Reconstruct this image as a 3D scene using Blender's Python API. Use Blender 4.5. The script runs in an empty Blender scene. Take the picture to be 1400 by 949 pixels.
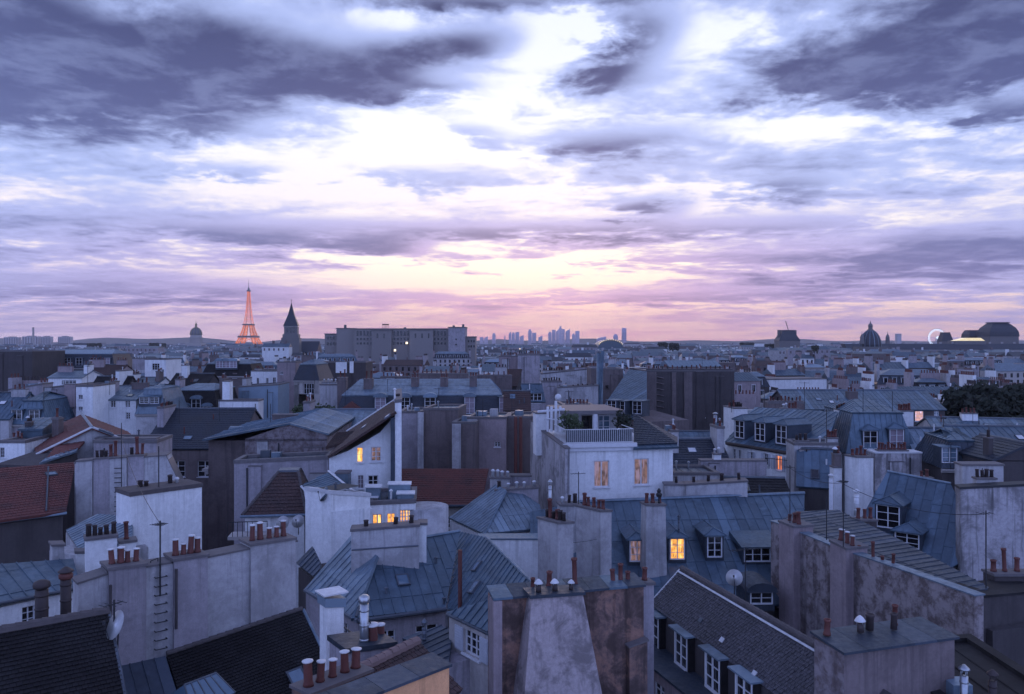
import bpy, bmesh, math, random
from mathutils import Vector as V
R = math.radians
rnd = random.Random(7)
C = bpy.context.scene.collection
sc = bpy.context.scene

# ------------------------------------------------------------------ camera
CAMZ = 32.0                     # eye height above the street
FOC, PX0, HOR = 1100.0, 700.0, 468.0
cam_d = bpy.data.cameras.new('camera')
cam = bpy.data.objects.new('camera', cam_d); C.objects.link(cam)
cam.location = (0, 0, CAMZ); cam.rotation_euler = (R(90), 0, 0)
cam_d.sensor_width = 36; cam_d.lens = FOC / 1400 * 36
cam_d.shift_y = (HOR - 474.5) / 1400
cam_d.clip_start = 0.5; cam_d.clip_end = 40000
sc.camera = cam

# ------------------------------------------------------------------ render
vs = sc.view_settings
vs.view_transform = 'Standard'; vs.look = 'None'; vs.gamma = 1.0; vs.exposure = 0.38
vs.use_curve_mapping = False
sc.render.engine = 'CYCLES'
cy = sc.cycles
cy.use_denoising = True; cy.max_bounces = 4; cy.diffuse_bounces = 2; cy.glossy_bounces = 2
cy.transmission_bounces = 2; cy.volume_bounces = 0; cy.transparent_max_bounces = 6
cy.sample_clamp_indirect = 4.0; cy.caustics_reflective = False; cy.caustics_refractive = False
cy.volume_step_rate = 8; cy.use_adaptive_sampling = True; cy.adaptive_threshold = 0.015

# ------------------------------------------------------------------ node helper
class NT:
    def __init__(s, tree): s.t = tree; s.n = tree.nodes; s.l = tree.links
    def new(s, typ, **kw):
        nd = s.n.new(typ)
        for k, v in kw.items(): setattr(nd, k, v)
        return nd
    def put(s, sock, v):
        if hasattr(v, 'is_output'): s.l.new(v, sock)
        elif v is not None: sock.default_value = v
    def m(s, op, a, b=None, c=None, clamp=False):
        nd = s.new('ShaderNodeMath', operation=op, use_clamp=clamp)
        for i, v in enumerate((a, b, c)): s.put(nd.inputs[i], v)
        return nd.outputs[0]
    def vm(s, op, a, b=None, scale=None):
        nd = s.new('ShaderNodeVectorMath', operation=op)
        s.put(nd.inputs[0], a)
        if b is not None: s.put(nd.inputs[1], b)
        if scale is not None: s.put(nd.inputs['Scale'], scale)
        return nd.outputs[0]
    def mix(s, f, a, b, blend='MIX'):
        nd = s.new('ShaderNodeMix', data_type='RGBA', blend_type=blend)
        s.put(nd.inputs[0], f)
        s.put(nd.inputs[6], a if hasattr(a, 'is_output') else (*a[:3], 1))
        s.put(nd.inputs[7], b if hasattr(b, 'is_output') else (*b[:3], 1))
        return nd.outputs[2]
    def noise(s, vec, scale, detail=4, rough=0.55, dist=0.0, out='Fac', dim='3D'):
        nd = s.new('ShaderNodeTexNoise', noise_dimensions=dim)
        if vec is not None: s.put(nd.inputs['Vector'], vec)
        nd.inputs['Scale'].default_value = scale; nd.inputs['Detail'].default_value = detail
        nd.inputs['Roughness'].default_value = rough; nd.inputs['Distortion'].default_value = dist
        return nd.outputs[out]
    def ramp(s, f, stops, interp='LINEAR'):
        nd = s.new('ShaderNodeValToRGB'); r = nd.color_ramp; r.interpolation = interp
        while len(r.elements) < len(stops): r.elements.new(0.5)
        for e, (p, c) in zip(r.elements, stops):
            e.position = p; e.color = (*c, 1) if len(c) == 3 else c
        s.put(nd.inputs[0], f); return nd.outputs[0]
    def rng(s, f, a, b, c=0.0, d=1.0, smooth=False):
        nd = s.new('ShaderNodeMapRange', interpolation_type='SMOOTHSTEP' if smooth else 'LINEAR')
        s.put(nd.inputs[0], f)
        for i, v in enumerate((a, b, c, d)): nd.inputs[i + 1].default_value = v
        return nd.outputs[0]
def lin(r, g, b):
    f = lambda c: (c / 255 / 12.92) if c <= 10.3 else ((c / 255 + 0.055) / 1.055) ** 2.4
    return (f(r), f(g), f(b))

# ------------------------------------------------------------------ sky
world = bpy.data.worlds.new('World'); sc.world = world; world.use_nodes = True
w = NT(world.node_tree); w.n.clear()
tc = w.new('ShaderNodeTexCoord').outputs['Generated']
sep = w.new('ShaderNodeSeparateXYZ'); w.l.new(tc, sep.inputs[0])
sx, sy, sz = sep.outputs
zc = w.m('MAXIMUM', sz, 0.0)
azm = w.m('ARCTAN2', sx, sy)                       # 0 = straight ahead, towards the sunset
hyp = w.m('SQRT', w.m('ADD', w.m('MULTIPLY', sx, sx), w.m('MULTIPLY', sy, sy)))
elv = w.m('ARCTAN2', zc, hyp)
# cloud-deck coordinates
inv = w.m('DIVIDE', 1.0, w.m('ADD', zc, 0.075))
cx_ = w.m('MULTIPLY', sx, inv); cy_ = w.m('MULTIPLY', sy, inv)
cmb = w.new('ShaderNodeCombineXYZ'); w.put(cmb.inputs[0], cx_); w.put(cmb.inputs[1], cy_)
deck = cmb.outputs[0]
warp = w.noise(deck, 2.2, 2, 0.5, out='Color', dim='2D')
deck2 = w.vm('ADD', deck, w.vm('SCALE', w.vm('SUBTRACT', warp, (0.5, 0.5, 0.5)), scale=0.16))
n1 = w.noise(w.vm('MULTIPLY', deck2, (0.72, 1.0, 1.0)), 2.3, 7, 0.54, dim='2D')
n2 = w.noise(w.vm('ADD', deck2, (7.3, 2.1, 0.4)), 8.5, 5, 0.62, dim='2D')
fb = w.m('ADD', w.m('MULTIPLY', w.m('SUBTRACT', n1, 0.5), 2.5), w.m('MULTIPLY', w.m('SUBTRACT', n2, 0.5), 1.05))
# jitter the big masses so that their outlines break up
jit = w.new('ShaderNodeCombineXYZ'); w.put(jit.inputs[0], w.m('MULTIPLY_ADD', fb, 0.06, azm)); w.put(jit.inputs[1], w.m('MULTIPLY_ADD', fb, 0.020, elv))
jit = jit.outputs[0]
MASS = [  # px, py, half width, half height, amount (positive = cloud bank, negative = opening)
 (50,35,210,70,1.45),(40,140,140,40,.8),(230,135,150,30,.75),(420,98,150,28,1.15),(575,124,75,12,.75),
 (40,235,110,50,.35),(560,70,60,22,.40),(650,55,62,18,.85),(690,0,300,12,.70),(850,58,52,32,1.25),(790,100,70,11,.55),
 (1010,10,100,20,.35),(1270,92,180,30,1.5),(1360,15,150,45,1.2),(1160,125,150,22,.50),(1370,158,55,12,1.2),
 (830,195,110,17,.85),(640,185,45,16,.7),(560,240,130,14,.50),(1180,225,240,45,.22),(960,245,150,18,.32),
 (882,287,30,11,1.2),(1065,262,55,12,.75),(760,317,330,10,.80),(350,325,120,9,.65),(525,338,42,11,.95),
 (1130,372,230,26,.95),(1330,338,110,18,.95),(110,330,260,34,.40),(170,400,250,14,.80),(870,408,180,8,.60),(330,237,35,8,.6),(290,180,45,12,.4),
 (430,200,310,50,-.42),(700,130,140,50,-.45),(980,110,80,35,-.25),(140,22,45,15,-.5),(560,25,70,22,-.5),(205,72,50,13,-.5),(740,378,280,19,-.75),(600,265,300,13,-.3),(985,75,60,40,-.35),(760,60,40,30,-.5)]
bias = 0.15
for (bx, by, wx, wy, am) in MASS:
    a0 = math.atan((bx - 700) / FOC); e0 = math.atan((HOR - by) / FOC * math.cos(a0))
    ka = FOC / wx * math.cos(a0) * 0.84; ke = FOC / wy * 0.84
    nd = w.new('ShaderNodeVectorMath', operation='MULTIPLY_ADD')
    w.put(nd.inputs[0], jit); nd.inputs[1].default_value = (ka, ke, 0); nd.inputs[2].default_value = (-a0 * ka, -e0 * ke, 0)
    dt = w.new('ShaderNodeVectorMath', operation='DOT_PRODUCT'); w.put(dt.inputs[0], nd.outputs[0]); w.put(dt.inputs[1], nd.outputs[0])
    bias = w.m('MULTIPLY_ADD', w.m('POWER', 0.36788, dt.outputs['Value']), am, bias)
streak = w.new('ShaderNodeCombineXYZ'); w.put(streak.inputs[0], w.m('MULTIPLY', azm, 4.0)); w.put(streak.inputs[1], w.m('MULTIPLY', elv, 36.0))
n3 = w.noise(streak.outputs[0], 1.7, 6, 0.62, 0.3, dim='2D')
low = w.rng(elv, 0.0, 0.17, 1.0, 0.0)
dens = w.m('ADD', bias, w.m('MULTIPLY', fb, w.m('MULTIPLY_ADD', low, -0.50, 0.85)))
dens = w.m('ADD', dens, w.m('MULTIPLY', w.m('MULTIPLY', w.m('SUBTRACT', n3, 0.5), low), 1.7))
dens = w.m('ADD', dens, w.rng(elv, 0.44, 0.75, 0.0, 0.55, True))     # unseen deck closed overhead, added to dim the roofs
sunside = w.rng(w.m('ABSOLUTE', w.m('SUBTRACT', azm, 0.05)), 0.45, 2.2, 1.0, 0.0, True)
# open sky behind the clouds: pink at the horizon, cream over the sunset, white higher up, blue away from the sun
e2 = w.m('MULTIPLY', elv, 2.0)
openc = w.ramp(e2, [(0.0, (0.84, 0.50, 0.46)), (0.05, (0.88, 0.58, 0.53)), (0.12, (0.92, 0.72, 0.64)), (0.20, (0.98, 0.88, 0.74)),
               (0.33, (0.80, 0.74, 0.78)), (0.5, (0.80, 0.81, 0.86)), (0.95, (0.66, 0.72, 0.88)), (1.0, (0.60, 0.68, 0.86))])
thin = w.ramp(e2, [(0.0, lin(236, 166, 180)), (0.06, lin(214, 162, 196)), (0.12, lin(200, 168, 212)), (0.20, lin(196, 172, 216)), (0.36, lin(184, 192, 234)), (0.6, lin(180, 192, 236)), (1.0, lin(160, 172, 218))])
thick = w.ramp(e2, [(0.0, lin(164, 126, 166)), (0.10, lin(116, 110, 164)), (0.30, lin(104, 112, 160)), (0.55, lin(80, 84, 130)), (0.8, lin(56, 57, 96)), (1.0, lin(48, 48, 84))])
cool = w.rng(w.m('ABSOLUTE', w.m('SUBTRACT', azm, 0.02)), 0.15, 0.6, 0.0, 1.0)
thin = w.mix(w.m('MULTIPLY', cool, 0.6), thin, lin(170, 186, 234))
leftc = w.rng(azm, -0.50, -0.12, 1.0, 0.0)
openc = w.mix(w.m('MULTIPLY', w.m('MULTIPLY', leftc, low), 0.9), openc, lin(222, 200, 228))
f1 = w.rng(dens, -0.12, 0.50, 0.0, 1.0, True)
f2 = w.rng(dens, 0.38, 1.30, 0.0, 1.0, True)
shade = w.noise(w.vm('ADD', deck2, (3.1, 9.2, 0.0)), 4.5, 5, 0.62, dim='2D')
thick = w.mix(w.rng(shade, 0.40, 0.70, 0.0, 0.45, True), thick, w.mix(0.5, thick, thin))
sky_c = w.mix(f2, w.mix(f1, openc, w.mix(1.0, thin, (0.84, 0.86, 0.90), 'MULTIPLY')), w.mix(1.0, thick, (0.80, 0.82, 0.86), 'MULTIPLY'))
# away from the sunset the unseen sky is brightened and blued to light the walls
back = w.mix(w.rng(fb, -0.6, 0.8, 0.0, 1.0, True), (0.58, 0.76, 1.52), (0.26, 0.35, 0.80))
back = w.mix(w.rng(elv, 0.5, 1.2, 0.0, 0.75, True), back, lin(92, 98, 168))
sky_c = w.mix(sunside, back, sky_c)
nis = w.new('ShaderNodeTexSky', sky_type='NISHITA')
nis.sun_disc = False; nis.sun_elevation = R(1.5); nis.sun_rotation = R(2.0); nis.dust_density = 2.0; nis.ozone_density = 3.0
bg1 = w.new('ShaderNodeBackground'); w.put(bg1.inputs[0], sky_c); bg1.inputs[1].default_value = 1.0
bg2 = w.new('ShaderNodeBackground'); w.put(bg2.inputs[0], nis.outputs[0]); bg2.inputs[1].default_value = 0.025
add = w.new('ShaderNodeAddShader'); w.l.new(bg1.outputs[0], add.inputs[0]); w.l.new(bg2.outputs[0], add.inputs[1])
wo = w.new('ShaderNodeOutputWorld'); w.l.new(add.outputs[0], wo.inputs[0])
world.cycles.sampling_method = 'MANUAL'; world.cycles.sample_map_resolution = 512

sun_d = bpy.data.lights.new('sun', 'SUN'); sun_d.energy = 0.35; sun_d.angle = R(12); sun_d.color = (1.0, 0.72, 0.66)
sun = bpy.data.objects.new('sun', sun_d); C.objects.link(sun)
sun.rotation_euler = (R(-86), 0, R(-2)) ; sun.location = (0, 400, 300)   # shines from the sunset, just above the horizon

# ------------------------------------------------------------------ materials
MAT = {}
def new_mat(name, rough=0.8, metal=0.0, spec=0.3):
    m = bpy.data.materials.new(name); m.use_nodes = True
    k = NT(m.node_tree); b = m.node_tree.nodes['Principled BSDF']
    b.inputs['Roughness'].default_value = rough; b.inputs['Metallic'].default_value = metal
    b.inputs['Specular IOR Level'].default_value = spec
    MAT[name] = m
    return m, k, b
def pos(k): return k.new('ShaderNodeNewGeometry').outputs['Position']
def orand(k): return k.new('ShaderNodeObjectInfo').outputs['Random']
def bump(k, b, h, strength=0.4, dist=0.02):
    n = k.new('ShaderNodeBump'); n.inputs['Strength'].default_value = strength; n.inputs['Distance'].default_value = dist
    k.put(n.inputs['Height'], h); k.l.new(n.outputs[0], b.inputs['Normal'])
def stretched(k, p, v): return k.vm('MULTIPLY', p, v)
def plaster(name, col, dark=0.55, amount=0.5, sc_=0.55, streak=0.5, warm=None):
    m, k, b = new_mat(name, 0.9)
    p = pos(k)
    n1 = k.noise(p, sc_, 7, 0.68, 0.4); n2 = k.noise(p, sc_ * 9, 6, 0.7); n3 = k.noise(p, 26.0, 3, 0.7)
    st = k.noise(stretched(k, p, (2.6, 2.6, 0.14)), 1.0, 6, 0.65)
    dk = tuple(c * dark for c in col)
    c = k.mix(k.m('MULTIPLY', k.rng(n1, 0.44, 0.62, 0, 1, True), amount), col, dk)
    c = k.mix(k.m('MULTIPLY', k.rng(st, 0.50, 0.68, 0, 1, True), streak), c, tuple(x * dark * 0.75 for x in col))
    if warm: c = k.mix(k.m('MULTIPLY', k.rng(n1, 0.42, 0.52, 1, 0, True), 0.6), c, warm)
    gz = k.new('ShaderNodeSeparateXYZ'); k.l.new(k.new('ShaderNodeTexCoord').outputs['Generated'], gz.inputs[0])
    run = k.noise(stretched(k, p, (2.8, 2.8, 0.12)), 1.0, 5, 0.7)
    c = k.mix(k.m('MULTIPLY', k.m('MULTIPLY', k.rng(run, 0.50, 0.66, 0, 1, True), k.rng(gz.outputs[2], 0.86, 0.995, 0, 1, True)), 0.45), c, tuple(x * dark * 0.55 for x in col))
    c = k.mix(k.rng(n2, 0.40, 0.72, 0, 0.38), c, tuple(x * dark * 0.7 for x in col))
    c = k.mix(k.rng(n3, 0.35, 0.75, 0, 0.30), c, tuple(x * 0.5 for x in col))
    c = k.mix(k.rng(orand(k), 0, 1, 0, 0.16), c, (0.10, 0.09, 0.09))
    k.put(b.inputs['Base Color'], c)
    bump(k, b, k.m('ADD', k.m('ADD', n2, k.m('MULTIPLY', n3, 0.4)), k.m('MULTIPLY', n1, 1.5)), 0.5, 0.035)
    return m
def peeling(name, top, under, sc_=0.9, lo=0.47, hi=0.53):
    """render fallen away in patches over the masonry below"""
    m, k, b = new_mat(name, 0.92)
    p = pos(k)
    n = k.noise(p, sc_, 9, 0.74, 0.12); n2 = k.noise(p, 9.0, 6, 0.7); st = k.noise(stretched(k, p, (1.5, 1.5, 0.12)), 1.2, 4, 0.6)
    f = k.rng(n, lo, hi, 0, 1, True)
    c = k.mix(f, k.mix(n2, tuple(x * 0.75 for x in top), top), k.mix(n2, tuple(x * 0.5 for x in under), under))
    c = k.mix(k.m('MULTIPLY', k.rng(st, 0.52, 0.7, 0, 1, True), 0.6), c, tuple(x * 0.35 for x in under))
    k.put(b.inputs['Base Color'], c)
    bump(k, b, k.m('ADD', k.m('MULTIPLY', f, -1.0), k.m('MULTIPLY', n2, 0.5)), 0.7, 0.04)
    return m
def zincmat(name, col, rough=0.42, var=0.5):
    m, k, b = new_mat(name, rough, 0.35, 0.5)
    p = pos(k); r = orand(k)
    n1 = k.noise(p, 0.8, 6, 0.65, 0.5); n2 = k.noise(p, 5.0, 4, 0.6)
    st = k.noise(stretched(k, p, (3.0, 3.0, 0.4)), 1.0, 4, 0.6)
    c = k.mix(k.rng(n1, 0.35, 0.68), col, tuple(x * (1 - var) for x in col))
    c = k.mix(k.m('MULTIPLY', k.rng(st, 0.52, 0.75), 0.5), c, tuple(min(1, x * 1.4) for x in col))
    c = k.mix(k.rng(r, 0, 1, 0, 0.60), c, tuple(x * 0.45 for x in col))
    k.put(b.inputs['Base Color'], c)
    c = k.mix(k.rng(r, 0.86, 0.88, 0, 0.35), c, tuple(min(1, x * 1.9) for x in col))      # here and there a newer sheet
    k.put(b.inputs['Base Color'], c)
    k.put(b.inputs['Roughness'], k.rng(n2, 0.2, 0.8, rough - 0.12, rough + 0.25))
    bump(k, b, k.m('ADD', n1, k.m('MULTIPLY', n2, 0.3)), 0.45, 0.06)
    return m
def tilemat(name, a, b_, rough=0.8):
    m, k, b = new_mat(name, rough)
    p = pos(k)
    n = k.noise(p, 9.0, 3, 0.6); n1 = k.noise(p, 0.7, 5, 0.6)
    c = k.mix(k.rng(n, 0.3, 0.7), a, b_)
    c = k.mix(k.rng(n1, 0.45, 0.75, 0, 0.65), c, (0.03, 0.028, 0.03))
    k.put(b.inputs['Base Color'], c); bump(k, b, n, 0.4, 0.02)
    return m
def flat(name, col, rough=0.7, metal=0.0, var=0.3, spec=0.3):
    m, k, b = new_mat(name, rough, metal, spec)
    p = pos(k); n = k.noise(p, 4.0, 5, 0.6)
    c = k.mix(k.rng(n, 0.3, 0.75, 0, 1), col, tuple(x * (1 - var) for x in col))
    c = k.mix(k.rng(orand(k), 0, 1, 0, 0.3), c, tuple(x * 0.5 for x in col))
    k.put(b.inputs['Base Color'], c)
    return m
def lit(name, col, strength, dim=0.35, sc_=2.8):
    """window with a lamp burning in the room behind it"""
    m, k, b = new_mat(name, 0.25)
    p = pos(k); n = k.noise(p, sc_, 3, 0.6); n2 = k.noise(stretched(k, p, (2.5, 2.5, 0.5)), 2.0, 2, 0.5)
    c = k.mix(k.rng(n, 0.38, 0.62), tuple(x * dim for x in col), col)
    c = k.mix(k.rng(n2, 0.5, 0.62), c, (min(1, col[0] * 1.2), col[1] * 1.5, col[2] * 2.4))
    k.put(b.inputs['Base Color'], (0.05, 0.04, 0.03, 1))
    k.put(b.inputs['Emission Color'], c); b.inputs['Emission Strength'].default_value = strength
    return m
plaster('plaster_white', (0.82, 0.82, 0.83), 0.66, 0.34, 0.5, 0.28)
plaster('plaster_grey', (0.47, 0.455, 0.47), 0.50, 0.6, 0.5, 0.5)
plaster('plaster_lilac', (0.38, 0.345, 0.375), 0.55, 0.55, 0.6, 0.45)
plaster('plaster_pink', (0.35, 0.28, 0.29), 0.6, 0.5, 0.6, 0.45)
plaster('plaster_brown', (0.17, 0.135, 0.135), 0.6, 0.6, 0.7, 0.5)
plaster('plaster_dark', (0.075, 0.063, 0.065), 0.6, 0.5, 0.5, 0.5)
plaster('plaster_patchy', (0.46, 0.43, 0.45), 0.26, 0.75, 0.6, 1.0)
plaster('plaster_cream', (0.50, 0.46, 0.44), 0.6, 0.4, 0.5, 0.35)
plaster('plaster_orange', (0.85, 0.42, 0.20), 0.75, 0.35, 0.7, 0.2)
plaster('plaster_soot', (0.20, 0.13, 0.115), 0.30, 0.9, 0.8, 0.8, (0.38, 0.20, 0.14)); plaster('plaster_breast', (0.44, 0.37, 0.37), 0.30, 0.85, 0.75, 0.5); plaster('plaster_vignetted', (0.20, 0.155, 0.155), 0.55, 0.6, 0.6, 0.5)  # last one: pinkish plaster with the lens vignette's darkening put into its colour
peeling('peeling_wall', (0.34, 0.29, 0.29), (0.17, 0.13, 0.125), 1.25, 0.42, 0.60)
peeling('peeling_brick', (0.33, 0.27, 0.28), (0.17, 0.09, 0.08), 0.6, 0.44, 0.60)
peeling('rubble_wall', (0.27, 0.23, 0.24), (0.17, 0.13, 0.13), 2.2, 0.40, 0.62)
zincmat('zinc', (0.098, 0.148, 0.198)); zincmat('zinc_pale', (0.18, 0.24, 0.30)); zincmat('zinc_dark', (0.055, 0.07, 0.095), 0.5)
zincmat('lead', (0.10, 0.115, 0.14), 0.5)
tilemat('tile_red', (0.17, 0.055, 0.045), (0.085, 0.032, 0.03)); tilemat('tile_brown', (0.085, 0.048, 0.042), (0.04, 0.026, 0.025))
tilemat('tile_dark', (0.014, 0.011, 0.012), (0.007, 0.006, 0.007)); tilemat('slate', (0.036, 0.044, 0.062), (0.018, 0.021, 0.030), 0.55)
tilemat('slate_grey', (0.10, 0.092, 0.105), (0.022, 0.020, 0.026), 0.65)
flat('terracotta', (0.14, 0.05, 0.042)); flat('pot_white', (0.62, 0.62, 0.64), 0.5); flat('pot_dark', (0.06, 0.045, 0.045))
flat('coping', (0.15, 0.135, 0.14)); flat('iron', (0.03, 0.03, 0.035), 0.6); flat('steel', (0.45, 0.47, 0.5), 0.35, 0.8)
flat('white_paint', (0.66, 0.66, 0.69), 0.6, 0, 0.2); flat('shutter_grey', (0.52, 0.54, 0.60), 0.6, 0, 0.2); flat('stone', (0.38, 0.35, 0.34)); flat('stone_mid', (0.25, 0.225, 0.22)); flat('stone_dark', (0.16, 0.15, 0.15))
flat('dark_wood', (0.06, 0.045, 0.04)); flat('ridge_tile', (0.10, 0.085, 0.085), 0.9); flat('ridge_clay', (0.22, 0.15, 0.14), 0.9); flat('glass_curtain', (0.30, 0.24, 0.28), 0.5)
flat('dark_room', (0.012, 0.012, 0.016), 0.12, 0, 0.2, 0.6); flat('street', (0.05, 0.05, 0.055), 0.9); flat('sky_glass', (0.10, 0.16, 0.22), 0.08, 0, 0.2, 0.9)
flat('leaf', (0.055, 0.075, 0.035), 0.7, 0, 0.5); flat('leaf_dark', (0.022, 0.028, 0.018), 0.8, 0, 0.5); flat('bark', (0.05, 0.04, 0.035)); flat('tower_haze_tint', (0.56, 0.47, 0.62), 0.3, 0.1)  # office tower colour paled towards lavender to paint in distance haze
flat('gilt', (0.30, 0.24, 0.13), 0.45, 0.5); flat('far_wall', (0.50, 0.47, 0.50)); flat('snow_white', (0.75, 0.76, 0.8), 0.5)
lit('lamp_amber', (1.0, 0.40, 0.08), 1.25); lit('lamp_rose', (0.56, 0.32, 0.29), 0.30, 0.3); lit('lamp_orange', (1.0, 0.22, 0.06), 0.9)
lit('lamp_white', (1.0, 0.72, 0.45), 1.6, 0.8); lit('lamp_pink', (0.95, 0.52, 0.48), 0.65, 0.7)
lit('tower_light', (1.0, 0.17, 0.005), 0.85, 0.35, 0.05); lit('lamp_soft', (1.0, 0.75, 0.4), 0.75, 0.8); lit('wheel_light', (0.9, 0.95, 1.0), 0.8, 0.9, 0.02); lit('bulb_light', (1.0, 0.70, 0.35), 2.5, 0.9)

# ------------------------------------------------------------------ mesh building
def px(x, y, d): return V(((x - PX0) / FOC * d, d, CAMZ - (y - HOR) / FOC * d))
class MB:
    def __init__(s): s.v = []; s.f = []; s.mi = []
    def add(s, vs_, fs, mi=0):
        o = len(s.v); s.v += [V(p) for p in vs_]; s.f += [tuple(i + o for i in f) for f in fs]; s.mi += [mi] * len(fs)
    def prism(s, ring, vec, mi=0):
        n = len(ring); vec = V(vec)
        s.add(list(ring) + [V(p) + vec for p in ring], [tuple(range(n))[::-1], tuple(range(n, 2 * n))] + [(i, (i + 1) % n, (i + 1) % n + n, i + n) for i in range(n)], mi)
    def loft(s, rings, cap=True, mi=0):
        n = len(rings[0]); o = []
        for r in rings: o += list(r)
        fs = [(j * n + i, j * n + (i + 1) % n, (j + 1) * n + (i + 1) % n, (j + 1) * n + i) for j in range(len(rings) - 1) for i in range(n)]
        if cap: fs += [tuple(range(n))[::-1], tuple(range((len(rings) - 1) * n, len(rings) * n))]
        s.add(o, fs, mi)
    def lathe(s, c, prof, n=10, mi=0):
        c = V(c)
        s.loft([[c + V((r * math.cos(6.28318 * i / n), r * math.sin(6.28318 * i / n), z)) for i in range(n)] for r, z in prof], True, mi)
    def bar(s, a, b, r, n=4, mi=0):
        a, b = V(a), V(b); d = b - a
        if d.length < 1e-6: return
        d.normalize(); x = d.orthogonal().normalized(); y = d.cross(x)
        ring = lambda p: [p + x * (r * math.cos(6.28318 * (i + .5) / n)) + y * (r * math.sin(6.28318 * (i + .5) / n)) for i in range(n)]
        s.loft([ring(a), ring(b)], True, mi)
    def tube(s, pts, r, n=6, mi=0):
        for a, b in zip(pts, pts[1:]): s.bar(a, b, r, n, mi)
    def box(s, c, sx, sy, sz, yaw=0, mi=0):      # centre of the base
        c = V(c); u = V((math.cos(yaw), math.sin(yaw), 0)); n = V((-math.sin(yaw), math.cos(yaw), 0))
        s.prism([c - u * sx / 2 - n * sy / 2, c + u * sx / 2 - n * sy / 2, c + u * sx / 2 + n * sy / 2, c - u * sx / 2 + n * sy / 2], (0, 0, sz), mi)
    def build(s, name, mats, parent=None, smooth=False):
        me = bpy.data.meshes.new(name)
        off = base_of(parent)
        me.from_pydata([tuple(p - off) for p in s.v], [], s.f)
        for m in ([mats] if isinstance(mats, str) else mats): me.materials.append(MAT[m])
        if any(s.mi): me.polygons.foreach_set('material_index', s.mi)
        if smooth: me.polygons.foreach_set('use_smooth', [True] * len(s.f))
        bm = bmesh.new(); bm.from_mesh(me); bmesh.ops.recalc_face_normals(bm, faces=bm.faces); bm.to_mesh(me); bm.free()
        me.update()
        return link(name, me, parent)
BASE = {}
def base_of(o):
    while o is not None:
        if o.name in BASE: return BASE[o.name]
        o = o.parent
    return V((0, 0, 0))
def link(name, data, parent=None, loc=None):
    o = bpy.data.objects.new(name, data); C.objects.link(o)
    if parent is not None: o.parent = parent
    if loc is not None: o.location = V(loc) - base_of(parent)
    return o
def tag(o, label, cat, group=None, kind=None):
    if label: o['label'] = label
    if cat: o['category'] = cat
    if group: o['group'] = group
    if kind: o['kind'] = kind
    return o
def thing(name, label, cat, base, group=None):
    o = bpy.data.objects.new(name, None); C.objects.link(o)
    o.location = base; o.empty_display_size = 0.5; BASE[o.name] = V(base)
    return tag(o, label, cat, group, 'thing')

class Fr:                                   # a vertical plane: u runs along it, v goes away behind it
    def __init__(s, x, d, yaw=0.0, o=None):
        s.yaw = R(yaw); s.u = V((math.cos(s.yaw), math.sin(s.yaw), 0)); s.n = V((-math.sin(s.yaw), math.cos(s.yaw), 0))
        s.o = V(((x - PX0) / FOC * d, d, 0)) if o is None else V(o)
    def hit(s, x, y, v=0.0):
        r = V(((x - PX0) / FOC, 1.0, -(y - HOR) / FOC))
        t = (s.o.dot(s.n) + v) / r.dot(s.n)
        p = r * t + V((0, 0, CAMZ)); return (p - s.o).dot(s.u), p.z
    def P(s, u, v, z): q = s.o + s.u * u + s.n * v; return V((q.x, q.y, z))
    def at(s, x, y, v=0.0): u, z = s.hit(x, y, v); return s.P(u, v, z)
def frame2(xa, da, xb, db):
    """a plane through two columns of the picture at their distances"""
    a = V(((xa - PX0) / FOC * da, da, 0)); b = V(((xb - PX0) / FOC * db, db, 0)); e = b - a
    return Fr(0, 0, math.degrees(math.atan2(e.y, e.x)), a)

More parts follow.
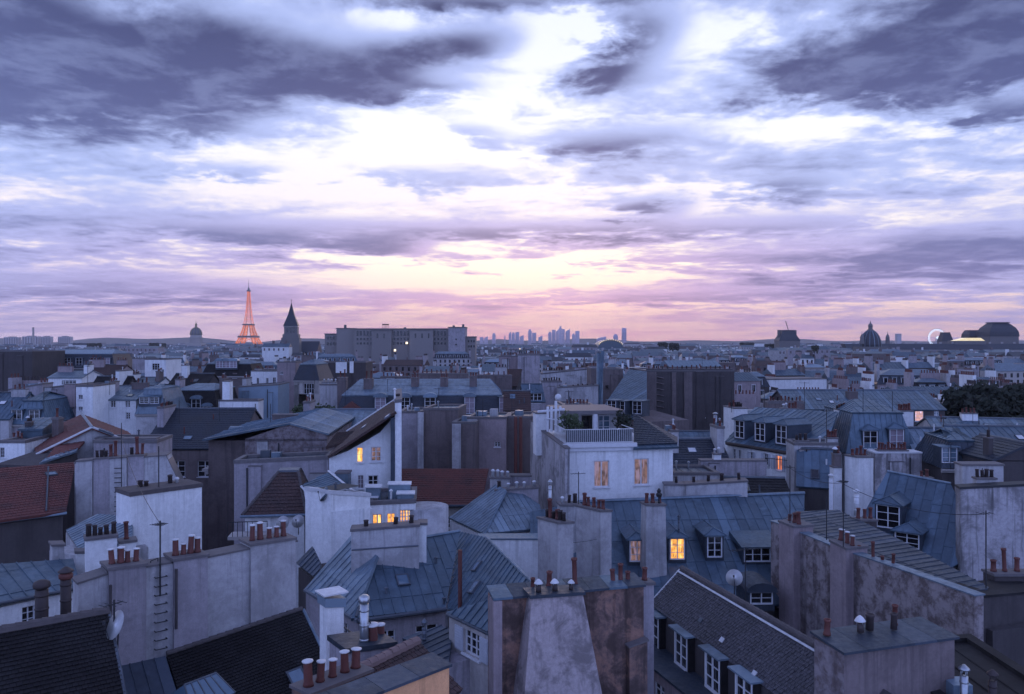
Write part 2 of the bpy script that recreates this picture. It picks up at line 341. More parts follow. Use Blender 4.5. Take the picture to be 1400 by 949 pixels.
from mathutils.geometry import tessellate_polygon
WIN_STYLE = {'dark': 'dark_room', 'amber': 'lamp_amber', 'rose': 'lamp_rose', 'orange': 'lamp_orange', 'white': 'lamp_white', 'pink': 'lamp_pink', 'curtain': 'glass_curtain', 'sky': 'sky_glass'}
def window(root, fr, u0, u1, z0, z1, style='dark', v=0.0, rec=0.16, cols=2, rows=3, sill=True, shutters=False, fmat='white_paint', simple=False):
    """a casement set into its opening: frame, panes, sill, shutters"""
    mb = MB(); t = min(0.07, (u1 - u0) * 0.09)
    def b(ua, ub, za, zb, va, vb): mb.prism([fr.P(ua, va, za), fr.P(ub, va, za), fr.P(ub, vb, za), fr.P(ua, vb, za)], (0, 0, zb - za))
    va, vb = v + rec - 0.06, v + rec - 0.01
    b(u0, u0 + t, z0, z1, va, vb); b(u1 - t, u1, z0, z1, va, vb); b(u0 + t, u1 - t, z0, z0 + t, va, vb); b(u0 + t, u1 - t, z1 - t, z1, va, vb)
    for i in range(1, cols):
        uc = u0 + (u1 - u0) * i / cols; b(uc - t * .55, uc + t * .55, z0 + t, z1 - t, va + .004, vb)
    for j in range(1, rows):
        zc_ = z0 + (z1 - z0) * j / rows; b(u0 + t, u1 - t, zc_ - t * .3, zc_ + t * .3, va + .012, vb - .002)
    w_ = mb.build('window', fmat, root)
    p = MB(); p.prism([fr.P(u0 + .01, v + rec - 0.008, z0 + .01), fr.P(u1 - .01, v + rec - 0.008, z0 + .01), fr.P(u1 - .01, v + rec - 0.008, z1 - .01), fr.P(u0 + .01, v + rec - 0.008, z1 - .01)], fr.n * 0.006)
    p.build('pane', WIN_STYLE[style], w_)
    if sill:
        q = MB(); q.prism([fr.P(u0 - .08, v - .1, z0 - .09), fr.P(u1 + .08, v - .1, z0 - .09), fr.P(u1 + .08, v - .004, z0 - .09), fr.P(u0 - .08, v - .004, z0 - .09)], (0, 0, .07)); q.build('sill', fmat, w_)
    if shutters:
        ww = (u1 - u0) * 0.5
        for a_, b_ in ((u0 - ww - .03, u0 - .03), (u1 + .03, u1 + ww + .03)):
            q = MB(); q.prism([fr.P(a_, v - .05, z0), fr.P(b_, v - .05, z0), fr.P(b_, v - .006, z0), fr.P(a_, v - .006, z0)], (0, 0, z1 - z0))
            n_ = 8
            for i in range(n_):
                zz = z0 + .06 + (z1 - z0 - .12) * i / n_
                q.prism([fr.P(a_ + .05, v - .066, zz), fr.P(b_ - .05, v - .066, zz), fr.P(b_ - .05, v - .052, zz), fr.P(a_ + .05, v - .052, zz)], (0, 0, (z1 - z0) / n_ * .55))
            q.build('shutter', 'shutter_grey', w_)
    return w_
def wall(root, fr, top, thick, mat, wins=(), zb=0.0, name='wall', parent=None, cop=None, copmat='coping', v0=0.0):
    """solid wall: top outline in picture columns and rows read on the plane fr, going down to zb; windows are true openings"""
    up = [fr.hit(x, y, v0) for x, y in top]
    outer = [(up[0][0], zb)] + [(u, z) for u, z in up] + [(up[-1][0], zb)]
    return wall_uz(root, fr, outer, thick, mat, [rect(fr, w_, v0) for w_ in wins], name, parent, cop, copmat, v0)
def rect(fr, w_, v0=0.0):
    x0, y0, x1, y1 = w_[:4]; xm, ym = (x0 + x1) / 2, (y0 + y1) / 2
    o = dict(w_[5]) if len(w_) > 5 else {}
    return (fr.hit(x0, ym, v0)[0], fr.hit(x1, ym, v0)[0], fr.hit(xm, y1, v0)[1], fr.hit(xm, y0, v0)[1], w_[4] if len(w_) > 4 else 'dark', o)
def wall_uz(root, fr, outer, thick, mat, wins=(), name='wall', parent=None, cop=None, copmat='coping', v0=0.0, rec=0.16):
    mb = MB(); n = len(outer); loops = [[V((u, z, 0)) for u, z in outer]]
    holes = []
    for w_ in wins:
        a, b, c, d = w_[:4]; holes.append([(a, c), (b, c), (b, d), (a, d)]); loops.append([V((u, z, 0)) for u, z in holes[-1]][::-1])
    allp = [p for l in loops for p in l]
    tris = tessellate_polygon(loops)
    mb.add([fr.P(p.x, v0, p.y) for p in allp], [tuple(t) for t in tris])
    mb.add([fr.P(u, v0 + thick, z) for u, z in outer], [tuple(range(n))])
    for i in range(n):
        (a, c), (b, d) = outer[i], outer[(i + 1) % n]
        mb.add([fr.P(a, v0, c), fr.P(b, v0, d), fr.P(b, v0 + thick, d), fr.P(a, v0 + thick, c)], [(0, 1, 2, 3)])
    for h in holes:
        for i in range(4):
            (a, c), (b, d) = h[i], h[(i + 1) % 4]
            mb.add([fr.P(a, v0, c), fr.P(b, v0, d), fr.P(b, v0 + rec, d), fr.P(a, v0 + rec, c)], [(0, 1, 2, 3)])
        mb.add([fr.P(u, v0 + rec, z) for u, z in h], [(0, 1, 2, 3)])
    o = mb.build(name, mat, parent or root)
    for w_ in wins:
        window(root, fr, *w_[:4], w_[4], v0, rec, **w_[5])
    if cop:
        c = MB(); tp = outer[1:-1]
        for (a, za), (b, zb_) in zip(tp, tp[1:]):
            if abs(b - a) < 0.06: continue
            e = 0.05
            if thick < 1.9: c.prism([fr.P(a - e, v0 - e, za + .003), fr.P(b + e, v0 - e, zb_ + .003), fr.P(b + e, v0 + thick + e, zb_ + .003), fr.P(a - e, v0 + thick + e, za + .003)], (0, 0, cop)); continue
            w2 = .32                              # a deep block: coping round the rim, sheet metal between
            for (p, q, r, s_) in ((a - e, b + e, v0 - e, v0 + w2), (a - e, b + e, v0 + thick - w2, v0 + thick + e), (a - e, a + w2, v0 + w2, v0 + thick - w2), (b - w2, b + e, v0 + w2, v0 + thick - w2)):
                zz = lambda u: za + (zb_ - za) * (u - a) / (b - a) + .003
                c.prism([fr.P(p, r, zz(p)), fr.P(q, r, zz(q)), fr.P(q, s_, zz(q)), fr.P(p, s_, zz(p))], (0, 0, cop + .12))
            fl_ = MB(); fl_.prism([fr.P(a + w2, v0 + w2, za + .003), fr.P(b - w2, v0 + w2, zb_ + .003), fr.P(b - w2, v0 + thick - w2, zb_ + .003), fr.P(a + w2, v0 + thick - w2, za + .003)], (0, 0, .04))
            nn = max(1, int((b - a) / .9))
            for i in range(1, nn): uu = a + w2 + (b - a - 2 * w2) * i / nn; t_ = (uu - a) / (b - a); fl_.bar(fr.P(uu, v0 + w2, za + (zb_ - za) * t_ + .06), fr.P(uu, v0 + thick - w2, za + (zb_ - za) * t_ + .06), .03, 4)
            fl_.build('flat_roof', 'tile_dark' if mat == 'tile_dark' else ('zinc' if (int(a * 7) % 2) else 'zinc_dark'), parent or root)
            rs = random.Random(int(abs(a * 31 + za * 17)))
            for i in range(rs.choice([1, 2, 3])):
                p = fr.P(rs.uniform(a + .5, b - .5), v0 + rs.uniform(.5, thick - .5), min(za, zb_)); hh = rs.uniform(.4, 1.1); k_ = MB()
                if rs.random() < .6: k_.bar(p, p + V((0, 0, hh)), .07, 7); k_.lathe(p + V((0, 0, hh)), [(.12, 0), (.12, .06), (.03, .14)], 8); k_.build('roof_vent', rs.choice(['lead', 'steel', 'pot_white']), parent or root)
                else: k_.box(p, rs.uniform(.5, 1.1), rs.uniform(.5, .9), hh * .7, fr.yaw); k_.build('roof_hatch', rs.choice(['zinc_pale', 'plaster_grey', 'lead']), parent or root)
        c.build('coping', copmat, parent or root)
    return o

# ------------------------------------------------------------------ roofs
def clip_half(poly, a, c):                  # keep a.p <= c in 2-D
    out = []
    for i in range(len(poly)):
        p, q = poly[i], poly[(i + 1) % len(poly)]
        dp = a[0] * p[0] + a[1] * p[1] - c; dq = a[0] * q[0] + a[1] * q[1] - c
        if dp <= 0: out.append(p)
        if (dp < 0 < dq) or (dq < 0 < dp):
            t = dp / (dp - dq); out.append((p[0] + (q[0] - p[0]) * t, p[1] + (q[1] - p[1]) * t))
    return out
class Plane3:
    def __init__(s, A, B, D):               # A->B runs along the eave, D is higher up the slope
        s.o = V(A); s.e = (V(B) - V(A)).normalized(); nn = s.e.cross(V(D) - V(A)).normalized()
        if nn.z < 0: nn = -nn
        s.n = nn; s.s = nn.cross(s.e)
        if s.s.z < 0: s.s = -s.s
    def hit(s, x, y):
        r = V(((x - PX0) / FOC, 1.0, -(y - HOR) / FOC)); c = V((0, 0, CAMZ))
        return c + r * ((s.o - c).dot(s.n) / r.dot(s.n))
    def uv(s, p): q = V(p) - s.o; return (q.dot(s.e), q.dot(s.s))
    def P(s, a, b, h=0.0): return s.o + s.e * a + s.s * b + s.n * h
def roof(root, pl, poly, kind='zinc', w_=0.62, mat=None, name='roof', single=True, deck=0.14, course=0.30):
    """roof slope on plane pl; poly = 3-D outline. zinc: sheets between battens, each its own piece. tile: laid courses."""
    P2 = [pl.uv(p) for p in poly]
    area = sum(P2[i][0] * P2[(i + 1) % len(P2)][1] - P2[(i + 1) % len(P2)][0] * P2[i][1] for i in range(len(P2)))
    if area < 0: P2 = P2[::-1]
    mats = {'zinc': 'zinc', 'tile': 'tile_red', 'slate': 'slate'}
    mat = mat or mats[kind]
    mb = MB(); mb.prism([pl.P(a, b, -deck) for a, b in P2], pl.n * deck)
    r = mb.build(name, mat, root)
    a0, a1 = min(p[0] for p in P2), max(p[0] for p in P2); b0, b1 = min(p[1] for p in P2), max(p[1] for p in P2)
    if kind == 'zinc':
        n = max(1, round((a1 - a0) / w_)); ww = (a1 - a0) / n; joined = MB(); ph = rnd.random() * 3
        for i in range(n):
            lo, hi = a0 + i * ww, a0 + (i + 1) * ww
            pc = clip_half(clip_half(P2, (-1, 0), -lo), (1, 0), hi)
            if len(pc) < 3: continue
            q = joined if not single else MB()
            h1 = 0.006 + rnd.random() * 0.012
            # sheets lap one another every couple of metres up the slope
            y0, y1 = min(p[1] for p in pc), max(p[1] for p in pc); step = 2.0; y = y0 - (ph + i * 0.37) % step if False else y0 - (ph % step)
            while y < y1:
                pcs = clip_half(clip_half(pc, (0, -1), -y), (0, 1), y + step)
                if len(pcs) >= 3:
                    ya, yb = min(p[1] for p in pcs), max(p[1] for p in pcs)
                    hh = lambda b: h1 + 0.022 * (1 - (b - ya) / max(.01, yb - ya)) * min(1, (yb - ya) / step)
                    nn = len(pcs)
                    q.add([pl.P(a, b, -.005) for a, b in pcs] + [pl.P(a, b, hh(b)) for a, b in pcs], [tuple(range(nn, 2 * nn))] + [(k, (k + 1) % nn, (k + 1) % nn + nn, k + nn) for k in range(nn)])
                y += step
            if i > 0:                          # batten roll on the sheet's edge
                sl = clip_half(clip_half(P2, (-1, 0), -(lo - .03)), (1, 0), lo + .03)
                if len(sl) >= 3:
                    ya, yb = min(p[1] for p in sl), max(p[1] for p in sl)
                    q.prism([pl.P(lo - .028, ya, .0), pl.P(lo + .028, ya, 0), pl.P(lo + .017, ya, .058), pl.P(lo - .017, ya, .058)], pl.s * (yb - ya))
            if single and q.v: q.build('zinc_sheet', mat, r)
        if not single and joined.v: o = joined.build('zinc_sheeting', mat, r); o['kind'] = 'stuff'
    else:
        q = MB(); rr = random.Random(len(P2) * 13 + int(abs(a1) * 10)); y = b0; j = 0
        conv = P2
        while y < b1:
            off = (j % 2) * 0.5 * w_; x = a0 - off
            row = clip_half(clip_half(conv, (0, -1), -y), (0, 1), y + course)
            if len(row) >= 3:
                ra, rb = min(p[0] for p in row), max(p[0] for p in row)
                x = ra - ((ra - a0 + off) % w_)
                while x < rb:
                    g = min(.012, w_ * .05)
                    pc = clip_half(clip_half(row, (-1, 0), -(x + g)), (1, 0), x + w_ - g)
                    if len(pc) >= 3:
                        j1 = rr.random() * .012
                        nn = len(pc)
                        top = [pl.P(a, b, .012 + j1 + .035 * (1 - (b - y) / course)) for a, b in pc]; bot = [pl.P(a, b, -.002) for a, b in pc]
                        q.add(bot + top, [tuple(range(nn, 2 * nn))] + [(k, (k + 1) % nn, (k + 1) % nn + nn, k + nn) for k in range(nn) if pc[k][1] < y + course * .5 or pc[(k + 1) % nn][1] < y + course * .5])
                    x += w_
            y += course; j += 1
        if q.v: o = q.build('tiles' if kind == 'tile' else 'slates', mat, r); o['kind'] = 'stuff'
    return r
def roof_px(root, ctl, out, kind='zinc', **kw):
    """ctl: three (column,row,distance) points, the first two along the eave; out: outline in picture columns and rows"""
    pl = Plane3(*[px(*c) for c in ctl])
    poly = [pl.hit(*p) for p in out]
    return roof(root, pl, poly, kind, **kw), pl, poly
def gable(root, fr, u0, u1, v0, v1, ze, zr, kind='zinc', mat=None, axis='u', over=0.25, single=True, w_=0.62, course=0.3, ridge='lead', hipl=0.0, hipr=0.0, rpos=0.5):
    """two slopes over a rectangle; ridge along u (or v)"""
    if axis == 'v':
        f2 = Fr(0, 0, math.degrees(fr.yaw) - 90, fr.P(u0, v1, 0)); return gable(root, f2, 0, v1 - v0, 0, u1 - u0, ze, zr, kind, mat, 'u', over, single, w_, course, ridge, hipl, hipr, rpos)
    vm = v0 + (v1 - v0) * rpos; out = []
    for (ve, sgn) in ((v0, -1), (v1, 1)):
        k = (zr - ze) / abs(vm - ve); a = fr.P(u0 - (over if hipl == 0 else over), ve + sgn * over, ze - k * over); b = fr.P(u1 + over, ve + sgn * over, ze - k * over)
        c = fr.P(u1 + over - hipr, vm, zr); d = fr.P(u0 - over + hipl, vm, zr)
        pl = Plane3(a, b, c); out.append(roof(root, pl, [a, b, c, d], kind, mat=mat, single=single, w_=w_, course=course))
    for (ue, hp, sg) in ((u0, hipl, -1), (u1, hipr, 1)):
        if hp > 0.3:
            a = fr.P(ue + sg * over, v0 - over, ze - .05); b = fr.P(ue + sg * over, v1 + over, ze - .05); c = fr.P(ue + sg * over - sg * hp, vm, zr)
            pl = Plane3(a, b, c); roof(root, pl, [a, b, c], kind, mat=mat, single=single, w_=w_, course=course)
    rc = MB(); rc.bar(fr.P(u0 - over + hipl, vm, zr + .03), fr.P(u1 + over - hipr, vm, zr + .03), 0.13, 6); rc.build('ridge', ridge, root)
    return out
def ridge_tiles(root, a, b, n, r=0.16, mat='ridge_clay'):
    a, b = V(a), V(b)
    for i in range(n):
        q = MB(); p0 = a.lerp(b, i / n); p1 = a.lerp(b, (i + 1.12) / n); q.bar(p0 + V((0, 0, .03)), p1, r * (0.96 + .08 * rnd.random()), 8); q.build('ridge_tile', mat, root)

# ------------------------------------------------------------------ chimneys
POT = {}
def pot_mesh(style):
    if style in POT: return POT[style]
    mb = MB()
    if style == 'plain': mb.lathe((0, 0, 0), [(.13, 0), (.125, .08), (.105, .12), (.10, .46), (.125, .48), (.125, .55), (.09, .55), (.085, .42)], 10); m = ['terracotta', 'pot_dark']
    elif style == 'tall': mb.lathe((0, 0, 0), [(.13, 0), (.12, .08), (.10, .12), (.10, .85), (.13, .87), (.13, .95), (.09, .95), (.085, .8)], 10); m = ['terracotta', 'pot_dark']
    elif style == 'capped':
        mb.lathe((0, 0, 0), [(.15, 0), (.135, .08), (.12, .12), (.115, .55), (.11, .6)], 10); mb.lathe((0, 0, .6), [(.10, 0), (.15, .01), (.158, .04), (.10, .062), (.03, .072)], 10, 1); m = ['terracotta', 'pot_white']
    elif style == 'dark': mb.lathe((0, 0, 0), [(.12, 0), (.11, .4), (.13, .42), (.13, .48), (.09, .48), (.08, .36)], 8); m = ['pot_dark', 'pot_dark']
    elif style == 'white': mb.lathe((0, 0, 0), [(.11, 0), (.105, .28), (.14, .30), (.15, .36), (.06, .44)], 8); m = ['pot_white', 'pot_white']
    elif style == 'cowl':
        mb.lathe((0, 0, 0), [(.13, 0), (.12, .3)], 10); mb.lathe((0, 0, .36), [(.22, 0), (.2, .03), (.12, .13), (.03, .19)], 12, 1)
        for i in range(3):
            a = i * 2.09; mb.bar((.11 * math.cos(a), .11 * math.sin(a), .28), (.15 * math.cos(a), .15 * math.sin(a), .38), .012, 4, 1)
        m = ['pot_dark', 'pot_white']
    me = bpy.data.meshes.new('chimney_pot')
    me.from_pydata([tuple(p) for p in mb.v], [], mb.f)
    for x in m: me.materials.append(MAT[x])
    me.polygons.foreach_set('material_index', mb.mi); me.polygons.foreach_set('use_smooth', [True] * len(mb.f))
    POT[style] = me; return me
def pots(part, a, b, n, styles, scale=1.0):
    a, b = V(a), V(b)
    if isinstance(styles, str): styles = [styles]
    for i in range(n):
        p = a.lerp(b, (i + .5 + (rnd.random() - .5) * .2) / n)
        o = link('chimney_pot', pot_mesh(styles[i % len(styles)] if len(styles) == n else rnd.choice(styles)), part, p)
        s_ = scale * (0.88 + rnd.random() * .26); o.scale = (s_, s_, s_ * (0.78 + rnd.random() * .45)); o.rotation_euler = ((rnd.random() - .5) * .12, (rnd.random() - .5) * .12, rnd.random() * 6)
def chim(root, x0, x1, yt, yb, d, yaw, thick, mat, n=0, styles='plain', cop=0.12, taper=0.0, ps=1.0, copmat='coping', yt2=None, name='chimney_stack', long='u', zb=None):
    """stack whose front face spans picture columns x0..x1 and rows yt..yb at distance d; n pots on top"""
    fr = Fr((x0 + x1) / 2, d, yaw)
    u0, za = fr.hit(x0, yt); u1, zb_ = fr.hit(x1, yt2 if yt2 is not None else yt)
    zbot = fr.hit((x0 + x1) / 2, yb)[1] if zb is None else zb
    tp = taper
    r0 = [fr.P(u0 - tp, -tp, zbot), fr.P(u1 + tp, -tp, zbot), fr.P(u1 + tp, thick + tp, zbot), fr.P(u0 - tp, thick + tp, zbot)]
    r1 = [fr.P(u0, 0, za), fr.P(u1, 0, zb_), fr.P(u1, thick, zb_), fr.P(u0, thick, za)]
    mb = MB(); mb.loft([r0, r1]); st = mb.build(name, mat, root)
    e = .06
    if cop:
        c = MB(); c.prism([fr.P(u0 - e, -e, za + .003), fr.P(u1 + e, -e, zb_ + .003), fr.P(u1 + e, thick + e, zb_ + .003), fr.P(u0 - e, thick + e, za + .003)], (0, 0, cop)); c.build('coping', copmat, st)
    if n:
        if long == 'u': pots(st, fr.P(u0, thick / 2, za + cop), fr.P(u1, thick / 2, zb_ + cop), n, styles, ps)
        else: pots(st, fr.P((u0 + u1) / 2, 0, (za + zb_) / 2 + cop), fr.P((u0 + u1) / 2, thick, (za + zb_) / 2 + cop), n, styles, ps)
    return st
def flue(root, x, yt, yb, d, r, mat='steel', cap='cowl', name='flue', zb=None):
    a = px(x, yb, d); b = px(x, yt, d)
    if zb is not None: a.z = zb
    mb = MB(); mb.bar(a, b, r, 12)
    for t in (.25, .55, .85):
        p = a.lerp(b, t); mb.lathe(p, [(r * 1.01, 0), (r * 1.1, .02), (r * 1.1, .06), (r * 1.01, .08)], 12)
    if cap == 'cowl':
        mb.lathe(b, [(r * .8, 0), (r * .9, .04), (r * 1.25, .06), (r * 1.35, .14), (r * 1.2, .24), (r * .5, .30)], 12)
    elif cap == 'hat':
        for i in range(4): mb.bar(b + V((r * .8 * math.cos(i * 1.57), r * .8 * math.sin(i * 1.57), -.05)), b + V((r * .8 * math.cos(i * 1.57), r * .8 * math.sin(i * 1.57), .2)), .015)
        mb.lathe(b + V((0, 0, .2)), [(r * 1.5, 0), (r * 1.4, .04), (r * .3, .16)], 12)
    return mb.build(name, mat, root, True)
def dormer(root, x, yb, d, yaw, w_=1.1, h=1.4, depth=1.8, style='dark', top='hip', cheek='zinc_dark', rmat='zinc', fm='white_paint', cols=2, rows=3, name='dormer'):
    """dormer standing on a slope: cheeks, casement, its own little roof; (x,yb) = middle of its sill in the picture"""
    fr = Fr(x, d, yaw); u0, z0 = fr.hit(x, yb); z1 = z0 + h; a, b = u0 - w_ / 2, u0 + w_ / 2
    mb = MB(); c = .10
    for (p, q) in ((a - c, a), (b, b + c)): mb.prism([fr.P(p, .0, z0 - .4), fr.P(q, .0, z0 - .4), fr.P(q, depth, z0 - .4), fr.P(p, depth, z0 - .4)], (0, 0, h + .4))
    mb.prism([fr.P(a, .12, z0 - .4), fr.P(b, .12, z0 - .4), fr.P(b, depth, z0 - .4), fr.P(a, depth, z0 - .4)], (0, 0, h + .396))
    mb.prism([fr.P(a, .0, z0 - .4), fr.P(b, .0, z0 - .4), fr.P(b, .115, z0 - .4), fr.P(a, .115, z0 - .4)], (0, 0, .35))
    dm = mb.build(name, cheek, root)
    t = .07; f = MB()
    def bb(ua, ub, za, zb, va=-.03, vb=.05): f.prism([fr.P(ua, va, za), fr.P(ub, va, za), fr.P(ub, vb, za), fr.P(ua, vb, za)], (0, 0, zb - za))
    bb(a, a + t, z0, z1); bb(b - t, b, z0, z1); bb(a + t, b - t, z1 - t, z1); bb(a + t, b - t, z0, z0 + t, -.08)
    for i in range(1, cols): uc = a + (b - a) * i / cols; bb(uc - .03, uc + .03, z0 + t, z1 - t, -.02, .04)
    for j in range(1, rows): zz = z0 + (z1 - z0) * j / rows; bb(a + t, b - t, zz - .015, zz + .015, -.012, .035)
    f.build('window_frame', fm, dm)
    p = MB(); p.prism([fr.P(a + .02, .06, z0 + .02), fr.P(b - .02, .06, z0 + .02), fr.P(b - .02, .06, z1 - .02), fr.P(a + .02, .06, z1 - .02)], fr.n * .02); p.build('pane', WIN_STYLE[style], dm)
    o = .22; r = MB()
    A, B, Cc, D = fr.P(a - o, -o, z1), fr.P(b + o, -o, z1), fr.P(b + o, depth, z1), fr.P(a - o, depth, z1)
    r.prism([A, B, Cc, D], (0, 0, .07))
    up = V((0, 0, .072))
    if top == 'hip':
        rz = z1 + .072 + .38 * (w_ + 2 * o) / 1.5; m0, m1 = fr.P(u0, .35, rz), fr.P(u0, depth, rz)
        r.add([A + up, B + up, Cc + up, D + up, m0, m1], [(0, 1, 4), (1, 2, 5, 4), (3, 0, 4, 5), (2, 3, 5)])
        for (s_, e_) in ((A + up, m0), (B + up, m0), (m0, m1)): r.bar(s_ + V((0, 0, .02)), e_ + V((0, 0, .02)), .04, 5)
    elif top == 'arch':
        n = 8; prev = None; rg0 = []; rg1 = []
        for i in range(n + 1):
            an = math.pi * i / n; uu = u0 - math.cos(an) * (w_ / 2 + o); zz = z1 + .072 + math.sin(an) * (w_ / 2 + o) * .55
            rg0.append(fr.P(uu, -o, zz)); rg1.append(fr.P(uu, depth, zz))
        r.loft([rg0, rg1])
    elif top == 'shed':
        r.add([A + up, B + up, fr.P(b + o, depth, z1 + .5), fr.P(a - o, depth, z1 + .5), Cc + up, D + up], [(0, 1, 2, 3), (1, 4, 2), (0, 3, 5), (3, 2, 4, 5)])
    r.build('roof', rmat, dm)
    return dm
def body(root, fr, u0, u1, v0, v1, z1, mat, z0=0.0, name='wall', wins=()):
    return wall_uz(root, fr, [(u0, z0), (u0, z1), (u1, z1), (u1, z0)], v1 - v0, mat, wins, name, None, None, 'coping', v0)
def cornice(root, fr, u0, u1, z, h=.3, out=.3, mat='stone', v0=0.0):
    mb = MB(); mb.prism([fr.P(u0, v0 - out, z), fr.P(u1, v0 - out, z), fr.P(u1, v0 - .003, z), fr.P(u0, v0 - .003, z)], (0, 0, h * .5))
    mb.prism([fr.P(u0, v0 - out * .55, z - h * .5), fr.P(u1, v0 - out * .55, z - h * .5), fr.P(u1, v0 - .003, z - h * .5), fr.P(u0, v0 - .003, z - h * .5)], (0, 0, h * .497)); return mb.build('cornice', mat, root)
def gutter(root, a, b, r=.09, mat='lead'):
    mb = MB(); mb.bar(a, b, r, 8); return mb.build('gutter', mat, root)
def skylight(root, pl, p, w_=.8, h=1.0, mat='sky_glass', up=.10):
    a, b = pl.uv(p); mb = MB(); t = .07
    for (x0, x1, y0, y1) in ((a, a + t, b, b + h), (a + w_ - t, a + w_, b, b + h), (a + t, a + w_ - t, b, b + t), (a + t, a + w_ - t, b + h - t, b + h)):
        mb.prism([pl.P(x0, y0, .0), pl.P(x1, y0, .0), pl.P(x1, y1, .0), pl.P(x0, y1, .0)], pl.n * (up + .03))
    o = mb.build('skylight', 'lead', root)
    g = MB(); g.prism([pl.P(a + t, b + t, .02), pl.P(a + w_ - t, b + t, .02), pl.P(a + w_ - t, b + h - t, .02), pl.P(a + t, b + h - t, .02)], pl.n * up); g.build('pane', mat, o)
def antenna(x, yb, yt, d, label, group=None, elems=6, yaw=30, zlen=1.0):
    a = px(x, yb, d); b = px(x, yt, d); o = thing('roof_aerial', label, 'aerial', a, group)
    mb = MB(); mb.bar(a, b, .028, 6); mb.build('mast', 'iron', o)
    if elems:
        m2 = MB(); f = Fr(x, d, yaw); top = b - V((0, 0, .12)); u, n = f.u, f.n
        m2.bar(top - u * .65 * zlen, top + u * .55 * zlen, .016, 5)
        for i in range(elems):
            c = top + u * (-.6 + 1.1 * i / max(1, elems - 1)) * zlen; m2.bar(c - n * (.28 - .02 * i), c + n * (.28 - .02 * i), .011, 4)
        m2.build('boom', 'iron', o)
    return o
def dish(x, y, d, yaw, label, r=.4, group=None, mat='pot_white', foot=0.7):
    c = px(x, y, d); o = thing('satellite_dish', label, 'satellite dish', c - V((0, 0, foot)), group)
    dr = V((math.sin(R(yaw)) * .9, -math.cos(R(yaw)) * .9, .42)).normalized(); ex = dr.orthogonal().normalized(); ey = dr.cross(ex)
    mb = MB(); rings = []
    for (q, h) in ((1.0, .16), (.8, .10), (.55, .05), (.25, .01), (.02, 0), (.02, -.03), (.55, .02), (1.0, .13)):
        rings.append([c + dr * (h * r) + ex * (q * r * math.cos(i * .3927)) + ey * (q * r * math.sin(i * .3927)) for i in range(16)])
    mb.loft(rings); mb.build('reflector', mat, o, True)
    m2 = MB(); m2.bar(c - dr * .05, c - V((0, 0, foot)), .025, 6); m2.build('mount', 'iron', o)
    m3 = MB(); low = min(rings[0], key=lambda p: p.z); m3.bar(low, c + dr * r * .95, .012, 4); m3.box(c + dr * r * .95 - V((0, 0, .04)), .06, .06, .09); m3.build('receiver_arm', 'iron', o)
    return o

# ------------------------------------------------------------------ ground
g = MB(); g.add([(-7900, -28, 0), (7900, -28, 0), (7900, 10500, 0), (-7900, 10500, 0)], [(0, 1, 2, 3)])
tag(g.build('ground', 'street'), None, None, None, 'structure')

def shedbody(root, fr, u0, u1, v0, v1, z0, z1, mat, name='wall', zb=0.0):
    mb = MB(); mb.prism([fr.P(u0, v0, zb), fr.P(u0, v1, zb), fr.P(u0, v1, z1), fr.P(u0, v0, z0)], fr.u * (u1 - u0)); return mb.build(name, mat, root)
def house(root, fr, u0, u1, v0, v1, ze, zr, mat, kind='zinc', rmat=None, axis='u', zb=0.0, rpos=0.5, **kw):
    if axis == 'v': fr = Fr(0, 0, math.degrees(fr.yaw) - 90, fr.P(u0, v1, 0)); u0, u1, v0, v1 = 0, v1 - v0, 0, u1 - u0
    mb = MB(); vm = v0 + (v1 - v0) * rpos
    mb.prism([fr.P(u0, v0, zb), fr.P(u0, v1, zb), fr.P(u0, v1, ze - .16), fr.P(u0, vm, zr - .16), fr.P(u0, v0, ze - .16)], fr.u * (u1 - u0)); mb.build('wall', mat, root)
    return gable(root, fr, u0, u1, v0, v1, ze, zr, kind, rmat, rpos=rpos, **kw)
def wallpts(fr, x0, y0, x1, y1): return [(x0, y0), (x1, y1)]

# ---- dark tiled house, ridge running away to the picture's middle
fr = frame2(0, 22.4, 143, 24.0); ur, zr = fr.hit(143, 838)
t = thing('tiled_house', 'dark tiled roof with a row of clay ridge tiles and two stout flues behind it', 'house', fr.P(-2, 0, 0))
house(t, fr, -9, ur, -3.6, 3.6, zr - 2.9, zr, 'plaster_dark', 'tile', 'tile_dark', w_=.15, course=.13, over=.12, ridge='ridge_tile')
ridge_tiles(t, fr.P(-6.5, 0, zr + .06), fr.P(ur, 0, zr + .06), 28, .11, 'ridge_tile')
flue(t, 90, 790, 862, 26.2, .16, 'pot_dark', 'hat'); flue(t, 57, 806, 868, 25.5, .19, 'pot_dark', 'cowl')
fl = MB(); fl.lathe(px(90, 792, 26.2), [(.16, 0), (.21, .05), (.21, .17), (.16, .22)], 12); fl.build('flue_collar', 'terracotta', t, True)
vg = MB(); vg.bar(fr.P(ur + .12, 0, zr), fr.P(ur + .12, -3.6, zr - 2.9), .06, 5); vg.build('verge', 'lead', t)
dish(160, 855, 23.4, -42, 'satellite dish clamped to the verge of the dark tiled roof', .42, foot=.9)
ca = px(148, 872, 23); antenna(156, 872, 820, 23.5, 'thin aerial with crossed rods beside the dish on the dark tiled roof', None, 4, 60, .5)

